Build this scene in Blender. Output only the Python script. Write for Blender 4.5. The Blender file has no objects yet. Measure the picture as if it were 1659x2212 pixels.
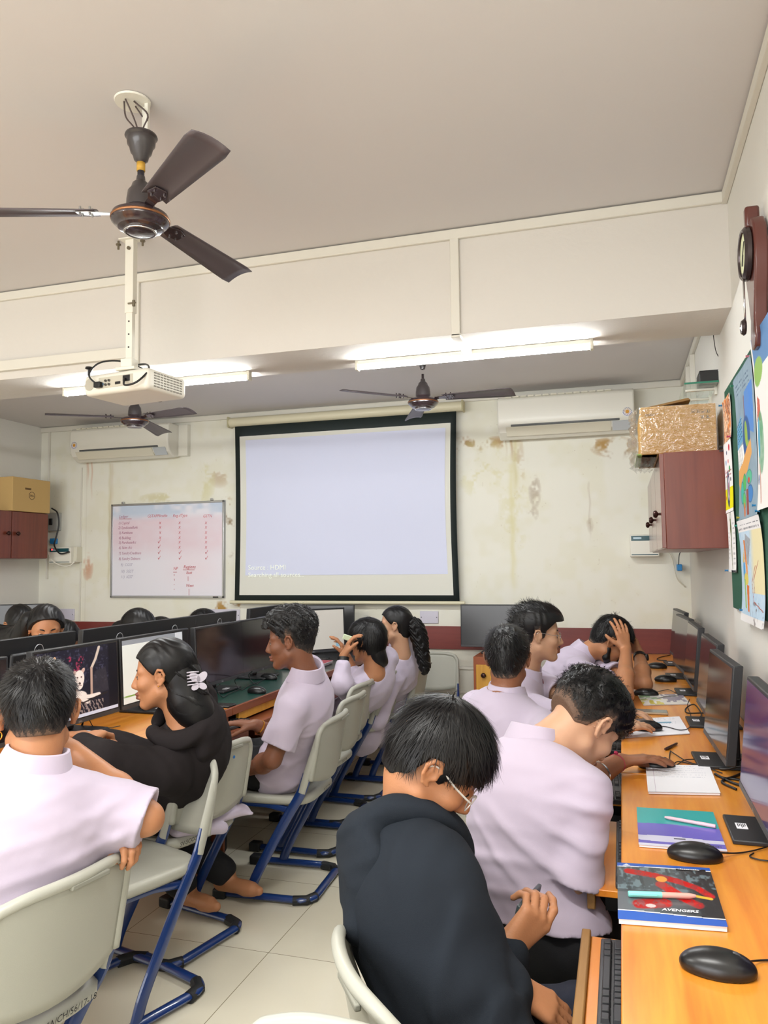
import bpy, math, random
import numpy as np
from mathutils import Matrix, Vector
random.seed(7); RNG = np.random.default_rng(7)
PI = math.pi
SC = bpy.context.scene
COL = SC.collection
# ------------------------------------------------------------ camera
H_CAM = 1.4
YAW, PITCH, ROLL, FPX = math.radians(17.048), math.radians(3.882), math.radians(-0.641), 1663.0
def cam_axes():
    cy, sy = math.cos(YAW), math.sin(YAW)
    fw = np.array([-sy*math.cos(PITCH), cy*math.cos(PITCH), math.sin(PITCH)])
    rt = np.array([cy, sy, 0.0]); up = np.cross(rt, fw)
    c, s = math.cos(ROLL), math.sin(ROLL)
    return c*rt+s*up, -s*rt+c*up, fw
CR, CU, CF = cam_axes()
cam = bpy.data.cameras.new('camera'); camo = bpy.data.objects.new('camera', cam); COL.objects.link(camo)
cam.sensor_fit = 'VERTICAL'; cam.sensor_height = 36.0; cam.lens = FPX/2212*36.0; cam.clip_start = 0.02
camo.matrix_world = Matrix(((CR[0], CU[0], -CF[0], 0), (CR[1], CU[1], -CF[1], 0), (CR[2], CU[2], -CF[2], H_CAM), (0, 0, 0, 1)))
SC.camera = camo
# ------------------------------------------------------------ view and world
SC.view_settings.view_transform = 'Standard'; SC.view_settings.look = 'None'
SC.view_settings.gamma = 1.0; SC.view_settings.exposure = 0.30
SC.view_settings.use_curve_mapping = False
W = bpy.data.worlds.new('world'); SC.world = W; W.use_nodes = True
W.node_tree.nodes['Background'].inputs[0].default_value = (0.9, 0.95, 1, 1)
W.node_tree.nodes['Background'].inputs[1].default_value = 0.6
TUBE_E = 115.0       # emission of the tube lamps
def area_lamp(name, loc, rot, sx, sy, power, col=(1, 1, 1)):
    l = bpy.data.lights.new(name, 'AREA'); l.shape = 'RECTANGLE'; l.size = sx; l.size_y = sy
    l.energy = power; l.color = col
    o = bpy.data.objects.new(name, l); COL.objects.link(o); o.location = loc; o.rotation_euler = rot
    return o
# added fill lamps out of view: one at the rear wall, two overhead
area_lamp('rear_fill_light', (-2.2, -2.85, 1.75), (math.radians(90), 0, math.radians(0)), 4.6, 1.6, 128, (0.97, 0.98, 1))
area_lamp('overhead_fill_left', (-2.9, 0.5, 2.78), (0, 0, 0), 1.3, 0.12, 46, (1, 0.99, 0.95))
area_lamp('overhead_fill_right', (-0.5, 0.6, 2.78), (0, 0, 0), 1.3, 0.12, 40, (1, 0.99, 0.95))
# ------------------------------------------------------------ helpers
def ray(px, py):
    return CF + CR*((px-829.5)/FPX) - CU*((py-1106)/FPX)
def AT(px, py, X=None, Y=None, Z=None):
    d = ray(px, py)
    t = X/d[0] if X is not None else Y/d[1] if Y is not None else (Z-H_CAM)/d[2]
    return d*t + np.array([0, 0, H_CAM])
def J(px, py, d):
    return ray(px, py)*d + np.array([0, 0, H_CAM])
def lin(h):
    h = h.lstrip('#'); v = [int(h[i:i+2], 16)/255 for i in (0, 2, 4)]
    return tuple((c/12.92 if c <= 0.04045 else ((c+0.055)/1.055)**2.4) for c in v)
def nrm(v):
    v = np.asarray(v, float); return v/max(1e-9, np.linalg.norm(v))
MATS = {}
def mat(name, col, rough=0.5, metal=0.0, spec=0.5, bump=0.0, bscale=80, var=0.0, vscale=6, coat=0.0, sheen=0.0, sss=0.0, emit=None, estr=0.0, aniso=None):
    if name in MATS: return MATS[name]
    if isinstance(col, str): col = lin(col)
    m = bpy.data.materials.new(name); m.use_nodes = True; nt = m.node_tree; b = nt.nodes['Principled BSDF']
    b.inputs['Base Color'].default_value = (*col, 1); b.inputs['Roughness'].default_value = rough
    b.inputs['Metallic'].default_value = metal; b.inputs['Specular IOR Level'].default_value = spec
    b.inputs['Coat Weight'].default_value = coat
    if sheen: b.inputs['Sheen Weight'].default_value = sheen
    if sss:
        b.inputs['Subsurface Weight'].default_value = sss; b.inputs['Subsurface Radius'].default_value = (0.012, 0.004, 0.002)
        b.inputs['Subsurface Scale'].default_value = 1.0
    if emit is not None:
        b.inputs['Emission Color'].default_value = (*(lin(emit) if isinstance(emit, str) else emit), 1); b.inputs['Emission Strength'].default_value = estr
    tc = nt.nodes.new('ShaderNodeTexCoord')
    if var:
        n = nt.nodes.new('ShaderNodeTexNoise'); n.inputs['Scale'].default_value = vscale; n.inputs['Detail'].default_value = 5
        r = nt.nodes.new('ShaderNodeMapRange'); r.inputs['To Min'].default_value = 1-var; r.inputs['To Max'].default_value = 1+var
        mx = nt.nodes.new('ShaderNodeVectorMath'); mx.operation = 'SCALE'; mx.inputs[0].default_value = col
        nt.links.new(tc.outputs['Object'], n.inputs['Vector']); nt.links.new(n.outputs['Fac'], r.inputs['Value'])
        nt.links.new(r.outputs['Result'], mx.inputs['Scale']); nt.links.new(mx.outputs[0], b.inputs['Base Color'])
    if bump:
        n = nt.nodes.new('ShaderNodeTexNoise'); n.inputs['Scale'].default_value = bscale; n.inputs['Detail'].default_value = 4
        bp = nt.nodes.new('ShaderNodeBump'); bp.inputs['Strength'].default_value = bump; bp.inputs['Distance'].default_value = 0.003
        nt.links.new(tc.outputs['Object'], n.inputs['Vector']); nt.links.new(n.outputs['Fac'], bp.inputs['Height']); nt.links.new(bp.outputs[0], b.inputs['Normal'])
    MATS[name] = m; return m
def wood(name, c1, c2, c3, axis='Y', scale=1.0, rough=0.35, coat=0.25):
    if name in MATS: return MATS[name]
    m = bpy.data.materials.new(name); m.use_nodes = True; nt = m.node_tree; b = nt.nodes['Principled BSDF']
    tc = nt.nodes.new('ShaderNodeTexCoord'); mp = nt.nodes.new('ShaderNodeMapping')
    s = {'X': (0.5, 7, 7), 'Y': (7, 0.5, 7), 'Z': (7, 7, 0.5)}[axis]
    mp.inputs['Scale'].default_value = tuple(k*scale for k in s)
    n = nt.nodes.new('ShaderNodeTexNoise'); n.inputs['Scale'].default_value = 1.3; n.inputs['Detail'].default_value = 2; n.inputs['Distortion'].default_value = 0.6
    mu = nt.nodes.new('ShaderNodeMath'); mu.operation = 'MULTIPLY'; mu.inputs[1].default_value = 9
    sn = nt.nodes.new('ShaderNodeMath'); sn.operation = 'SINE'
    n2 = nt.nodes.new('ShaderNodeTexNoise'); n2.inputs['Scale'].default_value = 12; n2.inputs['Detail'].default_value = 6
    ad = nt.nodes.new('ShaderNodeMath'); ad.operation = 'MULTIPLY_ADD'; ad.inputs[1].default_value = 0.25; 
    ad2 = nt.nodes.new('ShaderNodeMath'); ad2.operation = 'MULTIPLY_ADD'; ad2.inputs[1].default_value = 0.5
    cr = nt.nodes.new('ShaderNodeValToRGB'); e = cr.color_ramp.elements
    e[0].color = (*lin(c1), 1); e[0].position = 0.15; e[1].color = (*lin(c3), 1); e[1].position = 0.85
    k = e.new(0.5); k.color = (*lin(c2), 1)
    L = nt.links.new
    L(tc.outputs['Object'], mp.inputs[0]); L(mp.outputs[0], n.inputs['Vector']); L(mp.outputs[0], n2.inputs['Vector'])
    L(n.outputs['Fac'], mu.inputs[0]); L(mu.outputs[0], sn.inputs[0]); L(sn.outputs[0], ad.inputs[0]); L(n2.outputs['Fac'], ad2.inputs[0])
    ad.inputs[2].default_value = 0.25; L(ad.outputs[0], ad2.inputs[2]); L(ad2.outputs[0], cr.inputs[0]); L(cr.outputs[0], b.inputs['Base Color'])
    b.inputs['Roughness'].default_value = rough; b.inputs['Coat Weight'].default_value = coat; b.inputs['Coat Roughness'].default_value = 0.25
    MATS[name] = m; return m
def attr_mat(name, rough=0.6, emis=0.0, spec=0.3, coat=0.0):
    if name in MATS: return MATS[name]
    m = bpy.data.materials.new(name); m.use_nodes = True; nt = m.node_tree; b = nt.nodes['Principled BSDF']
    a = nt.nodes.new('ShaderNodeAttribute'); a.attribute_name = 'Col'
    nt.links.new(a.outputs['Color'], b.inputs['Base Color']); b.inputs['Roughness'].default_value = rough
    b.inputs['Specular IOR Level'].default_value = spec; b.inputs['Coat Weight'].default_value = coat
    if emis:
        nt.links.new(a.outputs['Color'], b.inputs['Emission Color']); b.inputs['Emission Strength'].default_value = emis
    MATS[name] = m; return m
class MB:
    def __init__(s): s.v = []; s.f = []
    def add(s, v, f):
        n = len(s.v); s.v += [tuple(map(float, p)) for p in v]; s.f += [tuple(n+i for i in q) for q in f]; return s
    def box(s, lo, hi, rot=None, piv=None):
        x0, y0, z0 = lo; x1, y1, z1 = hi
        v = np.array([(x, y, z) for x in (x0, x1) for y in (y0, y1) for z in (z0, z1)], float)
        if rot is not None:
            c = (v.min(0)+v.max(0))/2 if piv is None else np.array(piv); v = (v-c)@np.array(rot).T + c
        return s.add(v, [(0, 1, 3, 2), (4, 6, 7, 5), (0, 4, 5, 1), (2, 3, 7, 6), (0, 2, 6, 4), (1, 5, 7, 3)])
    def cyl(s, a, b, r1, r2=None, n=20):
        return s.tube([a, b], [r1, r1 if r2 is None else r2], n)
    def tube(s, pts, r, n=10, flat=1.0, up=None, closed=False, cap=True):
        P = [np.array(p, float) for p in pts]; m = len(P)
        if not hasattr(r, '__len__'): r = [r]*m
        u = None; rings = []
        for i in range(m):
            if closed: t = nrm(P[(i+1) % m]-P[i-1])
            else: t = nrm(P[min(i+1, m-1)]-P[max(i-1, 0)])
            if up is not None: u = np.array(up, float)-t*np.dot(up, t)
            elif u is None:
                a = np.array([0, 0, 1.]) if abs(t[2]) < 0.9 else np.array([1., 0, 0]); u = a-t*np.dot(a, t)
            else: u = u-t*np.dot(u, t)
            u = nrm(u); w = np.cross(t, u)
            rings.append([P[i]+(math.cos(k*2*PI/n)*u*r[i] + math.sin(k*2*PI/n)*w*r[i]*flat) for k in range(n)])
        v = [q for R_ in rings for q in R_]; f = []
        for i in range(m if closed else m-1):
            j = (i+1) % m
            for k in range(n): f.append((i*n+k, i*n+(k+1) % n, j*n+(k+1) % n, j*n+k))
        if cap and not closed: f.append(tuple(range(n))[::-1]); f.append(tuple((m-1)*n+k for k in range(n)))
        return s.add(v, f)
    def lathe(s, prof, c=(0, 0, 0), n=28, axis=(0, 0, 1)):
        ax = nrm(axis); a = np.array([1., 0, 0]) if abs(ax[0]) < 0.9 else np.array([0, 1., 0]); u = nrm(a-ax*np.dot(a, ax)); w = np.cross(ax, u); c = np.array(c, float)
        v = []; f = []; m = len(prof)
        for r, h in prof:
            for k in range(n): v.append(c+ax*h+(u*math.cos(2*PI*k/n)+w*math.sin(2*PI*k/n))*max(r, 1e-5))
        for i in range(m-1):
            for k in range(n): f.append((i*n+k, i*n+(k+1) % n, (i+1)*n+(k+1) % n, (i+1)*n+k))
        return s.add(v, f)
    def prism(s, poly, o, u, w, t):
        # polygon in the plane o + a*u + b*w, extruded by vector t
        o, u, w, t = (np.array(k, float) for k in (o, u, w, t)); n = len(poly)
        v = [o+a*u+b*w for a, b in poly]; v += [p+t for p in v]
        f = [tuple(range(n))[::-1], tuple(range(n, 2*n))]+[(i, (i+1) % n, n+(i+1) % n, n+i) for i in range(n)]
        return s.add(v, f)
    def grid(s, G, thick=None, nvec=None):
        G = np.asarray(G, float); a, b = G.shape[:2]; n = len(s.v)
        v = G.reshape(-1, 3); f = [(i*b+j, (i+1)*b+j, (i+1)*b+j+1, i*b+j+1) for i in range(a-1) for j in range(b-1)]
        return s.add(v, f)
def obj(name, mb, m, parent=None, smooth=False, bevel=0, world=True, solid=0, segs=2, auto=True):
    me = bpy.data.meshes.new(name); v = np.array(mb.v, float).reshape(-1, 3)
    if parent is not None and world:
        M = np.array(parent.matrix_basis.inverted())
        if parent.parent is not None: M = M@np.array(parent.parent.matrix_basis.inverted())
        v = v@M[:3, :3].T+M[:3, 3]
    me.from_pydata(v.tolist(), [], mb.f); me.update()
    ms = m if isinstance(m, (list, tuple)) else [m]
    for k in ms: me.materials.append(k)
    if smooth: me.polygons.foreach_set('use_smooth', [True]*len(me.polygons))
    o = bpy.data.objects.new(name, me); COL.objects.link(o)
    if parent is not None: o.parent = parent
    if solid:
        s_ = o.modifiers.new('solidify', 'SOLIDIFY'); s_.thickness = solid; s_.offset = 0
    if bevel:
        b = o.modifiers.new('bevel', 'BEVEL'); b.width = bevel; b.segments = segs; b.limit_method = 'ANGLE'; b.angle_limit = math.radians(40)
        b.harden_normals = False
        if auto: me.polygons.foreach_set('use_smooth', [True]*len(me.polygons)); 
    if (bevel and auto) or smooth == 'auto':
        try: me.set_sharp_from_angle(angle=math.radians(35))
        except Exception: pass
    return o
def tag(o, label=None, cat=None, group=None, kind=None):
    if label: o['label'] = label
    if cat: o['category'] = cat
    if group: o['group'] = group
    if kind: o['kind'] = kind
    return o
def thing(name, label, cat, loc=(0, 0, 0), rotz=0.0, group=None):
    o = bpy.data.objects.new(name, None); COL.objects.link(o); o.empty_display_size = 0.05
    o.location = tuple(map(float, loc)); o.rotation_euler = (0, 0, rotz); o.matrix_basis = Matrix.Translation(o.location) @ Matrix.Rotation(rotz, 4, 'Z')
    return tag(o, label, cat, group)
def struct(name, mb, m, label=None, **k):
    o = obj(name, mb, m, None, **k); o['kind'] = 'structure'
    o['label'] = label or name.replace('_', ' ')
    return o
def dup(root, loc, rotz, label=None, group=None):
    r = root.copy(); COL.objects.link(r); r.location = tuple(map(float, loc)); r.rotation_euler = (0, 0, rotz)
    if label: r['label'] = label
    if group: r['group'] = group
    for ch in list(root.children):
        c = ch.copy(); COL.objects.link(c); c.parent = r
        for g in list(ch.children):
            d = g.copy(); COL.objects.link(d); d.parent = c
    return r
def text(name, s, size, m, o, u, w, parent=None, depth=0.0006, shear=0.0, align='LEFT', world=True, squeeze=1.0, weight=0.0):
    """lettering as a real thin mesh in the plane o + a*u + b*w"""
    cu = bpy.data.curves.new(name, 'FONT'); cu.body = s; cu.size = size; cu.shear = shear; cu.align_x = align; cu.resolution_u = 2
    if weight: cu.offset = weight
    t = bpy.data.objects.new('tmp', cu); COL.objects.link(t)
    me = t.to_mesh(); V = np.empty(len(me.vertices)*3); me.vertices.foreach_get('co', V); V = V.reshape(-1, 3)
    F = [tuple(p.vertices) for p in me.polygons]; t.to_mesh_clear(); bpy.data.objects.remove(t); bpy.data.curves.remove(cu)
    if not len(V): return None
    u, w = nrm(u), nrm(w); n = np.cross(u, w)
    b = MB(); b.v = [tuple(np.array(o)+u*p[0]*squeeze+w*p[1]+n*depth) for p in V]; b.f = F
    return obj(name, b, m, parent, world=world)
def panel(name, fn, nx, ny, o, u, w, m, parent=None, curve=None, world=True):
    """flat sheet in o + a*u + b*w (a,b in 0..1); colours of the printed or drawn sheet come from fn(A,B) -> (…,3) linear"""
    a = np.linspace(0, 1, nx+1); b = np.linspace(0, 1, ny+1); A, B = np.meshgrid(a, b)
    o, u, w = (np.array(k, float) for k in (o, u, w)); V = o+A[..., None]*u+B[..., None]*w
    if curve is not None: V = V+curve(A, B)
    i = np.arange(ny)[:, None]*(nx+1)+np.arange(nx)[None]
    F = np.stack([i, i+1, i+nx+2, i+nx+1], -1).reshape(-1, 4)
    me = bpy.data.meshes.new(name); V = V.reshape(-1, 3)
    if parent is not None and world:
        M = np.array(parent.matrix_basis.inverted())
        if parent.parent is not None: M = M@np.array(parent.parent.matrix_basis.inverted())
        V = V@M[:3, :3].T+M[:3, 3]
    me.from_pydata(V.tolist(), [], F.tolist()); me.update(); me.materials.append(m)
    ca, cb = np.meshgrid((a[:-1]+a[1:])/2, (b[:-1]+b[1:])/2); C = fn(ca, cb).reshape(-1, 3)
    at = me.color_attributes.new('Col', 'FLOAT_COLOR', 'CORNER')
    C4 = np.concatenate([C, np.ones((len(C), 1))], 1); at.data.foreach_set('color', np.repeat(C4, 4, 0).astype(np.float32).ravel())
    ob = bpy.data.objects.new(name, me); COL.objects.link(ob)
    if parent is not None: ob.parent = parent
    return ob
def rotm(axis, ang):
    return np.array(Matrix.Rotation(ang, 3, axis if isinstance(axis, str) else Vector(axis)))
def smoothpath(pts, n=8):
    P = [np.array(p, float) for p in pts]; P = [2*P[0]-P[1]]+P+[2*P[-1]-P[-2]]; out = []
    for i in range(1, len(P)-2):
        for k in range(n):
            t = k/n; a, b, c, d = P[i-1:i+3]
            out.append(0.5*((2*b)+(c-a)*t+(2*a-5*b+4*c-d)*t*t+(3*b-a-3*c+d)*t**3))
    out.append(P[-2]); return out
def hashn(x, y=0.0, s=0.0):
    v = np.sin(x*127.1+y*311.7+s*74.7)*43758.5453; return v-np.floor(v)
def vnoise(x, y, s=0.0):
    xi, yi = np.floor(x), np.floor(y); fx, fy = x-xi, y-yi; fx = fx*fx*(3-2*fx); fy = fy*fy*(3-2*fy)
    return (hashn(xi, yi, s)*(1-fx)+hashn(xi+1, yi, s)*fx)*(1-fy)+(hashn(xi, yi+1, s)*(1-fx)+hashn(xi+1, yi+1, s)*fx)*fy
# ------------------------------------------------------------ distance-field body modelling
def q_len(v): return np.sqrt(np.einsum('ij,ij->i', v, v))
class Field:
    """a list of blended tapered limbs and ellipsoids, turned into one continuous mesh"""
    def __init__(s): s.p = []; s.post = []
    def rc(s, a, b, r1, r2=None, k=0.02, flat=None, fs=1.0, op='u'):
        a, b = np.array(a, float), np.array(b, float); r2 = r1 if r2 is None else r2
        ba = b-a; l2 = max(1e-12, ba@ba); ax = None if flat is None else nrm(flat)
        def fn(P):
            v = P-a; t = np.clip((v@ba)/l2, 0, 1); v = v-t[:, None]*ba
            if ax is not None: v = v+(v@ax)[:, None]*(fs-1)*ax
            return q_len(v)-(r1+(r2-r1)*t)
        s.p.append((fn, (a+b)/2, math.sqrt(l2)/2+max(r1, r2), k, op)); return s
    def el(s, c, r, R=None, k=0.02, op='u'):
        c = np.array(c, float); r = np.array([r]*3 if not hasattr(r, '__len__') else r, float); R = np.eye(3) if R is None else np.array(R)
        def fn(P):
            q = (P-c)@R; k0 = q_len(q/r); k1 = q_len(q/(r*r)); return k0*(k0-1)/np.maximum(k1, 1e-9)
        s.p.append((fn, c, max(r), k, op)); return s
    def fn(s, f, c, R, k=.02, op='u'): s.p.append((f, np.array(c, float), R, k, op)); return s
    def chain(s, pts, rs, k=0.02, **kw):
        for i in range(len(pts)-1): s.rc(pts[i], pts[i+1], rs[i], rs[i+1], k, **kw)
        return s
    def ev(s, P, near=True):
        d = np.full(len(P), 1e3)
        for fn, c, R, k, op in s.p:
            if near:
                q = P-c; m = np.einsum('ij,ij->i', q, q) < (R+0.045+k)**2
                if not m.any(): continue
                Q = P[m]; e = fn(Q); dm = d[m]
            else: m = slice(None); Q = P; e = fn(P); dm = d
            if op == 'u': h = np.maximum(k-np.abs(dm-e), 0)/k; r = np.minimum(dm, e)-h*h*k/4
            elif op == 's': e = -e; h = np.maximum(k-np.abs(dm-e), 0)/k; r = np.maximum(dm, e)+h*h*k/4
            d[m] = r
        for fn in s.post: d = fn(P, d)
        return d
    def bbox(s):
        lo = np.min([c-R for _, c, R, _, op in s.p if op == 'u'], 0)-0.05; hi = np.max([c+R for _, c, R, _, op in s.p if op == 'u'], 0)+0.05; return lo, hi
def surfnet(F, h, lo=None, hi=None, slack=1.35):
    """naive surface nets on sparse blocks of 4x4x4 cells"""
    l, g = F.bbox(); lo = l if lo is None else np.array(lo, float); hi = g if hi is None else np.array(hi, float)
    B = 4; n0 = np.ceil((hi-lo)/(h*B*4)).astype(int)
    I = np.stack(np.meshgrid(*[np.arange(k) for k in n0], indexing='ij'), -1).reshape(-1, 3)
    c = lo+(I+0.5)*h*B*4; d = F.ev(c, False); I = I[np.abs(d) < 0.87*h*B*4*slack+0.02]
    s = np.stack(np.meshgrid(*[np.arange(4)]*3, indexing='ij'), -1).reshape(-1, 3)
    I = (I[:, None]*4+s[None]).reshape(-1, 3); c = lo+(I+0.5)*h*B; d = F.ev(c, False); I = I[np.abs(d) < 0.87*h*B*slack+0.006]
    if not len(I): return np.zeros((0, 3)), np.zeros((0, 4), int)
    o = np.stack(np.meshgrid(*[np.arange(B+1)]*3, indexing='ij'), -1).reshape(-1, 3)
    nb = len(I); P = (lo+((I[:, None]*B+o[None])*h)).reshape(-1, 3)
    D = np.empty(len(P))
    for i in range(0, len(P), 400000): D[i:i+400000] = F.ev(P[i:i+400000])
    D = D.reshape(nb, B+1, B+1, B+1); S = D < 0
    N = (n0*B*4+2).astype(np.int64)
    cor = [(a, b_, c_) for a in (0, 1) for b_ in (0, 1) for c_ in (0, 1)]
    sl = lambda a: slice(a, a+B)
    cs = [S[:, sl(a), sl(b_), sl(c_)] for a, b_, c_ in cor]; cnt = sum(x.astype(np.int8) for x in cs)
    bi, ci, cj, ck = np.nonzero((cnt > 0) & (cnt < 8))
    vals = np.stack([D[bi, ci+a, cj+b_, ck+c_] for a, b_, c_ in cor], 1)
    acc = np.zeros((len(bi), 3)); wt = np.zeros(len(bi))
    for x in range(8):
        for ax in range(3):
            if cor[x][ax] == 0:
                y = x | (4 >> ax); A, Bv = vals[:, x], vals[:, y]; m = (A < 0) != (Bv < 0)
                t = np.where(m, A/np.where(m, A-Bv, 1), 0); p = np.array(cor[x], float)[None]+t[:, None]*np.eye(3)[ax]
                acc += p*m[:, None]; wt += m
    cell = I[bi]*B+np.stack([ci, cj, ck], 1); V = lo+(cell+acc/wt[:, None])*h
    key = (cell[:, 0]*N[1]+cell[:, 1])*N[2]+cell[:, 2]; od = np.argsort(key); ks = key[od]
    Fs = []
    for ax in range(3):
        e = np.eye(3, dtype=int)[ax]
        A = S[:, :B, :B, :B]; Bv = S[:, e[0]:e[0]+B, e[1]:e[1]+B, e[2]:e[2]+B]
        bi, ci, cj, ck = np.nonzero(A != Bv); ins = A[bi, ci, cj, ck]
        p = I[bi]*B+np.stack([ci, cj, ck], 1); u = np.eye(3, dtype=int)[(ax+1) % 3]; w = np.eye(3, dtype=int)[(ax+2) % 3]
        q = []; ok = np.ones(len(p), bool)
        for dd in (0*u, -u, -u-w, -w):
            cc = p+dd; k_ = (cc[:, 0]*N[1]+cc[:, 1])*N[2]+cc[:, 2]; j = np.minimum(np.searchsorted(ks, k_), len(ks)-1); ok &= ks[j] == k_; q.append(od[j])
        q = np.stack(q, 1)[ok]; ins = ins[ok]; Fs.append(np.where(ins[:, None], q, q[:, ::-1]))
    return V, np.concatenate(Fs)
def npmesh(name, V, F, m, parent=None, smooth=True, matidx=None):
    me = bpy.data.meshes.new(name)
    if parent is not None: V = V-np.array(parent.location)
    F = np.asarray(F); me.vertices.add(len(V)); me.vertices.foreach_set('co', np.ascontiguousarray(V, np.float32).ravel())
    k = F.shape[1]; me.loops.add(F.size); me.loops.foreach_set('vertex_index', F.astype(np.int32).ravel())
    me.polygons.add(len(F)); me.polygons.foreach_set('loop_start', np.arange(0, F.size, k, dtype=np.int32))
    for q in (m if isinstance(m, (list, tuple)) else [m]): me.materials.append(q)
    if matidx is not None: me.polygons.foreach_set('material_index', matidx.astype(np.int32))
    me.update(calc_edges=True); me.validate()
    if smooth: me.polygons.foreach_set('use_smooth', np.ones(len(me.polygons), bool))
    o = bpy.data.objects.new(name, me); COL.objects.link(o)
    if parent is not None: o.parent = parent
    return o
def folds(P, dirs, amp, seed=0):
    """thin soft cloth ridges running across the given directions, broken up irregularly"""
    r = np.random.default_rng(seed); w = np.zeros(len(P)); M = r.normal(size=(3, 8))*5.5; ph = r.uniform(0, 6, 8); S_ = np.sin(P@M+ph)
    for i, d in enumerate(dirs):
        a = P@np.array(d)+1.5*S_[:, i % 8]+.8*S_[:, (i+3) % 8]; rd = (.5+.5*np.cos(a))**2.5
        w += rd*np.clip(.25+S_[:, (i+5) % 8]*S_[:, (i+2) % 8]*1.6, 0, 1)
    return amp*w
# ------------------------------------------------------------ materials of the place
WALL = mat('wall_paint', '#e4e2da', rough=0.85, bump=0.25, bscale=35, var=0.02, vscale=1.5)
WALLN = mat('beam_paint', '#d9d4cc', rough=0.85, bump=0.35, bscale=45, var=0.02, vscale=2)
CEIL = mat('ceiling_paint', '#d6d2d0', rough=0.9, bump=0.25, bscale=18, var=0.015, vscale=1.2)
TRIM = mat('painted_trim', '#dedace', rough=0.7, bump=0.1, bscale=60)
BAND = wood('red_brown_laminate', '#6e2a26', '#7b332c', '#84392f', axis='X', rough=0.45)
DESKW = wood('orange_wood_laminate', '#e89a36', '#d98228', '#b9631c', axis='Y', scale=1.1, rough=0.3, coat=0.4)
DESKD = wood('brown_wood_laminate', '#8a4a2c', '#7c3f26', '#a5603a', axis='Y', rough=0.35)
CABW = wood('mahogany_laminate', '#7a3a28', '#6b2f22', '#8a4630', axis='Z', scale=0.8, rough=0.35)
CABF = wood('cabinet_front_laminate', '#7d4437', '#754036', '#874d3e', axis='Z', scale=0.8, rough=0.22, coat=0.6)
EDGEW = wood('raw_wood_edge', '#8a6434', '#9c7440', '#5e4222', axis='Y', scale=2, rough=0.6, coat=0)
YELW = wood('yellow_wood', '#d9a13a', '#c98f30', '#e0ac48', axis='Z', rough=0.4)
GREEN = mat('dark_green_laminate', '#173f36', rough=0.3, coat=0.3, var=0.05, vscale=3)
BLK = mat('black_plastic', '#141416', rough=0.4)
CHAIRG = mat('light_grey_plastic', '#aeaea3', rough=0.38, bump=0.08, bscale=500, spec=0.5)
BLUE = mat('blue_enamel_steel', '#12336f', rough=0.28, coat=0.5, spec=0.6)
RUB = mat('black_rubber', '#15171a', rough=0.6)
MONB = mat('monitor_black', '#232427', rough=0.45); MONE = mat('monitor_edge_grey', '#3c3d40', rough=0.4)
GLASSB = mat('black_screen_glass', (0.012, 0.011, 0.014), rough=0.13, spec=0.9)
MATTE_SCR = mat('grey_matte_screen', (0.018, 0.018, 0.020), rough=0.28, spec=0.7)
KEYM = mat('key_plastic', '#26272a', rough=0.5); KEYB = mat('keyboard_body', '#3a3b3d', rough=0.5)
WHITEP = mat('white_plastic', '#e6e3d6', rough=0.35); OFFW = mat('cream_plastic', '#dcd8c6', rough=0.4)
SW = mat('switch_plate', '#cfcbd8', rough=0.3); METAL = mat('aluminium', '#b9bbbd', rough=0.3, metal=1.0)
PAPER = mat('white_paper', '#eeedf2', rough=0.8); INK = mat('pencil_ink', '#8f93a6', rough=0.8); BLACKINK = mat('black_marker', '#24242a', rough=0.8)
FANB = mat('dark_brown_enamel', '#33272a', rough=0.25, coat=0.6); FANG = mat('grey_brown_blade', '#5d5558', rough=0.4, metal=0.3); CHROME = mat('chrome', '#d8d8d8', rough=0.12, metal=1.0)
# ------------------------------------------------------------ room shell
XR, XL, YB, YF = 0.46, -5.07, 5.8, -3.0
ZF, ZB, YB1, YB2, ZU = 2.91, 2.69, 3.34, 3.735, 2.424
def tiles():
    m = bpy.data.materials.new('floor_tiles'); m.use_nodes = True; nt = m.node_tree; b = nt.nodes['Principled BSDF']; L = nt.links.new
    tc = nt.nodes.new('ShaderNodeTexCoord'); mp = nt.nodes.new('ShaderNodeMapping'); mp.inputs['Location'].default_value = (1.265+0.6*4, -2.637+0.6*8, 0)
    br = nt.nodes.new('ShaderNodeTexBrick'); br.offset = 0; br.inputs['Scale'].default_value = 1.0
    br.inputs['Mortar Size'].default_value = 0.0016; br.inputs['Brick Width'].default_value = 0.6; br.inputs['Row Height'].default_value = 0.6; br.inputs['Mortar Smooth'].default_value = 0.3
    br.inputs['Color1'].default_value = (*lin('#dfd9c4'), 1); br.inputs['Color2'].default_value = (*lin('#e2dcc8'), 1); br.inputs['Mortar'].default_value = (*lin('#8a8068'), 1)
    n = nt.nodes.new('ShaderNodeTexNoise'); n.inputs['Scale'].default_value = 2.2; n.inputs['Detail'].default_value = 8
    mx = nt.nodes.new('ShaderNodeMix'); mx.data_type = 'RGBA'; mx.blend_type = 'MULTIPLY'; mx.inputs[0].default_value = 0.12
    L(tc.outputs['Object'], mp.inputs[0]); L(mp.outputs[0], br.inputs['Vector']); L(tc.outputs['Object'], n.inputs['Vector'])
    L(br.outputs['Color'], mx.inputs[6]); L(n.outputs['Fac'], mx.inputs[7]); L(mx.outputs[2], b.inputs['Base Color'])
    b.inputs['Roughness'].default_value = 0.16; b.inputs['Specular IOR Level'].default_value = 0.5
    return m
b = MB(); b.box((XL-.1, YF-.1, -.1), (XR+.1, YB+.1, 0)); struct('floor', b, tiles(), 'large cream vitrified floor tiles')
b = MB(); b.box((XL-.1, YF-.1, ZF), (XR+.1, YB1+.02, ZF+.1)); b.box((XL-.1, YB2-.02, ZB), (XR+.1, YB+.1, ZB+.1)); struct('ceiling', b, CEIL, 'off-white painted ceiling in two bays')
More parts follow.
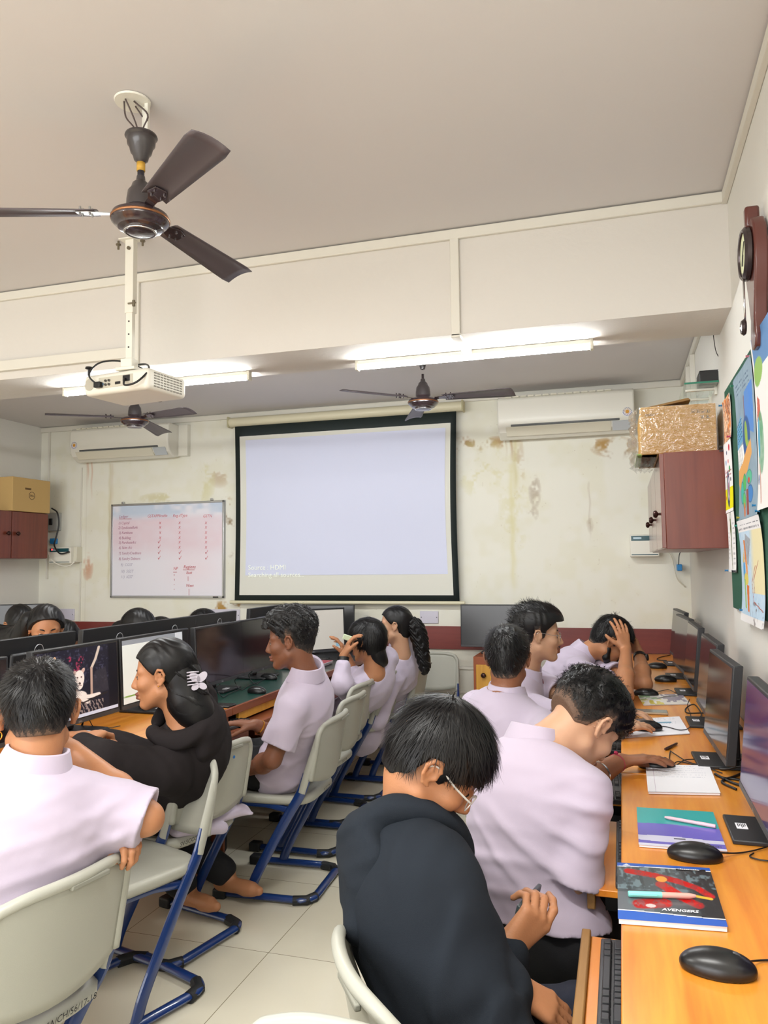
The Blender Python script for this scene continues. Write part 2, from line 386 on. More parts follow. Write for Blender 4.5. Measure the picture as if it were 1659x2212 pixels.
b = MB(); b.box((XL-.02, YB1, ZU), (XR+.02, YB2, ZF+.1)); struct('trim_1', b, WALLN, 'deep painted concrete ceiling beam')
b = MB(); b.box((XR, YF-.1, 0), (XR+.1, YB+.1, ZF)); struct('wall_right', b, WALL)
b = MB(); b.box((XL-.1, YF-.1, 0), (XL, YB+.1, ZF)); struct('wall_left', b, WALL)
b = MB(); b.box((XL-.1, YF-.1, 0), (XR+.1, YF, 1.0)); b.box((XL-.1, YF-.1, 2.5), (XR+.1, YF, ZF)); b.box((XL-.1, YF-.1, 1.0), (-4.5, YF, 2.5)); b.box((0.1, YF-.1, 1.0), (XR+.1, YF, 2.5)); struct('wall_front', b, WALL)
b = MB()
for x in (-4.5, -3.35, -2.2, -1.05, .06): b.box((x, YF-.08, 1.0), (x+.05, YF-.02, 2.5))
b.box((-4.5, YF-.08, 1.0), (.1, YF-.02, 1.06)); b.box((-4.5, YF-.08, 2.44), (.1, YF-.02, 2.5)); struct('window_1', b, TRIM)
def LC(h): return np.array(lin(h))
def mixc(C, col, a): return C*(1-a[..., None])+np.array(col)*a[..., None]
def sm(x, a, b): t = np.clip((x-a)/(b-a), 0, 1); return t*t*(3-2*t)
def wallfn(A, B):
    X = XL+A*(XR-XL); Z = B*ZB; C = np.ones(A.shape+(3,))*LC('#e9e7da')
    n = vnoise(X*9, Z*9, 1)*.5+vnoise(X*22, Z*22, 2)*.3+vnoise(X*60, Z*60, 3)*.2
    n2 = vnoise(X*5+3, Z*5, 5)*.6+vnoise(X*17, Z*17, 6)*.4
    C = mixc(C, LC('#e0dcc0'), sm(n2, .45, .8)*.35)
    def blot(x, z, rx, rz, col, s=1.0, lo=.45):
        r = ((X-x)/rx)**2+((Z-z)/rz)**2; return col, np.clip(1-r, 0, 1)**.6*sm(n, lo, lo+.22)*s
    OC, BR, RS = LC('#b08a4a'), LC('#8a6a3c'), LC('#c98a62')
    for p in ((1010, 965, .18, .09, OC, .9), (1035, 958, .14, .05, BR, .7), (1075, 955, .12, .05, OC, .8), (1000, 990, .08, .10, OC, .5), (1325, 965, .17, .08, OC, .9), (1335, 975, .09, .07, BR, .6), (1300, 958, .1, .04, OC, .8),
              (1155, 1060, .05, .14, BR, .5), (1150, 1110, .05, .06, BR, .4), (1120, 1000, .05, .25, OC, .45), (1040, 1010, .2, .25, LC('#d8d2a0'), .7), (1110, 1090, .12, .4, LC('#d8d2a0'), .5),
              (475, 1025, .12, .12, OC, .5), (490, 1120, .06, .16, BR, .8), (498, 1160, .05, .18, BR, .7), (495, 1090, .05, .1, OC, .8), (478, 1315, .28, .07, OC, 1.0), (440, 1330, .15, .05, BR, .7), (500, 1310, .15, .06, OC, .9), (440, 1040, .12, .2, LC('#d8d2a0'), .7),
              (350, 1075, .25, .05, LC('#c9bf80'), .6), (190, 1225, .06, .14, RS, .7), (470, 1000, .1, .05, OC, .6), (1275, 1120, .03, .12, BR, .35)):
        q = AT(p[0], p[1], Y=YB); c, a = blot(q[0], q[2], p[2], p[3], p[4], p[5]); C = mixc(C, c, a)
    def streak(px, y0, y1, w, col, s):
        a = AT(px, y0, Y=YB); z1 = AT(px, y1, Y=YB)[2]; m = np.exp(-((X-a[0]+.004*np.sin(Z*30))/w)**2)*sm(-Z, -a[2]-.01, -a[2]+.02)*(1-sm(-Z, -z1-.25, -z1)); return mixc(C, col, m*s*(.6+.6*vnoise(X*80, Z*6, 9)))
    for a in ((190, 993, 1060, .012, RS, .55), (199, 993, 1090, .008, RS, .45), (192, 1200, 1260, .015, RS, .3), (238, 1000, 1300, .012, LC('#c9bf90'), .45), (1104, 948, 1010, .010, OC, .9), (1093, 948, 1005, .005, OC, .6), (1112, 948, 1090, .02, LC('#d0c890'), .6), (1104, 1000, 1300, .02, LC('#dcd6a8'), .6), (1272, 1040, 1180, .006, BR, .3), (242, 1000, 1200, .02, OC, .2)): C = streak(*a)
    cr = np.abs(vnoise(X*11, Z*11, 12)-.5)+np.abs(vnoise(X*30, Z*30, 14)-.5)*.4
    C = mixc(C, LC('#a08a60'), (1-sm(cr, .0, .03))*.25*sm(n2, .4, .7))
    q = AT(188, 1000, Y=YB); C = mixc(C, LC('#cfc9b8'), np.exp(-((X-q[0])/.003)**2)*.5*(Z < q[2]))
    return C
b = MB(); b.box((XL-.1, YB, 0), (XR+.1, YB+.1, ZF)); wb_ = struct('wall_back', b, WALL, 'back wall, cream paint with damp stains')
pn = panel('paint_layer', wallfn, 700, 330, (XL, YB-.001, 0), (XR-XL, 0, 0), (0, 0, ZB), attr_mat('stained_wall_paint', rough=.8), wb_)
# trims
z0, z1 = AT(1000, 1353, Y=YB)[2], .745
b = MB(); b.box((XL, YB-.022, z0-.172), (XR, YB, z0)); struct('trim_2', b, BAND, 'red brown laminate band along the back wall', bevel=.002)
b = MB(); b.box((XL, YB-.012, .60), (XR, YB, .63)); b.box((XL, YB-.012, .42), (XR, YB, .435)); b.box((XL, YB-.012, 0), (XR, YB, .10)); struct('baseboard_back', b, TRIM, bevel=.003)
def cornice(name, lo, hi): b = MB(); b.box(lo, hi); return struct(name, b, TRIM, 'thin painted trunking along the ceiling edge', bevel=.004)
cornice('trim_3', (XL, YB1-.02, ZF-.052), (XR, YB1, ZF-.006))
cornice('trim_4', (XR-.022, YF, ZF-.055), (XR, YB1, ZF-.008))
cornice('trim_5', (XL, YB-.02, ZB-.05), (XR, YB, ZB-.006))
cornice('trim_6', (XR-.02, YB2, ZB-.05), (XR, YB, ZB-.006))
q = AT(982, 510, Y=YB1); b = MB(); b.box((q[0]-.02, YB1-.018, ZU-.01), (q[0]+.02, YB1, ZF-.03)); b.box((q[0]-.02, YB1-.018, ZU-.018), (q[0]+.02, YB1+.3, ZU)); struct('trim_7', b, TRIM, 'vertical painted conduit on the beam, right', bevel=.003)
q = AT(297, 640, Y=YB1); b = MB(); b.box((q[0]-.018, YB1-.016, ZU), (q[0]+.018, YB1, ZF-.03)); struct('trim_8', b, TRIM, 'vertical painted conduit on the beam, left', bevel=.003)
q = AT(278, 762, Y=YB1-.02); b = MB(); b.box((XL, YB1-.03, q[2]-.028), (q[0], YB1, q[2]+.028)); struct('trim_9', b, TRIM, 'horizontal painted conduit low on the beam', bevel=.003)
q = AT(108, 1000, Y=YB); b = MB(); b.box((q[0]-.008, YB-.02, 1.3), (q[0]+.008, YB, ZB-.05)); b.box((q[0]+.35, YB-.012, .92), (q[0]+.362, YB, 2.3)); struct('trim_10', b, TRIM, 'thin vertical wiring conduit on the back wall', bevel=.002)
b = MB(); b.box((XR-.03, 5.2, 1.9), (XR, 5.24, ZB-.05)); b.box((XR-.03, 4.9, 2.1), (XR, 4.93, ZB-.05)); struct('trim_11', b, TRIM, 'vertical conduit in the right corner', bevel=.003)
# ------------------------------------------------------------ tube lights
TUBE = mat('tube_glow', '#ffffff', emit=(0.95, 0.98, 1.0), estr=TUBE_E)
def tube_light(a, bq, label):
    t = thing('tube_light', label, 'light', (np.array(a)+np.array(bq))/2, 0, 'tube lights')
    a = np.array(a); bq = np.array(bq); m = MB(); m.box((a[0], a[1]-.016, a[2]), (bq[0], a[1]+.016, a[2]+.022)); obj('housing', m, WHITEP, t, bevel=.003)
    m = MB(); m.cyl(a+[.012, 0, -.008], bq+[-.012, 0, -.008], .015, n=14); obj('tube', m, TUBE, t, smooth=True)
    for q, s in ((a, 1), (bq, -1)):
        m = MB(); m.box((q[0]-.003 if s > 0 else q[0]-.012, q[1]-.018, q[2]-.026), (q[0]+.012 if s > 0 else q[0]+.003, q[1]+.018, q[2]+.024)); obj('end_cap', m, OFFW, t, bevel=.003)
    return t
YT = 3.62
qa, qb = AT(770, 780, Y=YT), AT(1280, 735, Y=YT); zt = ZU-.023
tube_light((qa[0], YT, zt), (qb[0], YT, zt), 'lit tube light under the beam above the projection screen')
qa, qb = AT(140, 835, Y=YT), AT(540, 800, Y=YT)
tube_light((qa[0], YT, zt), (qb[0], YT, zt), 'lit tube light under the beam, partly hidden behind the projector')
# ------------------------------------------------------------ fans
def fan(ceil, zm, rot, label, Rb=.56, detail=True):
    x, y, zc = ceil; t = thing('ceiling_fan', label, 'fan', (x, y, zm), 0, 'ceiling fans')
    if detail:
        m = MB(); m.lathe([(0, 0), (.056, 0), (.058, .006), (0, .007)], (x-.02, y-.02, zc-.008)); obj('ceiling_rose', m, WHITEP, t, smooth='auto')
        m = MB()
        for i, (dx, dy) in enumerate(((-.03, -.02), (-.01, -.03), (.0, .015), (.02, -.01))):
            m.tube(smoothpath([(x-.02+dx*.6, y-.02+dy, zc-.01), (x+dx*1.5, y+dy, zc-.05), (x+dx*.6, y+dy*.5, zc-.09), (x+dx, y+dy*.3, zc-.12)], 5), .0028, 6)
        obj('wire', m, mat('wire_brown', '#4a3c38', rough=.5), t, smooth=True)
        m = MB(); m.box((x+.015, y-.006, zc-.12), (x+.027, y+.006, zc)); m.box((x-.005, y+.01, zc-.12), (x+.004, y+.02, zc)); obj('hook_bracket', m, WHITEP, t)
    else: m = MB(); m.cyl((x, y, zc-.11), (x, y, zc), .007); m.cyl((x-.018, y, zc-.05), (x+.018, y, zc-.05), .006); obj('hook_bracket', m, FANB, t)
    top = zc-(.11 if detail else .06)
    m = MB(); m.lathe([(0, 0), (.050, .0), (.052, -.006), (.046, -.012), (.044, -.032), (.038, -.040), (.033, -.060), (.026, -.068), (.022, -.084), (.013, -.092), (0, -.093)] if detail else [(0, 0), (.018, 0), (.022, -.02), (.014, -.05), (0, -.055)], (x, y, top)); obj('canopy', m, mat('fan_grey', '#3b3535', rough=.35, coat=.3), t, smooth='auto')
    m = MB(); m.cyl((x, y, top-.08), (x, y, zm+.08), .011 if detail else .008); obj('downrod', m, FANB if not detail else mat('fan_rod_dark', '#25242e', rough=.4), t, smooth=True)
    if detail: m = MB(); m.cyl((x, y, top-.120), (x, y, top-.092), .0135); obj('tape', m, mat('yellow_tape', '#c79a3a', rough=.6), t, smooth=True); t.children[-1]['label'] = 'strip of yellow tape'
    m = MB(); m.lathe([(0, .150), (.013, .150), (.015, .135), (.026, .125), (.031, .110), (.040, .098), (.044, .070), (.045, .046), (0, .045)], (x, y, zm)); obj('motor_cup', m, mat('fan_grey', '#3b3535'), t, smooth='auto')
    m = MB(); m.lathe([(0, .05), (.042, .05), (.045, .035), (.070, .030), (.088, .020), (.092, .008), (.090, -.004), (.080, -.014), (.074, -.017), (.070, -.024), (.052, -.030), (.048, -.036), (.030, -.040), (0, -.041)], (x, y, zm), 40); obj('motor', m, FANB, t, smooth='auto')
    m = MB(); m.lathe([(.0915, .010), (.0935, .008), (.0935, .004), (.0915, .002)], (x, y, zm), 40); m2 = MB(); m2.lathe([(.050, -.0335), (.053, -.0365), (.049, -.0385), (.046, -.0375)], (x, y, zm), 40)
    obj('gold_ring', m, mat('copper_ring', '#9a6a48', rough=.3, metal=.8), t, smooth=True); obj('chrome_ring', m2, CHROME, t, smooth=True)
    for i in range(3):
        an = math.radians(rot+120*i); u = np.array([math.cos(an), math.sin(an), 0]); w = np.array([-u[1], u[0], 0]); z = np.array([0, 0, 1.]); c0 = np.array([x, y, zm+.012])
        wt = nrm(w-z*.22); m = MB(); rows = []
        for s in np.linspace(.135, Rb, 12):
            q = (s-.135)/(Rb-.135); hw = (.040+.022*q)*(1 if q < .93 else .9); sk = .012*q
            rows.append([c0+u*s+wt*(k*hw+sk)+z*(.010*(1-k*k)+.012-.012*q) for k in np.linspace(-1, 1, 7)])
        m.grid(rows); bl = obj('blade', m, FANG, t, smooth=True, solid=.003)
        m = MB(); m.prism([(.08, -.014), (.12, -.016), (.16, -.030), (.20, -.018), (.20, .018), (.16, .030), (.12, .016), (.08, .014)], c0+z*.010, u, wt, z*.004)
        for q in (.155, .185):
            for k in (-.015, .015): m.cyl(c0+u*q+wt*k+z*.002, c0+u*q+wt*k+z*.03, .004, n=8)
        obj('blade_bracket', m, FANB if not (detail and i == 1) else METAL, t, bevel=.001)
    return t
c = AT(298, 215, Z=ZF); fan((c[0]+.0, c[1]+.02, ZF), 2.512, 82, 'large nearby ceiling fan with yellow tape on its rod', .56)
c = AT(914, 868, Z=2.38); fan((c[0], c[1], ZB), 2.37, -130, 'ceiling fan in front of the projection screen', .56, False)
c = AT(291, 907, Z=2.40); fan((c[0], c[1], ZB), 2.385, -139, 'ceiling fan in front of the left air conditioner', .56, False)
# ------------------------------------------------------------ projector on its pole
m0 = AT(275, 518, Z=ZF); px_, py_ = -2.115, m0[1]
t = thing('projector', 'white ceiling projector with cables plugged into its back', 'projector', (px_-.03, py_, 2.18))
Rz = rotm('Z', math.radians(-7)); O = np.array([px_-.03, py_+.10, 2.235])
def PB(lo, hi): b = MB(); b.box(lo, hi); b.v = [tuple(O+Rz@np.array(v)) for v in b.v]; return b
def PT(v): return O+Rz@np.array(v)
obj('body', PB((-.195, -.14, -.045), (.185, .13, .052)), WHITEP, t, bevel=.022, segs=4)
obj('port_panel', PB((-.10, -.1425, -.020), (.10, -.139, .030)), mat('port_grey', '#c4bfae', rough=.5), t, bevel=.004)
b = MB()
for dx, dz in ((-.055, .012), (-.035, .012), (-.055, -.006), (-.035, -.006)): b.lathe([(0, 0), (.006, 0), (.006, .006), (.003, .006), (.003, .002), (0, .002)], PT((dx, -.1425, dz)), 12, Rz@np.array([0, -1., 0]))
obj('audio_socket', b, mat('socket_dark', '#54504a', rough=.4), t)
obj('video_socket', PB((-.098, -.146, -.008), (-.068, -.142, .004)), mat('vga_blue', '#5f7f9a', rough=.4), t, bevel=.001)
obj('power_socket', PB((.045, -.146, -.002), (.085, -.141, .026)), BLK, t, bevel=.002)
obj('usb_socket', PB((.0, -.145, -.010), (.03, -.141, .002)), BLK, t, bevel=.001)
b = MB()
for i in range(6):
    for k in range(9):
        q0 = (.1835, -.10+k*.022, -.030+i*.012); b.box(tuple(np.array(q0)), (q0[0]+.003, q0[1]+.016, q0[2]+.006))
b.v = [tuple(O+Rz@np.array(v)) for v in b.v]; obj('side_vent', b, mat('vent_grey', '#8d897c', rough=.6), t)
b = MB(); b.lathe([(0, 0), (.028, 0), (.028, .003), (0, .004)], PT((-.155, -.139, .005)), 24, Rz@np.array([0, -1., 0])); obj('speaker_grille', b, mat('grille', '#bdb8a8', rough=.6, bump=.8, bscale=600), t, smooth='auto')
b = MB(); b.cyl(PT((0, .12, 0)), PT((0, .16, 0)), .035); obj('lens', b, BLK, t, smooth='auto')
b = MB(); b.lathe([(0, .03), (.016, .03), (.018, .022), (.006, .018), (.006, -.01), (0, -.01)], PT((-.18, -.12, .065))); obj('adjuster_knob', b, BLK, t, smooth='auto')
b = MB(); b.tube(smoothpath([PT((-.09, -.15, -.01)), PT((-.13, -.17, .04)), PT((-.10, -.14, .10)), PT((-.03, -.08, .115)), PT((.03, 0, .09)), PT((0, .02, .07))], 8), .004, 8)
b.tube(smoothpath([PT((.06, -.15, .01)), PT((.09, -.18, -.03)), PT((.15, -.17, -.02)), PT((.17, -.12, .04)), PT((.10, -.06, .09)), PT((-.02, -.04, .095)), PT((-.05, .0, .08)), PT((.02, .03, .075))], 8), .0045, 8)
b.tube(smoothpath([PT((-.02, -.05, .06)), PT((-.08, -.04, .09)), PT((-.02, -.03, .10)), PT((.04, -.04, .08)), PT((.12, -.05, .06))], 8), .003, 8)
obj('cable', b, BLK, t, smooth=True)
obj('plug', PB((-.11, -.165, -.018), (-.072, -.142, .008)), BLK, t, bevel=.004)
b = MB(); b.box((px_-.05, py_-.03, ZF-.006), (px_+.05, py_+.03, ZF)); b.box((px_-.022, py_-.016, 2.56), (px_+.022, py_+.016, ZF-.006)); mt = thing('projector_pole', 'white square steel pole hanging down from ceiling to projector', 'pole', (px_, py_, 2.3))
obj('outer_tube', b, WHITEP, mt, bevel=.002); b = MB(); b.box((px_-.017, py_-.012, 2.33), (px_+.017, py_+.012, 2.57)); obj('inner_tube', b, WHITEP, mt, bevel=.002)
b = MB()
for dx in (-.07, .06): b.cyl((px_+dx, py_, ZF-.04), (px_+dx, py_, ZF), .005, n=8); b.lathe([(0, 0), (.012, 0), (.012, .006), (0, .006)], (px_+dx, py_, ZF-.02), 8)
b.cyl((px_+.0, py_-.025, ZF-.05), (px_, py_+.02, ZF-.05), .008, n=10); b.cyl((px_+.0, py_-.02, 2.60), (px_+.04, py_-.02, 2.60), .004, n=8); b.cyl((px_+.03, py_-.02, 2.585), (px_+.03, py_-.02, 2.612), .007, n=8)
obj('bolt', b, mat('dull_brass', '#7d7462', rough=.4, metal=.7), mt)
b = MB()
for z in (2.40, 2.46, 2.52): b.cyl((px_, py_-.0135, z), (px_, py_-.011, z), .004, n=10)
obj('pin_hole', b, BLK, mt); b = MB(); b.box((px_-.05, py_-.04, 2.29), (px_+.05, py_+.12, 2.305)); b.box((px_-.03, py_-.03, 2.30), (px_+.03, py_+.02, 2.345)); obj('bracket', b, WHITEP, mt, bevel=.003)
# ------------------------------------------------------------ projection screen
a0, a1, a2, a3 = AT(507, 930, Y=5.74), AT(985, 890, Y=5.74), AT(505, 1300, Y=5.72), AT(992, 1300, Y=5.72)
xl, xr, zt_, zb_ = a2[0]+.0, a3[0], 2.56, a2[2]+.005
t = thing('projection_screen', 'wide pull-down projection screen with black border, lit pale lavender', 'projection screen', ((xl+xr)/2, 5.73, zb_))
b = MB(); b.tube([(xl-.055, 5.745, 2.60), (xr+.055, 5.745, 2.60)], .040, 20, up=(0, 0, 1)); obj('roller_case', b, mat('screen_case', '#d9d2b4', rough=.4), t, smooth='auto')
for x in (xl-.06, xr+.045): b = MB(); b.box((x, 5.70, 2.555), (x+.014, 5.79, 2.645)); obj('case_end', b, mat('case_end', '#c7c09a', rough=.4), t, bevel=.008)
def scr(x0, x1, z0, z1, y):
    G = [[(x0+(x1-x0)*i/24+(.012*math.sin(PI*j/16)*(1-2*i/24)), y-.010*math.sin(PI*j/16)*math.cos(i/24*PI*2)*.4, z0+(z1-z0)*j/16) for i in range(25)] for j in range(17)]
    m = MB(); m.grid(G); return m
obj('black_border', scr(xl, xr, zb_, 2.575, 5.735), mat('screen_black', '#14201f', rough=.7), t, smooth=True, solid=.002)
SCRM = mat('screen_fabric', '#cfd2e4', rough=.8, emit='#c8d0f4', estr=.06)
sc_ = obj('screen_fabric', scr(xl+.045, xr-.045, zb_+.05, 2.475, 5.731), mat('screen_cloth', '#dcdbd0', rough=.8), t, smooth=True)
sc_['label'] = 'cream projection fabric'
pj = obj('projected_picture', scr(xl+.10, xr-.085, zb_+.21, 2.44, 5.7285), SCRM, t, smooth=True)
LT = mat('projected_text', '#eef0e6', rough=.8, emit='#e8f0dc', estr=.22)
q = AT(536, 1231, Y=5.72); text('projected_text', 'Source : HDMI', .055, LT, q+[0, -.0, 0], (1, 0, 0), (0, 0, 1), t); text('projected_text', 'Searching all sources...', .055, LT, q+[0, 0, -.060], (1, 0, 0), (0, 0, 1), t)
b = MB(); b.tube([(xl-.04, 5.735, zb_-.008), (xr+.04, 5.735, zb_-.008)], .014, 12); obj('bottom_bar', b, mat('screen_case', '#d9d2b4'), t, smooth='auto')
# ------------------------------------------------------------ whiteboard
a0, a1, a2 = AT(243, 1090, Y=5.78), AT(486, 1085, Y=5.78), AT(240, 1291, Y=5.78); w_, h_ = a1[0]-a0[0], a0[2]-a2[2]; ox, oz = a2[0], a2[2]
t = thing('whiteboard', 'whiteboard with red handwritten ledger table and aluminium frame', 'whiteboard', (ox+w_/2, 5.78, oz))
def wbf(A, B):
    C = np.ones(A.shape+(3,))*LC('#e8e6ee'); n = vnoise(A*6, B*6, 3)*.6+vnoise(A*20, B*20, 4)*.4
    C = mixc(C, LC('#e6c9d2'), sm(B, .35, .6)*(1-sm(B, .82, .9))*.65*(.6+.6*n)); C = mixc(C, LC('#b9cbe0'), sm(B, .80, .92)*.75*sm(n+.2*A, .35, .7)); C = mixc(C, LC('#ecd4da'), np.exp(-((A-.75)/.25)**2-((B-.3)/.2)**2)*.5); return C
panel('writing_surface', wbf, 120, 90, (ox+.01, 5.772, oz+.01), (w_-.02, 0, 0), (0, 0, h_-.02), attr_mat('whiteboard_enamel', rough=.18, spec=.5), t)
b = MB(); b.box((ox, 5.774, oz), (ox+w_, 5.798, oz+h_)); obj('backing', b, mat('board_back', '#c9c9c9'), t)
for lo, hi in (((ox, 5.764, oz), (ox+w_, 5.78, oz+.018)), ((ox, 5.764, oz+h_-.018), (ox+w_, 5.78, oz+h_)), ((ox, 5.764, oz), (ox+.016, 5.78, oz+h_)), ((ox+w_-.016, 5.764, oz), (ox+w_, 5.78, oz+h_))):
    b = MB(); b.box(lo, hi); obj('frame_rail', b, METAL, t, bevel=.003)
for x in (.09, .88): b = MB(); b.box((ox+w_*x, 5.77, oz+h_), (ox+w_*x+.02, 5.79, oz+h_+.02)); obj('hanger', b, METAL, t, bevel=.003)
b = MB(); b.box((ox+w_-.10, 5.762, oz+.003), (ox+w_-.05, 5.765, oz+.012)); obj('maker_plate', b, BLK, t)
REDI = mat('red_marker', '#cf6a72', rough=.6); REDD = mat('red_marker_dark', '#b83a42', rough=.6); BLUI = mat('faded_blue_marker', '#a9a2b8', rough=.6); MAU = mat('mauve_marker', '#b0718c', rough=.6)
def wbt(s, px, py, m, size=.036, **k): q = AT(px, py, Y=5.77); return text('handwriting', s, size, m, (q[0], 5.7712, q[2]), (1, 0, 0), (0, 0, 1), t, shear=.25, squeeze=k.pop('squeeze', .92), **k)
wbt('Ledger', 257, 1119, MAU); wbt('GSTAPPlicable', 318, 1118, REDI); wbt('Reg.dType', 373, 1117, REDI); wbt('GSTN', 438, 1118, REDI)
for i, (s, y) in enumerate((('1) Capital', 1133), ('2) SyndicateBank', 1143), ('3) Furniture', 1154), ('4) Building', 1165), ('5) PurchaseA/c', 1175), ('6) Sales A/c', 1186), ('7) SundryCreditors', 1198), ('8) Sundry Debtors', 1210))):
    wbt(s, 255+(i > 1)*1, y, MAU if i < 7 else MAU, .034, squeeze=.85)
    for j, x in enumerate((343, 385, 442)): wbt('x' if i < (4 if j == 0 else 6) else '√', x-(3 if j == 0 and i > 3 else 0), y-1, REDI, .045)
for s, y in (('9)  CGST', 1223), ('10)  SGST', 1237), ('11)  IGST', 1249)): wbt(s, 260, y, BLUI, .034)
wbt('NP', 374, 1231, REDI, .036); wbt('Regions', 396, 1228, REDD, .040); wbt('East', 402, 1240, REDD, .036); wbt('West', 401, 1268, REDD, .036)
b = MB()
for (x0, y0, x1, y1) in ((257, 1121, 284, 1121), (395, 1231, 420, 1231), (374, 1236, 382, 1236), (406, 1245, 406, 1255), (408, 1272, 408, 1286), (376, 1240, 376, 1244), (376, 1250, 377, 1254), (376, 1262, 376, 1264), (376, 1272, 376, 1274)):
    p0, p1 = AT(x0, y0, Y=5.77), AT(x1, y1, Y=5.77); b.tube([(p0[0], 5.771, p0[2]), (p1[0], 5.771, p1[2])], .0018, 4)
obj('marker_stroke', b, REDD, t)
# ------------------------------------------------------------ air conditioners
def ac(x0, x1, z0, z1, label, sticker, flip=False, side=0):
    d = .21; t = thing('air_conditioner', label, 'air conditioner', ((x0+x1)/2, YB, z0), 0, 'split air conditioners'); ya = YB-d; hh = z1-z0
    prof = [(YB, z0+.02), (YB-.10, z0), (ya+.03, z0+.045), (ya+.006, z0+.10), (ya, z0+.15), (ya+.006, z1-.02), (ya+.03, z1), (YB, z1)]
    m = MB(); n = len(prof); m.add([(x, y, z) for x in (x0, x1) for y, z in prof], [tuple(range(n)), tuple(range(2*n-1, n-1, -1))]+[(i, n+i, n+(i+1) % n, (i+1) % n) for i in range(n)]); obj('body', m, WHITEP, t, bevel=.012, segs=3)
    m = MB(); m.box((x0+.10*(x1-x0) if not flip else x0+.05, ya+.006, z0+.085), (x1-.10, ya+.016, z0+.102)); obj('dark_trim', m, mat('ac_trim', '#5b5d5c', rough=.3), t, bevel=.003)
    m = MB(); p0, p1 = np.array([0, ya+.008, z0+.083]), np.array([0, ya+.055, z0+.022]); m.prism([(x0+.06, 0), (x1-.16, 0), (x1-.16, 1), (x0+.06, 1)], p0, (1, 0, 0), p1-p0, (0, -.006, -.004)); obj('louvre', m, mat('ac_louvre', '#dfdac6', rough=.35), t, bevel=.002)
    m = MB(); m.prism([(x1-.15, 0), (x1-.03, 0), (x1-.03, 1), (x1-.15, 1)], p0, (1, 0, 0), p1-p0, (0, -.006, -.004)); obj('display_window', m, mat('ac_display', '#c3c9cc', rough=.2), t, bevel=.002)
    m = MB()
    for i in range(14): xx = x0+.06+(x1-x0-.2)*i/14; m.box((xx, ya+.01, z1-.008), (xx+(x1-x0-.2)/14*.82, ya+.03, z1+.004))
    obj('top_grille', m, OFFW, t, bevel=.002)
    q = sticker; m = MB(); m.lathe([(0, 0), (.034, 0), (.034, .001), (0, .001)], (q[0], ya+.002, q[1]), 24, (0, -1, 0)); st_ = obj('sticker', m, PAPER, t); m = MB(); m.lathe([(0, .0015), (.013, .0015), (.013, .002), (0, .002)], (q[0], ya+.002, q[1]), 20, (0, -1, 0)); obj('sun_emblem', m, mat('sun_yellow', '#d9992a', rough=.5), st_)
    m = MB()
    for k in range(12): an = k*PI/6; m.tube([(q[0]+math.cos(an)*.016, ya-.0002, q[1]+math.sin(an)*.016), (q[0]+math.cos(an)*.023, ya-.0002, q[1]+math.sin(an)*.023)], .0014, 4)
    obj('sun_rays', m, mat('ray_red', '#b2443c', rough=.5), st_); m = MB()
    for k in range(16): an = k*PI/8; m.tube([(q[0]+math.cos(an)*.028, ya-.0002, q[1]+math.sin(an)*.028), (q[0]+math.cos(an+.22)*.028, ya-.0002, q[1]+math.sin(an+.22)*.028)], .0022, 4)
    obj('ring_lettering', m, mat('sticker_blue', '#4a5f8a', rough=.5), st_)
    if side: m = MB(); m.box((x1, YB-.05, z0+.02), (x1+.09, YB, z1)); obj('side_panel', m, WHITEP, t, bevel=.003)
    return t
ya = YB-.21
q0, q1, q2 = AT(150, 935, Y=ya), AT(362, 985, Y=ya), AT(160, 962, Y=ya); ac(q0[0], q1[0], q1[2]-.0, 2.615, 'white air conditioner above the whiteboard', (q2[0], q2[2]), side=1)
q0, q1, q2 = AT(1075, 945, Y=ya), AT(1372, 932, Y=ya), AT(1355, 889, Y=ya); ac(q0[0], q1[0], q0[2]-.01, 2.615, 'white air conditioner right of projection screen', (q2[0], q2[2]))
# plates on the wall
def plate(x0, y0, x1, y1, label, holes=2):
    a, b_ = AT(x0, y0, Y=YB-.01), AT(x1, y1, Y=YB-.01); t = thing('blank_plate', label, 'cover plate', ((a[0]+b_[0])/2, YB, b_[2]), 0, 'blank socket plates on the back wall')
    m = MB(); m.box((a[0], YB-.012, b_[2]), (b_[0], YB, a[2])); obj('plate', m, SW, t, bevel=.004); zc = (a[2]+b_[2])/2
    for x in ((a[0]+.012, b_[0]-.012) if holes == 2 else ((a[0]+b_[0])/2-.004, b_[0]-.012, a[0]+.012)): m = MB(); m.cyl((x, YB-.0135, zc), (x, YB-.01, zc), .004, n=10); obj('screw', m, mat('screw_dark', '#55525a', rough=.4), t)
plate(128, 1315, 160, 1340, 'pale blank wall plate below left air conditioner'); plate(907, 1320, 947, 1347, 'pale blank wall plate under right end of projection screen'); plate(453, 1316, 518, 1342, 'double blank wall plate amid crumbling paint under the whiteboard corner', 3)
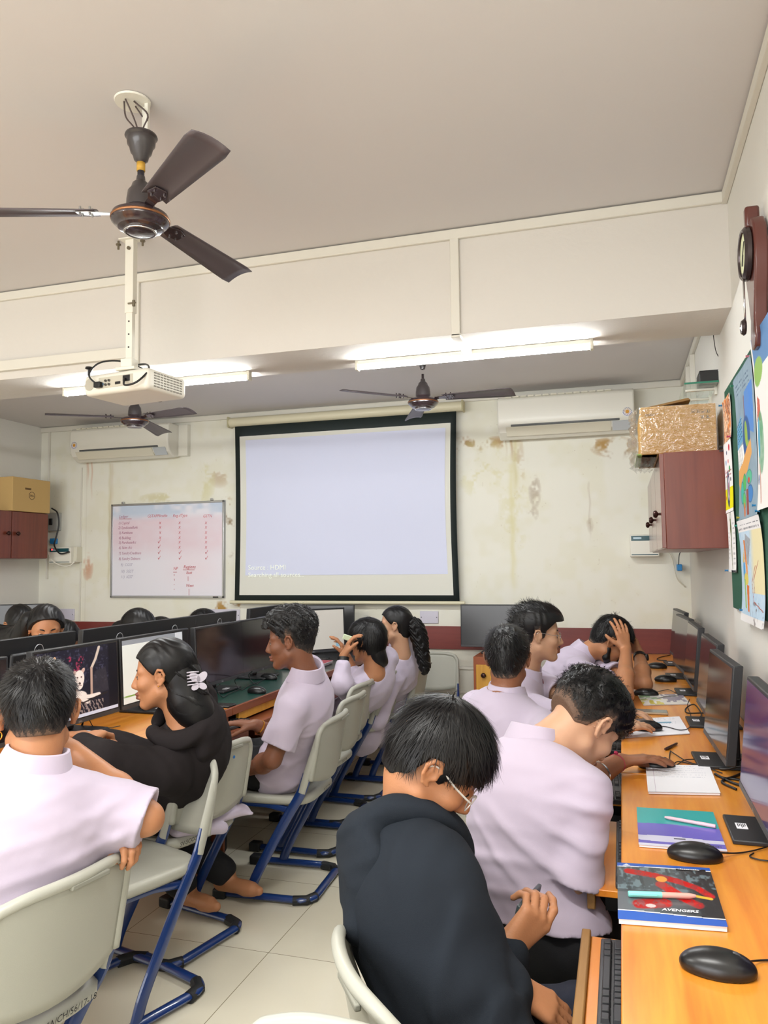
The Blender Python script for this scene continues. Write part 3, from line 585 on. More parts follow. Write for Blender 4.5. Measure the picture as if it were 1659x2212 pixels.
# ------------------------------------------------------------ desks
DX0 = -0.02
def desk_right(y0, y1, label):
    t = thing('computer_desk', label, 'desk', (.2, (y0+y1)/2, 0), 0, 'orange wood computer desks along the right wall')
    b = MB(); b.box((DX0, y0, .722), (XR-.004, y1, .75)); obj('desktop', b, DESKW, t, bevel=.003)
    for y in (y0+.01, y1-.03): b = MB(); b.box((DX0+.06, y, 0), (XR-.02, y+.02, .722)); obj('side_panel', b, DESKD, t, bevel=.002)
    b = MB(); b.box((XR-.06, y0+.03, .25), (XR-.045, y1-.03, .72)); obj('back_panel', b, DESKD, t)
    return t
def tray(t, y0, y1, x0=-.098, x1=.26, z=.655):
    b = MB(); b.box((x0+.018, y0, z-.016), (x1, y1, z)); tr = obj('keyboard_tray', b, DESKW, t, bevel=.002)
    b = MB(); b.box((x0, y0-.004, z-.045), (x0+.018, y1+.004, z+.012)); obj('tray_lip', b, EDGEW, tr, bevel=.003)
    for y in (y0+.002, y1-.014): b = MB(); b.box((x0+.04, y, z-.045), (x1, y+.012, z-.016)); obj('tray_runner', b, mat('runner_black', '#1b1c1c', rough=.35, metal=.5), tr)
d1 = desk_right(.42, 2.53, 'nearest orange desk of the right row, carrying the notebooks and black mice')
tray(d1, .85, 1.64); tray(d1, 1.87, 2.36)
d2 = desk_right(2.535, 4.40, 'middle orange desk of the right row, with papers and a magazine'); tray(d2, 2.56, 3.05, -.16); tray(d2, 3.2, 3.7, -.12)
d3 = desk_right(4.405, 5.77, 'farthest orange desk of the right row, against the back wall')
b = MB(); q0, q1 = AT(1566, 1462, X=XR-.02), AT(1598, 1500, X=XR-.02)
b.box((XR-.016, 1.6, .75), (XR-.002, 3.05, .985)); o = obj('wall_board', b, BAND, None, bevel=.002); tag(o, 'red brown laminate board standing behind the right monitors', 'board')
# left double row of desks
LX0, LX1 = -1.73, -2.86
def desk_left(y0, y1, m, label):
    t = thing('computer_desk', label, 'desk', (-2.3, (y0+y1)/2, 0), 0, 'long computer desks of the left double row')
    b = MB(); b.box((LX1, y0, .722), (LX0, y1, .748)); obj('desktop', b, m, t, bevel=.003)
    for xa, xb in ((LX0-.012, LX0+.004), (LX1-.004, LX1+.012)): b = MB(); b.box((xa, y0, .715), (xb, y1, .7505)); obj('edge_strip', b, DESKD, t, bevel=.002)
    for y in (y0+.01, y1-.03): b = MB(); b.box((LX1+.05, y, 0), (LX0-.05, y+.02, .722)); obj('side_panel', b, DESKD, t, bevel=.002)
    b = MB(); b.box((-2.27, y0, .748), (-2.25, y1, .86)); obj('partition', b, DESKD, t, bevel=.002)
    b = MB(); b.box((-2.30, y0, .86), (-2.22, y1, .872)); obj('partition_cap', b, wood('light_brown_cap', '#b07a4c', '#a56f42', '#bd8a5c', axis='Y'), t, bevel=.002)
    return t
def ltray(t, y0, y1):
    z = .665; b = MB(); b.box((-2.02, y0, z-.016), (-1.652, y1, z)); tr = obj('keyboard_tray', b, DESKD, t, bevel=.002)
    b = MB(); b.box((-1.652, y0-.004, z-.05), (-1.634, y1+.004, z+.008)); obj('tray_lip', b, DESKD, tr, bevel=.003)
    b = MB(); b.box((-1.75, y0, z+.012), (-1.735, y1, .715)); obj('apron', b, YELW if y0 > 3 else DESKD, tr)
l1 = desk_left(1.0, 3.22, DESKW, 'near long desk of the left row, brown wood, under the lion wallpaper monitor'); ltray(l1, 1.9, 2.6); ltray(l1, 2.7, 3.2)
l2 = desk_left(3.225, 4.55, GREEN, 'far long desk of the left row with a dark green top'); ltray(l2, 3.3, 4.4)
l3 = desk_left(4.555, 5.74, mat('dark_top', '#1b1b1c', rough=.4), 'last short desk of the left row, dark topped, nearest the screen')
# ------------------------------------------------------------ chairs
SEATM = CHAIRG
def make_chair(label):
    t = thing('school_chair', label, 'chair')
    # seat
    b = MB(); n = 28; rings = []
    def se(r, z, k=4.5): return [(math.copysign(abs(math.cos(a))**(2/k), math.cos(a))*r*.99, math.copysign(abs(math.sin(a))**(2/k), math.sin(a))*r, z) for a in np.linspace(0, 2*PI, n, endpoint=False)]
    for r, z in ((.05, .424), (.12, .425), (.165, .432), (.180, .436), (.190, .434), (.197, .424), (.196, .408), (.186, .398), (.12, .405), (.05, .405)): rings.append(se(r, z))
    V = [p for q in rings for p in q]; F = [(i*n+k, i*n+(k+1) % n, (i+1)*n+(k+1) % n, (i+1)*n+k) for i in range(len(rings)-1) for k in range(n)]+[tuple(range(n))[::-1], tuple((len(rings)-1)*n+k for k in range(n))]
    b.add(V, F); obj('seat', b, SEATM, t, smooth=True, world=False)
    # backrest panel with thick rolled rim and side sleeves
    def bp(a, c):
        s = 1-.06*max(0, (c-.72)/.28)**2.5; y = a*.188*s; zb = .505-.030*(1-a*a)**1.0-(0 if abs(a) < .9 else 0); zt_ = .740-.022*abs(a)**5
        z = zb+(zt_-zb)*c; x = -.196-.052*((z-.50)/.27)-.034*(1-a*a); return (x, y, z)
    b = MB(); b.grid([[bp(a, c) for a in np.linspace(-1, 1, 17)] for c in np.linspace(0, 1, 11)]); bk = obj('backrest', b, CHAIRG, t, smooth=True, world=False, solid=.007)
    rim = [bp(-1, c) for c in np.linspace(0, .9, 6)]+[bp(a, 1) for a in (-.94, -.84, -.6, -.3, 0, .3, .6, .84, .94)]+[bp(1, c) for c in np.linspace(.9, 0, 6)]
    b = MB(); b.tube(smoothpath(rim, 3), .0125, 12, flat=1.0); obj('rim', b, CHAIRG, bk, smooth=True, world=False)
    for s in (-1, 1):
        b = MB(); b.tube([(-.160, s*.190, .455), (-.185, s*.189, .53), (-.215, s*.188, .62), (-.230, s*.187, .68)], [.018, .019, .017, .012], 12, flat=.8, up=(1, 0, 0)); obj('side_sleeve', b, CHAIRG, bk, smooth='auto', world=False)
    b = MB(); b.box((-.2875, -.085, .722), (-.276, .02, .734)); o = obj('hand_slot', b, mat('slot_shadow_grey', '#8f8f84', rough=.6), bk, bevel=.003, world=False)
    for s in (-1, 1):
        b = MB(); y = s*.190
        b.tube(smoothpath([(.075, y, .022), (.045, y, .10), (-.02, y, .22), (-.10, y, .36), (-.155, y, .45), (-.185, y, .53)], 4), .021, 12, flat=.55, up=(1, 0, 0)); obj('leg', b, BLUE, t, smooth='auto', world=False)
        b = MB(); b.tube([(-.105, s*.178, .375), (.0, s*.172, .392), (.12, s*.165, .392)], .014, 10, flat=.7); obj('seat_rail', b, BLUE, t, smooth='auto', world=False)
    b = MB(); P = [(.20, -.19, .020), (0, -.19, .020), (-.14, -.19, .020)]+[(-.14-.06*math.sin(k), -.19+.06*(1-math.cos(k)), .020) for k in np.linspace(.2, PI/2, 5)]
    P = P+[(x, -y, z) for x, y, z in P[::-1]]; b.tube(P, .0135, 12, flat=1.35, up=(0, 0, 1)); obj('floor_skid', b, BLUE, t, smooth='auto', world=False)
    b = MB(); b.tube([(.12, -.165, .392), (.12, .165, .392)], .012, 10); obj('front_rail', b, BLUE, t, smooth='auto', world=False)
    for s in (-1, 1):
        b = MB(); b.box((.175, s*.19-.026, .0), (.235, s*.19+.026, .042)); obj('foot_cap', b, RUB, t, bevel=.009, segs=3, world=False)
        b = MB(); b.tube([(-.12, s*.193, .017), (-.175, s*.178, .017), (-.200, s*.135, .017)], .019, 10, flat=1.15, up=(0, 0, 1)); obj('foot_pad', b, RUB, t, smooth='auto', world=False)
    return t
def place(t, x, y, az): t.location = (x, y, 0); t.rotation_euler = (0, 0, math.radians(az)); t.matrix_basis = Matrix.Translation((x, y, 0))@Matrix.Rotation(math.radians(az), 4, 'Z')
CH = []
def chair(x, y, az, label):
    if not CH: c = make_chair(label)
    else: c = dup(CH[0], (x, y, 0), 0, label)
    place(c, x, y, az); c['group'] = 'grey and blue school chairs'; CH.append(c); return c
chA = chair(-1.40, 1.46, 171, 'school chair at front left under the student with gripped backrest, inked lettering on seat')
chS = chair(-1.594, 2.222, 250, 'empty school chair turned sideways between the front left student and the black hoodie girl')
chB = chair(-1.677, 2.64, 167, 'school chair with a blue ink spot on its back, under the black hoodie girl')
chC = chair(-1.47, 3.21, 183, 'school chair under the curly haired student at the green desk')
chE1 = chair(-1.56, 3.73, 180, 'empty school chair just behind the curly haired student')
chE2 = chair(-1.65, 4.15, 178, 'second empty school chair past the curly haired student')
chD = chair(-1.62, 4.62, 180, 'school chair under the girl filming with a phone')
chE = chair(-1.53, 5.04, 184, 'school chair under the girl with the long braid')
chW = chair(-1.31, 5.33, -80, 'empty school chair against the back wall facing the room')
chF = chair(-.22, 1.38, 35, 'school chair under the student in charcoal hoodie')
chG = chair(-.20, 1.98, 30, 'school chair under the bending student with faded nape')
chN = chair(-.405, .80, -100, 'school chair whose top rim peeks in at the bottom edge')
chH = chair(-.40, 3.02, 20, 'school chair under the student with his back turned beside the bespectacled one')
chI = chair(-.50, 3.62, 5, 'school chair under the bespectacled student with maroon tie')
chJ = chair(-.42, 4.22, 0, 'school chair under the student holding his head')
def onchair(c, p): return np.array(c.matrix_basis@Vector(p))
def chair_text(c, s, y0=.15, sz=.021, zz=.414):
    # lettering on the rolled rear edge of the seat
    M = c.matrix_basis; seat = [k for k in c.children if k.name.startswith('seat') and 'rail' not in k.name][0]
    o = M@Vector((-.1975, y0, zz)); u = M.to_3x3()@Vector((0, -1, 0)); w = M.to_3x3()@Vector((-.05, 0, 1)); x = text('seat_lettering', s, sz, BLACKINK, o, u, w, c, shear=.1, depth=.0012); return x
chair_text(chA, 'SV-SCCCMS/RUSA/CH/56/17-18'); chair_text(chB, 'SV-SCCCMS/RUSA/CH'); chair_text(chC, 'SV-SCCCMS', .02, .018); chair_text(chE1, '56/17-18', .05, .018); chair_text(chE2, 'CH/40/17-18', .05, .018)
p = onchair(chB, (-.243, -.045, .69)); b = MB(); b.lathe([(0, 0), (.006, 0), (.006, .001), (0, .001)], onchair(chB, (-.272, -.05, .69)), 12, nrm(onchair(chB, (-1, 0, 0))-onchair(chB, (0, 0, 0)))); o = obj('ink_spot', b, mat('ink_blue', '#2f6fb5', rough=.5), chB); 
# ------------------------------------------------------------ monitors
def make_monitor(name, label, disp=GLASSB, tilt=6, zb=.045, W=.475, Hh=.295):
    t = thing(name, label, 'monitor'); c, s = math.cos(math.radians(tilt)), math.sin(math.radians(tilt))
    def fr(x, y, z): return (-.0+x*c-z*s-.0, y, zb+x*s*0+z*c+x*0)   # panel frame: z up the panel, leaning back (towards -x)
    def bx(x0, y0, z0, x1, y1, z1): b = MB(); b.box((x0, y0, z0), (x1, y1, z1)); b.v = [fr(*v) for v in b.v]; return b
    obj('housing', bx(-.028, -W/2, 0, 0, W/2, Hh), MONB, t, bevel=.003, world=False)
    obj('rear_cover', bx(-.045, -W*.3, Hh*.12, -.026, W*.3, Hh*.8), MONB, t, bevel=.010, world=False)
    obj('display', bx(-.004, -W/2+.009, .018, .0008, W/2-.009, Hh-.009), disp, t, world=False)
    obj('bezel_chin', bx(-.003, -W/2+.002, .001, .0016, W/2-.002, .0165), MONE, t, bevel=.0008, world=False)
    b = MB(); b.box((-.075, -.028, .012), (-.050, .028, .20)); b.box((-.055, -.025, .15), (-.035, .025, .20)); obj('stand_neck', b, MONB, t, bevel=.005, world=False)
    b = MB(); b.box((-.13, -.095, 0), (.060, .095, .011)); obj('stand_base', b, MONB, t, bevel=.003, world=False)
    b = MB(); b.box((.015, -.030, .0112), (.040, .012, .0116)); st = obj('asset_sticker', b, PAPER, t, world=False); 
    b = MB(); 
    for i in range(5): b.box((.018+.004*i, -.026, .0117), (.020+.004*i, -.026+.03*(.6+.4*((i*7) % 3)/2), .0119))
    obj('sticker_print', b, BLACKINK, st, world=False)
    pts = [fr(-.0460, .026*math.cos(a), Hh*.80+.026*math.sin(a)) for a in np.linspace(0, 2*PI, 30, endpoint=False)]
    b = MB(); b.tube(pts, .0016, 6, closed=True); lg = obj('logo_ring', b, mat('logo_silver', '#c9cbcf', rough=.3, metal=.6), t, world=False)
    text('logo_lettering', 'DELL', .018, mat('logo_silver', '#c9cbcf'), fr(-.0462, .021, Hh*.80-.007), (0, -1, 0), (s*-1, 0, c), lg, world=False)
    text('brand_mark', 'DELL', .010, mat('logo_silver', '#c9cbcf'), fr(.0019, -.012, .004), (0, 1, 0), (0, 0, 1), t, world=False)
    t['fr'] = 0; del t['fr']
    return t, fr
RM, _ = make_monitor('computer_monitor', 'black monitor, nearest of the right row, mostly out of frame')
def cmp_(o, pref): return [k for k in o.children if k.name.startswith(pref)]
def mon(x, y, az, label, grp, src=RM, z=.75):
    m = dup(src, (x, y, z), 0, label, grp); m.rotation_euler = (0, 0, math.radians(az)); m.location = (x, y, z); m.matrix_basis = Matrix.Translation((x, y, z))@Matrix.Rotation(math.radians(az), 4, 'Z'); return m
GR = 'black monitors along the right wall'
RM['group'] = GR
mons = []
PURP = mat('violet_screen', '#2a1850', rough=.12, spec=.9, emit='#3a1f86', estr=.10)
def violet(m):
    for k in cmp_(m, 'display'):
        k.data = k.data.copy(); k.data.materials.clear(); k.data.materials.append(PURP)
RMS = [(.290, 1.48, 178), (.285, 2.06, 180), (.268, 2.735, 182), (.295, 3.36, 181), (.298, 4.11, 181), (.288, 4.66, 184), (.305, 5.22, 184)]
RL = ['', 'black monitor glowing violet behind the teal notebook', 'black monitor turned edge-on behind the pencil-written papers', 'black monitor beside the loose papers, third from camera', 'black monitor behind the magazine', 'black monitor one short of the far end of the right row', 'black monitor at the far end of the right row, nearest back wall']
RM.matrix_basis = Matrix.Translation((.290, 1.46, .75))@Matrix.Rotation(math.radians(179), 4, 'Z'); mons.append(RM)
for (x, y, az), l in list(zip(RMS, RL))[1:]: mons.append(mon(x, y, az, l, GR))
violet(mons[0]); violet(mons[1])
LMp, lfr = make_monitor('computer_monitor', 'monitor showing a lion wallpaper', tilt=3, zb=.040, W=.50, Hh=.305)
GL = 'black monitors on the near side of the left desks'; LMp['group'] = GL; LMp['label'] = 'monitor showing a lioness resting on a branch under a red-leafed tree'
LMp.location = (-2.05, 2.585, .75); LMp.matrix_basis = Matrix.Translation((-2.05, 2.585, .75))
lm = [LMp]
for y, l in ((1.95, 'dark monitor at the left edge behind the front left student'), (3.10, 'monitor with a bright white page half hidden by the black hoodie girl'), (3.66, 'switched-off monitor just past the girl with butterfly clip'), (4.14, 'switched-off monitor in front of the curly haired student'), ):
    lm.append(mon(-2.05 if y < 3.3 else -2.02, y, 0 if y != 1.95 else -4, l, GL, LMp))
m5 = mon(-2.06, 5.02, -42, 'tilted monitor showing square codes area left blank, behind the curly haired student', GL, LMp); m5['label'] = 'monitor with pale grey web page, in front of the girl holding the phone'
m6 = mon(-2.20, 5.52, -82, 'grey idle monitor under the lower edge of projection screen', GL, LMp)
m7 = mon(-4.95, 5.35, -60, 'grey idle monitor at far left behind the bowed heads', 'idle grey monitors by the back wall', LMp)
m8 = mon(-.885, 5.58, -88, 'grey idle monitor standing on the small wooden cupboard', 'idle grey monitors by the back wall', LMp, .755)
for m in (m6, m7, m8):
    for k in cmp_(m, 'display'): k.data = k.data.copy(); k.data.materials.clear(); k.data.materials.append(MATTE_SCR)
GBK = 'black monitors on the far side of the left desks, seen from behind'
for y, l in ((2.72, 'rear of black monitor above the lion wallpaper one'), (3.27, 'rear of black monitor behind the white page'), (3.76, 'rear of black monitor with round logo above the butterfly clip'), (4.26, 'rear of black monitor above the switched-off pair'), (4.95, 'rear of black monitor left of the curly hair'), (2.15, 'rear of black monitor at left edge')):
    mon(-2.43, y, 180, l, GBK, LMp, .768 if y != 2.15 else .76)
def screen_on(m, name, fn, nx, ny, emis=.9, W=.50, Hh=.305):
    o, a, b_ = (np.array(m.matrix_basis@Vector(lfr(.0014, y, z))) for y, z in ((-W/2+.012, .022), (W/2-.012, .022), (-W/2+.012, Hh-.012)))
    return panel(name, fn, nx, ny, o, a-o, b_-o, attr_mat('lit_display', rough=.3, emis=emis), m)
def poly_in(A, B, pts):
    ins = np.zeros(A.shape, bool); n = len(pts)
    for i in range(n):
        (x0, y0), (x1, y1) = pts[i], pts[(i+1) % n]; c = (y0 > B) != (y1 > B); ins ^= c & (A < (x1-x0)*(B-y0)/((y1-y0) if y1 != y0 else 1e-9)+x0)
    return ins.astype(float)
def ell_in(A, B, x, y, rx, ry, rot=0):
    c, s = math.cos(rot), math.sin(rot); u = (A-x)*c+(B-y)*s; v = -(A-x)*s+(B-y)*c; return (1-sm((u/rx)**2+(v/ry)**2, .85, 1.1))
def stroke(A, B, pts, w):
    d = np.full(A.shape, 9.)
    for (x0, y0), (x1, y1) in zip(pts[:-1], pts[1:]):
        dx, dy = x1-x0, y1-y0; t = np.clip(((A-x0)*dx+(B-y0)*dy)/(dx*dx+dy*dy+1e-12), 0, 1); d = np.minimum(d, np.hypot(A-x0-t*dx, B-y0-t*dy))
    return 1-sm(d, w*.7, w*1.1)
def lion(A, B):
    n = vnoise(A*30, B*18, 1)*.5+vnoise(A*70, B*50, 2)*.5; C = np.ones(A.shape+(3,))*LC('#1d1d2b'); C = mixc(C, LC('#4a4a63'), sm(n, .55, .8)*.6*(B > .45)); C = mixc(C, LC('#10101a'), sm(A, .86, .9))
    C = mixc(C, LC('#3f3c44'), poly_in(A, B, [(.62, .28), (.70, .62), (.84, .66), (.88, .3)])*.7*(.5+.5*n))
    for x, y, r in ((.50, .78, .04), (.47, .70, .035), (.33, .56, .05), (.38, .86, .03), (.53, .84, .03)): C = mixc(C, LC('#8c3450'), ell_in(A, B, x, y, r, r*1.4)*sm(n, .4, .55))
    C = mixc(C, LC('#cdbfb2'), stroke(A, B, [(.76, .97), (.71, .80), (.655, .68)], .018)); C = mixc(C, LC('#b59a8c'), stroke(A, B, [(.655, .68), (.65, .30)], .016))
    W_ = LC('#e8ded8'); D = LC('#c7a79b')
    C = mixc(C, D, ell_in(A, B, .40, .33, .09, .16)); C = mixc(C, W_, ell_in(A, B, .47, .30, .12, .085)); C = mixc(C, W_, stroke(A, B, [(.47, .30), (.62, .27), (.74, .27)], .030)); C = mixc(C, W_, stroke(A, B, [(.50, .28), (.60, .20)], .032))
    C = mixc(C, D, ell_in(A, B, .455, .64, .022, .045, .4)); C = mixc(C, D, ell_in(A, B, .545, .66, .022, .045, -.4)); C = mixc(C, W_, ell_in(A, B, .50, .56, .062, .12)); C = mixc(C, W_, ell_in(A, B, .50, .47, .045, .07))
    for x in (.478, .525): C = mixc(C, LC('#5a4038'), ell_in(A, B, x, .575, .010, .012))
    C = mixc(C, LC('#4a3430'), ell_in(A, B, .502, .488, .014, .018)); C = mixc(C, LC('#6a5048'), stroke(A, B, [(.48, .455), (.502, .465), (.525, .455)], .005))
    C = mixc(C, LC('#2a2422'), stroke(A, B, [(.30, .20), (.55, .20), (.70, .24), (.86, .27)], .012))
    br = np.abs(np.sin(A*70+B*25+3*n)); C = mixc(C, LC('#9c8c88'), (B < .20)*(B > .03)*(A < .80)*(A > .1)*sm(br, .80, .95)*.8)
    C = mixc(C, LC('#c9cede'), (B < .045)*1.0)
    for i in range(5): C = mixc(C, LC('#5a6684'), ell_in(A, B, .18+.04*i, .022, .008, .012))
    for x, c_ in ((.06, '#e6e8ee'), (.115, '#e6e8ee'), (.165, '#d6dce8'), (.215, '#e0b48a')): C = mixc(C, LC(c_), ell_in(A, B, x, .90, .014, .026)); C = mixc(C, LC('#8a8c9a'), ((np.abs(A-x) < .02)*(np.abs(B-.855) < .006))*1.0)
    C = mixc(C, LC('#e6e8ee'), ell_in(A, B, .165, .79, .012, .022)); return C
screen_on(LMp, 'wallpaper', lion, 240, 150, .30)
def doc(A, B):
    C = np.ones(A.shape+(3,))*LC('#dde2dd'); C = mixc(C, LC('#8f949c'), (B > .93)*1.); C = mixc(C, LC('#7fa050'), stroke(A, B, [(0, .12), (.5, .10)], .008)); C = mixc(C, LC('#9aa09a'), ((np.abs(B-.88) < .006)*(A < .5))*1.); C = mixc(C, LC('#c9cdd2'), (A > .86)*1.); return C
screen_on(lm[2], 'white_page', doc, 60, 40, .35)
def web(A, B):
    C = np.ones(A.shape+(3,))*LC('#b9b5ad'); C = mixc(C, LC('#7fa4b8'), ell_in(A, B, .90, .10, .04, .06)); C = mixc(C, LC('#8f8b84'), ((np.abs(A-.3) < .2)*(np.sin(B*90) > .5)*(B < .25)*(B > .1))*.4); return C
screen_on(m5, 'web_page', web, 60, 40, .25)
t = thing('computer_desk', 'small dark desk in the far left corner under the idle grey monitor', 'desk', (-4.8, 5.4, 0)); b = MB(); b.box((-5.05, 4.9, .722), (-4.45, 5.76, .75)); obj('desktop', b, DESKD, t)
for y in (4.92, 5.72): b = MB(); b.box((-5.0, y, 0), (-4.5, y+.02, .722)); obj('side_panel', b, DESKD, t)
# ------------------------------------------------------------ keyboards and mice
KEYROWS = [(0, [1]+[0]+[1]*4+[.5]+[1]*4+[.5]+[1]*4), ]
def make_keyboard(label, keys=True):
    """long side along local y, keys rise along local x; 0.44 x 0.14"""
    t = thing('keyboard', label, 'keyboard'); b = MB(); b.box((-.070, -.22, 0), (.070, .22, .016)); obj('base', b, KEYB, t, bevel=.004, world=False)
    rows = [(-.056, [1.25, 1.25, 1.25, 6.25, 1.25, 1.25, 1.25, 1.25]), (-.037, [2.25]+[1]*10+[2.75]), (-.018, [1.75]+[1]*11+[2.25]), (.001, [1.5]+[1]*12+[1.5]), (.020, [1]*13+[2]), (.046, [1, -1]+[1]*4+[-.5]+[1]*4+[-.5]+[1]*4)]
    u = .0185; specs = []
    for x, ws in rows:
        y = .205
        for w in ws:
            if w > 0: specs.append((x, y-w*u+.0015, y-.0015))
            y -= abs(w)*u
    for x in (-.056, -.037, -.018, .001, .020, .046):
        for k in range(4):
            if x == .046 and k > 2: continue
            specs.append((x, -.215+k*u+.001, -.215+(k+1)*u-.0015))
    big = MB()
    for (x, y0, y1) in specs:
        c = MB() if keys else big; x0, x1 = x-.0082, x+.0082; V = [(x0, y0, .014), (x1, y0, .014), (x1, y1, .014), (x0, y1, .014), (x0+.002, y0+.002, .0235), (x1-.003, y0+.002, .0240), (x1-.003, y1-.002, .0240), (x0+.002, y1-.002, .0235)]
        c.add(V, [(0, 3, 2, 1), (4, 5, 6, 7), (0, 1, 5, 4), (1, 2, 6, 5), (2, 3, 7, 6), (3, 0, 4, 7)])
        if keys: obj('key', c, KEYM, t, bevel=.001, world=False)
    if not keys: o = obj('keys', big, KEYM, t, world=False); 
    return t
GK = 'black keyboards on the desk trays'
K1 = make_keyboard('black keyboard on the nearest right tray, half under the desktop', True)
def kb(src, x, y, z, az, label): k = dup(src, (x, y, z), math.radians(az), label, GK); k.matrix_basis = Matrix.Translation((x, y, z))@Matrix.Rotation(math.radians(az), 4, 'Z'); return k
K1.matrix_basis = Matrix.Translation((.010, 1.385, .655)); K1['group'] = GK
K2 = make_keyboard('black keyboard on second right tray, beside the teal notebook', False); K2.matrix_basis = Matrix.Translation((.035, 2.10, .655)); K2['group'] = GK
kb(K2, -.02, 2.74, .655, 2, 'black keyboard under the forearm with silver bangle'); kb(K2, -.03, 3.38, .655, 0, 'black keyboard on the tray below the loose papers')
kb(K2, -1.80, 2.42, .665, 180, 'black keyboard below the sleeves of the black hoodie girl'); kb(K2, -1.77, 3.10, .665, 172, 'black keyboard under the hand with gold bracelet')
kb(K2, -2.0, 4.70, .748, 170, 'black keyboard on the dark desk in front of the phone girl')
def make_mouse(label):
    t = thing('computer_mouse', label, 'mouse'); F = Field(); F.el((0, 0, .010), (.054, .030, .025), None, .01); F.el((.012, 0, .008), (.048, .030, .020), None, .015); F.post = [lambda P, d: np.maximum(d, .0005-P[:, 2])]
    V, Fc = surfnet(F, .0022); o = npmesh('shell', V, Fc, mat('mouse_shell', '#141415', rough=.32, spec=.5), t)
    b = MB(); b.lathe([(0, -.003), (.009, -.003), (.009, .003), (0, .003)], (.030, 0, .0255), 16, (0, 1, 0)); obj('scroll_wheel', b, mat('wheel_grey', '#4a4a4c', rough=.5), t, smooth='auto', world=False)
    b = MB(); b.tube([(.02, 0, .0335), (.036, 0, .0285), (.05, 0, .0185)], .0007, 6); obj('button_split', b, RUB, t, world=False); return t
M1 = make_mouse('black mouse nearest camera on the bare orange desktop'); GM = 'black mice'
def mouse(x, y, az, label, z=.75, src=None): k = dup(src or M1, (x, y, z), math.radians(az), label, GM); k.matrix_basis = Matrix.Translation((x, y, z))@Matrix.Rotation(math.radians(az), 4, 'Z'); return k
M1['group'] = GM; q = AT(1545, 2085, Z=.76); M1.matrix_basis = Matrix.Translation((q[0], q[1], .75))@Matrix.Rotation(math.radians(-3), 4, 'Z')
q = AT(1497, 1845, Z=.76); mouse(q[0], q[1], 2, 'black mouse overlapping the corner of the teal notebook')
q = AT(1422, 1645, Z=.77); mG = mouse(q[0]-.01, q[1], 5, 'black mouse under the hand with red thread')
q = AT(1395, 1571, Z=.765); mI = mouse(q[0], q[1], 8, 'black mouse under the lighter hand on the papers', .756)
q = AT(1394, 1496, Z=.765); mouse(q[0], q[1], 0, 'black mouse above the magazine by the leaning elbow')
q = AT(1436, 1466, Z=.765); mouse(q[0], q[1], 0, 'black mouse in the middle of the far desks'); q = AT(1418, 1438, Z=.765); mouse(q[0], q[1], 0, 'black mouse farthest along the right desks')
q = AT(556, 1492, Z=.76); mouse(q[0], q[1], 165, 'black mouse on the dark green desktop', .748); q = AT(582, 1463, Z=.76); mouse(q[0], q[1], 165, 'black mouse farther back on the dark green desktop', .748)
# cables
def cable(name, pts, label, r=.0018, m=None, n=8): b = MB(); b.tube(smoothpath(pts, n), r, 6); o = obj(name, b, m or BLK, None, smooth=True); return tag(o, label, 'cable', 'black cables on the desks')
def Z(px, py, z=.754): return AT(px, py, Z=z)
cable('mouse_cable', [Z(1618, 2077, .765), Z(1640, 2075), Z(1680, 2073), Z(1720, 2070)], 'thin black cable of the nearest mouse')
cable('mouse_cable', [Z(1549, 1842, .765), Z(1590, 1843), Z(1625, 1838), Z(1655, 1830)], 'thin black cable of mouse by the teal notebook')
cable('mouse_cable', [Z(1628, 1843), Z(1620, 1850), Z(1640, 1857), Z(1680, 1862)], 'short black cable loop at the right edge')
cable('mouse_cable', [Z(1443, 1645, .765), Z(1450, 1655), Z(1465, 1645), Z(1500, 1652), Z(1520, 1655)], 'black cable from the mouse under the threaded wrist')
cable('mouse_cable', [Z(1448, 1622), Z(1460, 1630), Z(1485, 1645), Z(1520, 1655), Z(1560, 1670)], 'tangled black cable beside the brown pen'); cable('mouse_cable', [Z(1448, 1622), Z(1446, 1640), Z(1456, 1655), Z(1478, 1642), Z(1500, 1640)], 'tangled black cable loop beside the pen')
cable('monitor_cable', [Z(1600, 1640, .78), Z(1570, 1645), Z(1545, 1652), Z(1560, 1662), Z(1600, 1655, .77), Z(1605, 1668), Z(1570, 1682), Z(1545, 1672), Z(1580, 1690), Z(1610, 1700)], 'thick black cable coiled behind the exercise sheet', .0042)
cable('monitor_cable', [Z(1590, 1705), Z(1560, 1690), Z(1575, 1682), Z(1610, 1688), Z(1640, 1700)], 'thick black cable loop under the violet monitor', .0042)
cable('mouse_cable', [Z(1417, 1569, .76), Z(1440, 1570, .758), Z(1470, 1577, .758), Z(1490, 1570), Z(1492, 1545), Z(1485, 1525), Z(1490, 1510, .78)], 'black cable curving over the loose papers')
cable('monitor_cable', [Z(1520, 1540, .77), Z(1485, 1540), Z(1482, 1530), Z(1500, 1522, .77), Z(1515, 1545), Z(1495, 1558), Z(1520, 1560)], 'black cable hanging behind the third monitor', .003)
cable('mouse_cable', [Z(1414, 1496, .765), Z(1430, 1492), Z(1445, 1490), Z(1460, 1497)], 'black cable of the mouse by the magazine')
cable('monitor_cable', [Z(1448, 1415), Z(1425, 1420), Z(1420, 1425), Z(1440, 1427)], 'black cable on the farthest desk', .003)
for i, (x, y) in enumerate(((475, 1478), (515, 1462), (545, 1450))): cable('monitor_cable', [AT(x, y, Z=.86), AT(x-8, y+10, Z=.80), Z(x+6, y+28), Z(x+20, y+20), Z(x+45, y+10)], ['black cable drooping behind the pair of dark monitors, left loop', 'black cable drooping behind the pair of dark monitors, middle loop', 'black cable drooping behind the pair of dark monitors, right loop'][i], .0022)
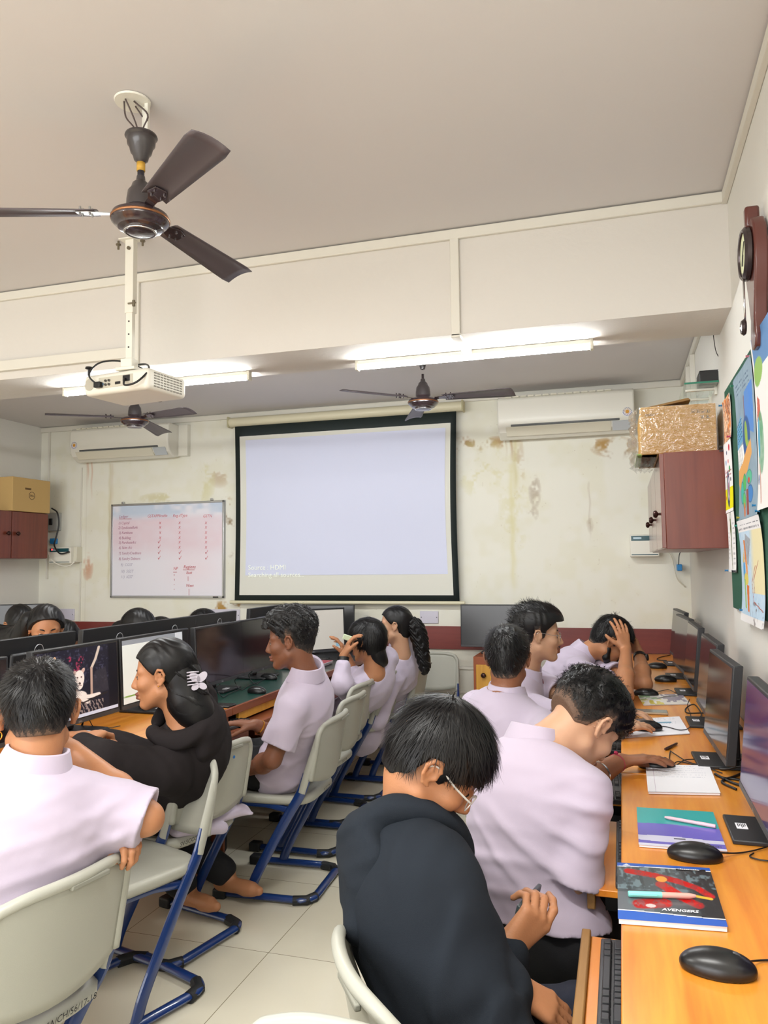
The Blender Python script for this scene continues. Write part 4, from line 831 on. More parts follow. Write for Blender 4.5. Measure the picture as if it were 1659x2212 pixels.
cable('monitor_cable', [AT(183, 1550, Z=.80), Z(175, 1570), Z(160, 1585), Z(150, 1600)], 'thick black cable dropping under the lion monitor', .004); cable('monitor_cable', [AT(190, 1550, Z=.80), Z(205, 1572), Z(235, 1572), Z(260, 1568)], 'thin black cable under the lion monitor')
# ------------------------------------------------------------ notebooks, papers, pens
def quad_thing(name, label, cat, c, thick, m, z=.7505, m2=None, sub='cover', rough=0):
    """book lying on the desk from its four corner points, cover over a page block"""
    c = [np.array([p[0], p[1], 0]) for p in c]; ctr = sum(c)/4; t = thing(name, label, cat, (ctr[0], ctr[1], z)); Zv = np.array([0, 0, 1.])
    b = MB(); inn = [p+(ctr-p)*.015 for p in c]; b.add([p+Zv*(z+.0008) for p in inn]+[p+Zv*(z+thick-.0008) for p in inn], [(0, 1, 2, 3), (7, 6, 5, 4)]+[(i, 4+i, 4+(i+1) % 4, (i+1) % 4) for i in range(4)]); obj('pages', b, PAPER, t)
    return t, c
def cover(t, c, z, fn, nx, ny, name='cover', m=None, lift=None): return panel(name, fn, nx, ny, c[0]+np.array([0, 0, z]), c[1]-c[0], c[3]-c[0], m or attr_mat('printed_cover', rough=.35, coat=.3), t, curve=lift)
# comic-style exercise book: corners near-left, near-right, far-right, far-left
c4 = [Z(1336, 1990), Z(1573, 2014), Z(1533, 1880), Z(1333, 1872)]
def par(c): c = [np.array([p[0], p[1], 0]) for p in c]; m = sum(c)/4; u = ((c[1]-c[0])+(c[2]-c[3]))/4; v = ((c[3]-c[0])+(c[2]-c[1]))/4; return [m-u-v, m+u-v, m+u+v, m-u+v]
c4 = par(c4); t, cc = quad_thing('notebook', 'exercise book with dark picture cover and blue borders, lying nearest', 'notebook', c4, .010, None)
def heroc(A, B):
    n = vnoise(A*14, B*10, 7)*.5+vnoise(A*40, B*30, 8)*.5; C = np.ones(A.shape+(3,))*LC('#4a5358'); C = mixc(C, LC('#23282c'), sm(A+.2*n, .7, .95)); C = mixc(C, LC('#7f97a0'), sm(n, .5, .7)*.6*(B > .5)); C = mixc(C, LC('#2e3338'), ((np.sin(A*40+B*6) > .8)*(B > .3))*.5); C = mixc(C, LC('#6c7076'), ((B < .45)*(A < .35))*.6)
    # plain generic stand-in for the printed artwork: red and gold sweeps
    for pts, w, c_ in (([(.12, .84), (.40, .78), (.62, .70)], .055, '#a81c20'), ([(.62, .70), (.80, .60), (.92, .47)], .050, '#b52022'), ([(.22, .26), (.45, .30)], .085, '#a01a1e'), ([(.62, .42), (.78, .30)], .060, '#a81c20'), ([(.45, .62), (.60, .46)], .065, '#b52a26')): C = mixc(C, LC(c_), stroke(A, B, pts, w)*(.75+.5*(n > .5)))
    C = mixc(C, LC('#e09a3c'), ell_in(A, B, .46, .72, .06, .055)); C = mixc(C, LC('#e8b83a'), stroke(A, B, [(.78, .45), (.92, .42)], .022)); C = mixc(C, LC('#c9b8b8'), ell_in(A, B, .32, .24, .05, .03))
    C = mixc(C, LC('#2a5cb8'), (B > .93+.02*np.sin(A*3))*1.); C = mixc(C, LC('#f0f0f4'), (np.abs(B-.925-.02*np.sin(A*3)) < .006)*1.); C = mixc(C, LC('#2a5cb8'), (B < .115+.02*np.cos(A*3))*1.); C = mixc(C, LC('#f0f0f4'), (np.abs(B-.125-.02*np.cos(A*3)) < .007)*1.)
    C = mixc(C, LC('#15181c'), (poly_in(A, B, [(.63, .905), (.95, .915), (.95, .955), (.63, .945)]))); C = mixc(C, LC('#e6eef6'), poly_in(A, B, [(.05, .94), (.10, .99), (.15, .94)])*.8); return C
cover(t, cc, .7608, heroc, 190, 140); U, Vv = nrm(cc[1]-cc[0]), nrm(cc[3]-cc[0]); WH = mat('printed_white', '#eef0f4', rough=.4)
L_ = lambda a, b_, z=.7612: cc[0]+(cc[1]-cc[0])*a+(cc[3]-cc[0])*b_+np.array([0, 0, z])
text('title_lettering', 'classmate', .0085, WH, L_(.65, .925), U, Vv, t, depth=.0006, weight=.0003, squeeze=1.3); text('title_lettering', 'AVENGERS', .0145, WH, L_(.42, .17), U, Vv, t, depth=.0006, weight=.0004, shear=.2, squeeze=.9)
c4 = par([Z(1380, 1828), Z(1571, 1841), Z(1541, 1757), Z(1375, 1745)]); t, cc = quad_thing('notebook', 'teal and purple notebook lying under a pink pen', 'notebook', c4, .006, None)
def teal(A, B):
    C = np.ones(A.shape+(3,))*LC('#2aa6a6'); w = .02*np.sin(A*5); C = mixc(C, LC('#6a62c0'), (B < .55+w)*1.); C = mixc(C, LC('#cfcfe6'), (B < .24+w)*1.); C = mixc(C, LC('#6a62c0'), (B < .13-w)*1.); C = mixc(C, LC('#d8d8ea'), (B < .05+w*.5)*1.); C = mixc(C, LC('#2a2a3a'), ((np.abs(B-.205) < .02)*(A > .42)*(A < .56))*.8); C = mixc(C, LC('#4a4a5a'), ((np.abs(B-.09) < .025)*(A > .84)*(A < .95)*(np.sin(A*500) > 0))*.9); return C
cover(t, cc, .7568, teal, 140, 90)
c4 = par([Z(1400, 1712), Z(1557, 1718), Z(1532, 1655), Z(1394, 1655)]); t, cc = quad_thing('exercise_sheets', 'stack of ruled sheets with faint pencil writing, between coiled cable and teal notebook', 'papers', c4, .007, None)
def sheet(A, B):
    C = np.ones(A.shape+(3,))*LC('#ecebf0'); n = vnoise(A*120, B*25, 3); C = mixc(C, LC('#a9adbd'), ((np.sin(B*75) > .75)*(n > .5)*(A > .15)*(A < .9)*(B > .45))*.6); C = mixc(C, LC('#c7b9c9'), (np.abs(A-.11) < .004)*1.); return C
cover(t, cc, .7582, sheet, 130, 60, 'written_sheet', attr_mat('ruled_paper', rough=.8)); PP = attr_mat('ruled_paper')
c4 = par([Z(1336, 1588), Z(1497, 1590), Z(1462, 1543), Z(1336, 1560)]); t, cc = quad_thing('loose_papers', 'loose white papers under the hand on the mouse', 'papers', c4, .003, None); cover(t, cc, .7542, sheet, 100, 40, 'written_sheet', PP)
c4 = par([Z(1395, 1523), Z(1487, 1521), Z(1478, 1499), Z(1372, 1502)]); t, cc = quad_thing('magazine', 'open magazine with coloured pictures under the third monitor', 'magazine', c4, .004, None)
def mag(A, B):
    n = vnoise(A*14, B*8, 5); C = np.ones(A.shape+(3,))*LC('#e6e2dc'); C = mixc(C, LC('#d8c850'), ((B < .5)*(A < .45)*(n > .35))*1.); C = mixc(C, LC('#5a4a7a'), ((A > .5)*(n > .4)*(B > .2))*.8); C = mixc(C, LC('#7fae6a'), ((B > .5)*(A < .4)*(n > .5))*.8); C = mixc(C, LC('#222228'), stroke(A, B, [(.42, .6), (.6, .75), (.85, .8)], .05)); return C
cover(t, cc, .7552, mag, 80, 40)
def pen(a, b_, label, m1, m2, r=.0045, z=.758, split=.5):
    a = np.array([a[0], a[1], z+r]); b_ = np.array([b_[0], b_[1], z+r]); t = thing('pen', label, 'pen', tuple((a+b_)/2)); k = a+(b_-a)*split; d = nrm(b_-a)
    m = MB(); m.tube([a, a+d*.002, k], [r*.8, r, r], 14); obj('cap', m, m1, t, smooth='auto'); m = MB(); m.tube([k, b_-d*.012, b_], [r*.92, r*.92, r*.5], 14); obj('barrel', m, m2, t, smooth='auto')
    m = MB(); s = np.cross(d, [0, 0, 1]); m.tube([a+d*.003+s*r*1.3+[0, 0, .001], k-d*.01+s*r*1.3+[0, 0, .001]], r*.28, 8); obj('clip', m, m1, t, smooth='auto'); return t
MINT = mat('mint_plastic', '#7fd6c8', rough=.35); PINK = mat('pale_pink_plastic', '#eabfcb', rough=.35); SALM = mat('salmon_plastic', '#dba79a', rough=.4)
pen(Z(1357, 1933, .765), Z(1503, 1938, .765), 'mint capped highlighter with salmon barrel on the picture-cover exercise book', MINT, SALM, .0055, .7615); pen(Z(1546, 1787, .76), Z(1436, 1767, .76), 'pale pink pen lying across the teal notebook', PINK, PINK, .0045, .7575, .35)
pen(Z(1437, 1619), Z(1463, 1606), 'short dark brown metal pen on bare desk by tangled cables', mat('brown_metal', '#4a2f2a', rough=.3, metal=.5), mat('brown_metal', '#4a2f2a'), .0045, .7505, .55); pen(Z(1450, 1560, .757), Z(1405, 1561, .757), 'slim light blue pen lying on the loose papers', mat('light_blue_plastic', '#8fb9cf', rough=.4), mat('light_blue_plastic', '#8fb9cf'), .0025, .7545, .4)
q0 = Z(1443, 1541); q1 = Z(1385, 1537); t = thing('mobile_phone', 'silver grey mobile phone lying on desk under resting fingers', 'phone', ((q0[0]+q1[0])/2, q0[1], .75)); b = MB(); b.box((q0[0]-.155, q0[1]-.028, .7505), (q0[0], q0[1]+.045, .760)); obj('case', b, mat('phone_case', '#b9a68c', rough=.4), t, bevel=.004, segs=3); b = MB(); b.box((q0[0]-.152, q0[1]-.025, .760), (q0[0]-.003, q0[1]+.042, .7606)); obj('back_glass', b, mat('phone_glass', '#6f7672', rough=.15), t)
q0 = Z(470, 1522); t = thing('mobile_phone', 'black mobile phone at the corner of dark green desk', 'phone', (q0[0], q0[1], .748)); b = MB(); b.box((q0[0]-.07, q0[1]-.04, .7485), (q0[0]+.08, q0[1]+.035, .757)); obj('case', b, BLK, t, bevel=.004, segs=3); b = MB(); b.box((q0[0]-.067, q0[1]-.037, .757), (q0[0]+.077, q0[1]+.032, .7575)); obj('screen', b, GLASSB, t)
for i, (x, y, w, h_, col, zz, nm) in enumerate(((700, 1441, .20, .14, '#b3384a', .748, 'red covered book under others on the dark desk'), (702, 1436, .19, .13, '#d8d0d4', .756, 'pale book between red ones in the desk pile'), (698, 1430, .18, .12, '#a53045', .764, 'red book topmost of the desk pile'))):
    q = AT(x, y, Z=.75); q = np.array([-1.92+i*.01, 4.72]); t = thing('notebook', nm, 'notebook', (q[0], q[1], zz), 0, 'books piled on the far left desk'); b = MB(); b.box((q[0]-h_/2, q[1]-w/2, zz), (q[0]+h_/2, q[1]+w/2, zz+.007)); obj('cover', b, mat('book_%d' % i, col, rough=.5), t, bevel=.001); b = MB(); b.box((q[0]-h_/2+.002, q[1]-w/2+.002, zz+.0012), (q[0]+h_/2+.001, q[1]+w/2+.001, zz+.0058)); obj('pages', b, PAPER, t)
q = Z(160, 1620, .67); t = thing('notebook', 'pale notebook with turquoise edge on the tray by the black hoodie cuff', 'notebook', (-1.86, 2.16, .665)); b = MB(); b.box((-1.98, 2.0, .6655), (-1.76, 2.17, .676)); obj('pages', b, PAPER, t); b = MB(); b.box((-1.98, 1.998, .676), (-1.76, 2.172, .678)); obj('cover', b, mat('turquoise_cover', '#9fd0d0', rough=.5), t)
t = thing('small_box', 'small black carton with white letters behind the right monitors', 'box', (.40, 2.45, .75)); b = MB(); b.box((.37, 2.40, .7505), (.455, 2.56, .90)); obj('carton', b, BLK, t, bevel=.002); text('carton_lettering', 'ACCX', .030, WH, (.372, 2.41, .905-.004), (0, 1, 0), (.9, 0, .0), t)
# ------------------------------------------------------------ cupboards, boxes and wall things
def knob(p, ax, par, m): b = MB(); b.lathe([(0, 0), (.006, 0), (.006, .010), (.016, .016), (.018, .024), (.012, .032), (0, .034)], p, 18, ax); return obj('knob', b, m, par, smooth='auto')
BRK = mat('bronze_knob', '#3a211c', rough=.25, metal=.6)
# right wall cupboard
y0 = 3.64; q = AT(1424, 978, Y=y0); x0 = q[0]; zb_, zt_ = AT(1432, 1186, Y=y0)[2], AT(1424, 978, Y=y0)[2]; y1 = 5.25
t = thing('wall_cupboard', 'mahogany wall cupboard on the right wall below the plastic wrapped carton', 'cupboard', ((x0+XR)/2, (y0+y1)/2, zb_))
b = MB(); b.box((x0+.018, y0, zb_), (XR-.002, y1, zt_)); obj('body', b, CABW, t, bevel=.002)
for i in range(3):
    ya_, yb_ = y0+.004+(y1-y0)*i/3, y0+(y1-y0)*(i+1)/3-.004; b = MB(); b.box((x0, ya_, zb_+.004), (x0+.018, yb_, zt_-.004)); d = obj('door', b, CABF, t, bevel=.002)
    knob((x0, (ya_+.07), zb_+.16), (-1, 0, 0), d, BRK)
# wrapped carton on top
q0, q1, q2 = AT(1372, 880, Y=3.70), AT(1545, 870, Y=3.70), AT(1380, 1020, Y=3.70)
bx0, bx1 = q0[0]+.02, q1[0]; bz0, bz1 = zt_+.002, q0[2]-.005; by0, by1 = 3.69, 4.25
t = thing('wrapped_carton', 'large brown carton wrapped in shiny clear film on top of the right wall cupboard', 'box', ((bx0+bx1)/2, 3.97, bz0))
CARD = mat('cardboard', '#cfa052', rough=.75, var=.05, vscale=5); b = MB(); b.box((bx0, by0, bz0), (bx1, by1, bz1)); obj('carton', b, CARD, t, bevel=.004)
b = MB(); b.box((bx0-.02, by0+.02, bz0-.0), (x0-.005, by1-.05, bz0+.006)); obj('bottom_flap', b, mat('green_edge_card', '#8fae5a', rough=.6), t)
b = MB(); b.prism([(0, 0), (.20, .035), (.21, .025), (.01, -.005)], (bx0+.01, by0+.02, bz1), (1, 0, 0), (0, 0, 1), (0, .2, 0)); obj('top_flap', b, mat('dark_card', '#8a6a3e', rough=.8), t)
film = bpy.data.materials.new('clear_film'); film.use_nodes = True; nt = film.node_tree; bs = nt.nodes['Principled BSDF']; mxs = nt.nodes.new('ShaderNodeMixShader'); tr = nt.nodes.new('ShaderNodeBsdfTransparent'); gl = nt.nodes.new('ShaderNodeBsdfGlossy'); gl.inputs['Roughness'].default_value = .08
fn_ = nt.nodes.new('ShaderNodeTexNoise'); fn_.inputs['Scale'].default_value = 14; fn_.inputs['Detail'].default_value = 3; fn_.inputs['Distortion'].default_value = 1.5; bp = nt.nodes.new('ShaderNodeBump'); bp.inputs['Strength'].default_value = .9; bp.inputs['Distance'].default_value = .02
nt.links.new(fn_.outputs['Fac'], bp.inputs['Height']); nt.links.new(bp.outputs[0], gl.inputs['Normal']); mxs.inputs[0].default_value = .30; nt.links.new(tr.outputs[0], mxs.inputs[1]); nt.links.new(gl.outputs[0], mxs.inputs[2]); nt.links.new(mxs.outputs[0], nt.nodes['Material Output'].inputs['Surface'])
rg = np.random.default_rng(3); 
def crumple(o, u, w, nx, ny, amp, nrmv, seed): 
    r = np.random.default_rng(seed); G = np.zeros((ny+1, nx+1, 3)); 
    for j in range(ny+1):
        for i in range(nx+1): e = 1 if 0 < i < nx and 0 < j < ny else .2; G[j, i] = np.array(o)+np.array(u)*i/nx+np.array(w)*j/ny+np.array(nrmv)*(amp*r.random()*e+.003)
    return G
b = MB(); b.grid(crumple((bx0-.004, by0-.004, bz0), (bx1-bx0+.008, 0, 0), (0, 0, bz1-bz0), 22, 14, .008, (0, -1, 0), 1)); b.grid(crumple((bx0-.004, by1, bz0-.03), (0, by0-by1-.004, 0), (0, 0, bz1-bz0+.03), 12, 14, .045, (-1, 0, 0), 2)); b.grid(crumple((bx0-.02, by0-.004, bz0-.008), (x0-bx0+.015, 0, 0), (0, by1-by0, 0), 10, 10, .03, (0, 0, -1), 4))
obj('plastic_film', b, film, t, smooth=True)
GI = mat('printed_grey', '#6f6248', rough=.7)
for i in range(4):
    q = AT(1493+i*10.5, 888, Y=by0-.001); s_ = .016; m = MB()
    for lo, hi in (((0, 0), (1, .08)), ((0, .92), (1, 1)), ((0, 0), (.08, 1)), ((.92, 0), (1, 1)), ((.35, .25), (.62, .75)) if i % 2 else ((.2, .3), (.8, .45)), ((.2, .15), (.8, .25))): m.box((q[0]+lo[0]*s_, by0-.0012, q[2]-s_/2+lo[1]*s_), (q[0]+hi[0]*s_, by0-.0004, q[2]-s_/2+hi[1]*s_))
    obj('handling_mark', m, GI, t)
q = AT(1513, 900, Y=by0-.001)
for dx in (0, .022): m = MB(); m.box((q[0]+dx, by0-.0012, q[2]-.008), (q[0]+dx+.017, by0-.0004, q[2]-.006)); m.box((q[0]+dx, by0-.0012, q[2]+.003), (q[0]+dx+.017, by0-.0004, q[2]+.005)); m.box((q[0]+dx+.004, by0-.0012, q[2]-.005), (q[0]+dx+.012, by0-.0004, q[2]+.001)); obj('handling_mark', m, GI, t)
q = AT(1393, 896, Y=by0-.001); m = MB(); m.box((q[0], by0-.0012, q[2]), (q[0]+.055, by0-.0004, q[2]+.002)); m.box((q[0], by0-.0012, q[2]-.006), (q[0]+.04, by0-.0004, q[2]-.004)); obj('printed_lines', m, GI, t)
# glass shelf with black speaker
gls = mat('green_glass', '#bfe6d6', rough=.03, spec=.6); g_ = gls.node_tree.nodes['Principled BSDF']; g_.inputs['Transmission Weight'].default_value = .92; g_.inputs['IOR'].default_value = 1.3; g_.inputs['Alpha'].default_value = .45
ge = mat('green_glass_edge', '#2c7a62', rough=.15, spec=.7)
q0, q1 = AT(1478, 830, Y=3.80), AT(1588, 823, Y=3.80); z_ = (q0[2]+q1[2])/2; sx = q0[0]
t = thing('glass_shelf', 'green tinted glass shelf on brackets above the carton', 'shelf', ((sx+XR)/2, 4.05, z_))
b = MB(); b.box((sx+.002, 3.802, z_), (XR-.004, 4.30, z_+.008)); obj('glass', b, gls, t); b = MB(); b.box((sx, 3.799, z_-.0002), (XR-.004, 3.803, z_+.0082)); obj('glass_edge', b, ge, t)
for y in (3.92, 4.15): b = MB(); b.box((XR-.14, y-.008, z_-.012), (XR, y+.008, z_-.0005)); b.box((XR-.012, y-.015, z_-.035), (XR, y+.015, z_+.03)); obj('bracket', b, WHITEP, t, bevel=.002)
t = thing('speaker_box', 'small black speaker box standing on the glass shelf', 'speaker', (XR-.12, 3.90, z_+.008)); q0, q1 = AT(1511, 820, Y=3.84), AT(1558, 797, Y=3.84); b = MB(); b.box((q0[0], 3.84, z_+.0085), (q1[0], 3.98, q1[2])); obj('casing', b, BLK, t, bevel=.004)
b = MB(); b.cyl((q1[0]-.012, 3.838, q1[2]-.006), (q1[0]-.012, 3.842, q1[2]-.006), .0025, n=8); obj('power_light', b, PAPER, t)
cable('speaker_cable', [(q1[0]-.005, 3.85, q1[2]-.004), AT(1556, 780, Y=3.84), AT(1547, 760, Y=3.80), AT(1543, 740, Y=3.76), AT(1541, 722, Y=3.74)], 'thin black cable running from the beam down to the speaker box', .0018)
# green notice board and children's drawings
FELT = mat('green_felt', '#1f5440', rough=.95, bump=.4, bscale=400)
t = thing('notice_board', 'dark green felt notice board behind the drawings on the right wall', 'notice board', (XR, 3.0, 1.2)); b = MB(); b.box((XR-.014, 1.9, 1.20), (XR-.001, 3.56, 2.125)); obj('felt', b, FELT, t, bevel=.004)
DRAW = attr_mat('drawing_paper', rough=.8); XP = XR-.018
def poster(y0, y1, z0, z1, fn, nx, ny, label, bow=.010, pins=(), off=0):
    """sheet seen with its left edge at far Y (y1) and right edge at near Y (y0)"""
    t = thing('drawing', label, 'drawing', (XP, (y0+y1)/2, z0), 0, 'drawings pinned to the notice board')
    panel('sheet', fn, nx, ny, (XP-off, y1, z0), (0, y0-y1, 0), (0, 0, z1-z0), DRAW, t, curve=lambda A, B: np.stack([-bow*(np.sin(A*PI)*.5+.5*np.abs(2*B-1)**3*(.5+.5*np.cos(A*6)))-.0015, 0*A, 0*A], -1))
    for (a, b_, c) in pins:
        p = np.array([XP-off-.006, y1+(y0-y1)*a, z0+(z1-z0)*b_]); m = MB(); m.lathe([(0, 0), (.0055, 0), (.003, .004), (.0035, .011), (.0055, .014), (0, .0145)], p, 12, (-1, 0, 0)); pt = obj('push_pin', m, mat('pin_'+c.strip('#'), c, rough=.3), t, smooth='auto')
    return t
def base(A, c='#eceae6'): return np.ones(A.shape+(3,))*LC(c)
def lines(A, B, C, x0, x1, y0, y1, n, col='#7a7a80', seed=0):
    f = (A > x0)*(A < x1)*(B > y0)*(B < y1); r = (B-y0)/(y1-y0)*n; return mixc(C, LC(col), f*(np.abs(r-np.floor(r)-.5) < .18)*(vnoise(A*70, np.floor(r)*3, seed) > .45)*.8)
def earth(A, B):
    n = vnoise(A*7, B*9, 4)*.6+vnoise(A*25, B*25, 5)*.4; C = mixc(base(A, '#7d93a3'), LC('#96abb8'), n); C = lines(A, B, C, .15, .85, .85, .95, 3, '#4a6078'); C = mixc(C, LC('#3f7fd0'), poly_in(A, B, [(.55, .60), (.60, .83), (.95, .86), (.92, .52)])*(.7+.3*n)); C = mixc(C, LC('#7a4a4a'), stroke(A, B, [(.58, .62), (.57, .80)], .015))
    C = mixc(C, LC('#5aa0c9'), poly_in(A, B, [(.0, .50), (.05, .66), (.40, .70), (.45, .52)])*.9); 
    for k in range(5): C = mixc(C, LC('#1f3f66'), stroke(A, B, [(.05, .54+.03*k), (.42, .56+.03*k)], .004))
    C = mixc(C, LC('#f0efec'), poly_in(A, B, [(.0, .50), (.48, .50), (.50, .32), (.08, .30)])); 
    for k in range(4): C = mixc(C, LC('#4a4a54'), stroke(A, B, [(.08+.09*k, .49), (.12+.09*k, .34)], .008))
    C = mixc(C, LC('#2f568f'), ell_in(A, B, .62, .53, .17, .14)); C = mixc(C, LC('#8fae4a'), ell_in(A, B, .62, .55, .06, .09, .3)+ell_in(A, B, .70, .46, .05, .04)*.8)
    C = mixc(C, LC('#dba25a'), poly_in(A, B, [(.02, .26), (.05, .35), (.40, .38), (.62, .45), (.80, .50), (.82, .40), (.60, .30), (.30, .27), (.16, .20)]))
    for x, y, rx, ry, c in ((.30, .18, .10, .08, '#3fb0a0'), (.45, .24, .09, .06, '#4fae5a'), (.68, .26, .12, .05, '#58b890'), (.70, .15, .13, .06, '#3f7fc0'), (.40, .12, .08, .06, '#5fb868'), (.66, .24, .05, .02, '#c84a40')): C = mixc(C, LC(c), ell_in(A, B, x, y, rx, ry)); C = mixc(C, LC('#24506a'), ell_in(A, B, x, y, rx, ry)*(1-ell_in(A, B, x, y, rx*.88, ry*.88))*.7)
    C = mixc(C, LC('#8a4a40'), poly_in(A, B, [(.50, .02), (.52, .19), (.62, .19), (.62, .02)])); C = mixc(C, LC('#c8703a'), ell_in(A, B, .40, .06, .04, .05)); return C
poster(2.78, 3.20, 1.55, 2.085, earth, 110, 160, 'blue grey drawing of a hand holding the earth over coloured leaves', .016, ((.03, .97, '#2a7a5a'), (.95, 1.0, '#d07a8a'), (.08, .02, '#c9b840'), (.93, .06, '#2a7fb0')))
def autumn(A, B): n = vnoise(A*9, B*9, 2)*.5+vnoise(A*30, B*30, 3)*.5; C = mixc(base(A, '#e9c9a8'), LC('#9a5a3a'), sm(n, .35, .7)); C = mixc(C, LC('#e08a4a'), sm(vnoise(A*12, B*12, 8), .6, .8)); C = mixc(C, LC('#f0ece6'), (1-sm(np.minimum(A, 1-A), .02, .06))); return C
poster(3.34, 3.575, 1.895, 2.075, autumn, 50, 40, 'small russet and orange drawing at the top left of the notice board', .008, ((.05, .95, '#2a7fb0'), (.95, .02, '#c8506a')))
def yel(A, B):
    C = base(A, '#f0efee'); C = mixc(C, LC('#e8e000'), (B < .34)*(B > .04)*1.); C = mixc(C, LC('#2a3a5a'), ell_in(A, B, .5, .33, .17, .27)); C = mixc(C, LC('#d8d0dc'), ell_in(A, B, .52, .33, .10, .17)); C = mixc(C, LC('#8a3a6a'), ell_in(A, B, .52, .33, .05, .10)); C = mixc(C, LC('#7fb84a'), stroke(A, B, [(.34, .15), (.33, .5)], .02))
    for x, y, c, r in ((.75, .90, '#c8283a', .05), (.45, .85, '#2a3a5a', .03), (.6, .72, '#c8283a', .03), (.72, .60, '#2f9a5a', .05), (.3, .72, '#4a8ac0', .04), (.2, .60, '#c8283a', .03), (.8, .45, '#2a2a34', .03)): C = mixc(C, LC(c), ell_in(A, B, x, y, r*1.6, r))
    C = lines(A, B, C, .12, .9, .50, .60, 2, '#a02a3a', 4); C = mixc(C, LC('#d85a2a'), ell_in(A, B, .14, .22, .05, .03)); return C
poster(3.36, 3.59, 1.60, 1.893, yel, 70, 90, 'white drawing with a dark oval on bright yellow ground', .006, ((.02, .93, '#22262c'), (.02, .99, '#22262c')), .001)
def plant(A, B):
    C = base(A, '#efeeec'); C = mixc(C, LC('#5f6b3f'), poly_in(A, B, [(.44, .88), (.40, .72), (.48, .60), (.50, .30), (.55, .04), (.60, .05), (.58, .34), (.60, .62), (.62, .75), (.52, .90)])); C = mixc(C, LC('#5f6b3f'), stroke(A, B, [(.45, .85), (.38, .93), (.40, .98)], .025)+stroke(A, B, [(.52, .86), (.58, .92), (.55, .98)], .025)); C = lines(A, B, C, .72, .95, .10, .85, 9, '#9a9a9e', 2); C = lines(A, B, C, .08, .3, .2, .7, 7, '#b0b0b4', 3); return C
poster(3.36, 3.575, 1.352, 1.598, plant, 70, 80, 'white sheet with a drawing of a long green worm-like stem', .006, ((-.04, .02, '#2a6fa0'), (.97, .02, '#22262c')))
def candle(A, B):
    n = vnoise(A*9, B*9, 6)*.5+vnoise(A*40, B*40, 7)*.5; C = mixc(base(A, '#c9dcea'), LC('#a8c8e0'), n); C = mixc(C, LC('#e9dca8'), sm(A, .55, .75)*(B > .3)*.9); C = mixc(C, LC('#e8e6e6'), (B > .88)*1.); C = lines(A, B, C, .05, .95, .89, .97, 2, '#5a5a64', 5); C = mixc(C, LC('#e9e7e6'), (B < .07)*1.)
    C = mixc(C, LC('#8d8a8c'), poly_in(A, B, [(.40, .86), (.30, .62), (.50, .55), (.62, .80)])*(.5+.5*n)); C = mixc(C, LC('#d8803a'), poly_in(A, B, [(.28, .80), (.36, .80), (.48, .40), (.42, .36)])); C = mixc(C, LC('#e09a5a'), ell_in(A, B, .42, .52, .04, .10, .2)); C = mixc(C, LC('#4a9ad0'), ell_in(A, B, .26, .50, .07, .11)); C = mixc(C, LC('#e0b84a'), poly_in(A, B, [(.20, .58), (.25, .72), (.30, .58)])); C = mixc(C, LC('#d8c860'), ell_in(A, B, .36, .42, .12, .06)); C = mixc(C, LC('#9ac06a'), poly_in(A, B, [(.24, .42), (.28, .14), (.34, .14), (.32, .42)])); C = mixc(C, LC('#d8763a'), poly_in(A, B, [(.38, .36), (.40, .12), (.46, .10), (.50, .36)])); C = mixc(C, LC('#6a5a5a'), sm(n, .55, .7)*(B < .22)*(A > .5)*.7)
    C = mixc(C, LC('#a8503a'), stroke(A, B, [(.75, .55), (.62, .40), (.66, .22), (.95, .15)], .006)+stroke(A, B, [(.85, .6), (.68, .42), (.70, .3)], .006)); return C
poster(2.74, 3.235, 1.175, 1.548, candle, 120, 110, 'large pale blue and cream drawing with candles, lowest on the notice board', .022, ((.0, .96, '#2a8a7a'), (.08, .10, '#2a6fa0')))
def treeh(A, B):
    n = vnoise(A*9, B*9, 9)*.5+vnoise(A*40, B*40, 3)*.5; C = base(A, '#ecebe8'); i_ = (A > .06); C = mixc(C, LC('#5a86b8'), ((B > .78))*i_*1.); C = mixc(C, LC('#8fb85a'), ell_in(A, B, .2, .78, .18, .08)); C = mixc(C, LC('#c8604a'), poly_in(A, B, [(.05, .52), (.10, .66), (.20, .62), (.22, .50)])); C = mixc(C, LC('#4a9a6a'), ell_in(A, B, .18, .38, .13, .18)*(.6+.4*n)); C = mixc(C, LC('#5aa8c8'), ell_in(A, B, .10, .42, .05, .12)); C = mixc(C, LC('#c89a8a'), stroke(A, B, [(.10, .25), (.16, .05)], .02)); C = mixc(C, LC('#4a6a9a'), ell_in(A, B, .05, .18, .03, .03)); return C
poster(2.22, 2.765, 1.56, 2.12, treeh, 120, 120, 'white bordered drawing with green tree and red house at the right frame edge', .02, ((.02, .0, '#2a7fb0'),))
# pendulum clock on brackets
t = thing('pendulum_clock', 'brown double-sided wall clock with wooden back and pendulum, above the drawings', 'clock', (XR, 2.60, 2.1))
cy_, CB = 2.60, mat('clock_wood', '#5a2a22', rough=.3, coat=.5); zs = AT(1645, 478, Y=2.60)[2]; ze = AT(1640, 752, Y=2.60)[2]
prof = [(-.03, 0), (-.045, .04), (-.03, .10), (-.055, .18), (-.085, .25), (-.095, .32), (-.08, .39), (-.045, .43), (.045, .43), (.08, .39), (.095, .32), (.085, .25), (.055, .18), (.03, .10), (.045, .04), (.03, 0)]
b = MB(); b.prism([(a, c_*(zs-ze)/.43) for a, c_ in prof], (XR-.045, cy_, ze), (0, 1, 0), (0, 0, 1), (.040, 0, 0)); obj('back_board', b, CB, t, bevel=.006)
b = MB(); b.box((XR-.055, cy_-.016, zs-.02), (XR-.012, cy_+.016, zs+.05)); obj('top_finial', b, CB, t, bevel=.008)
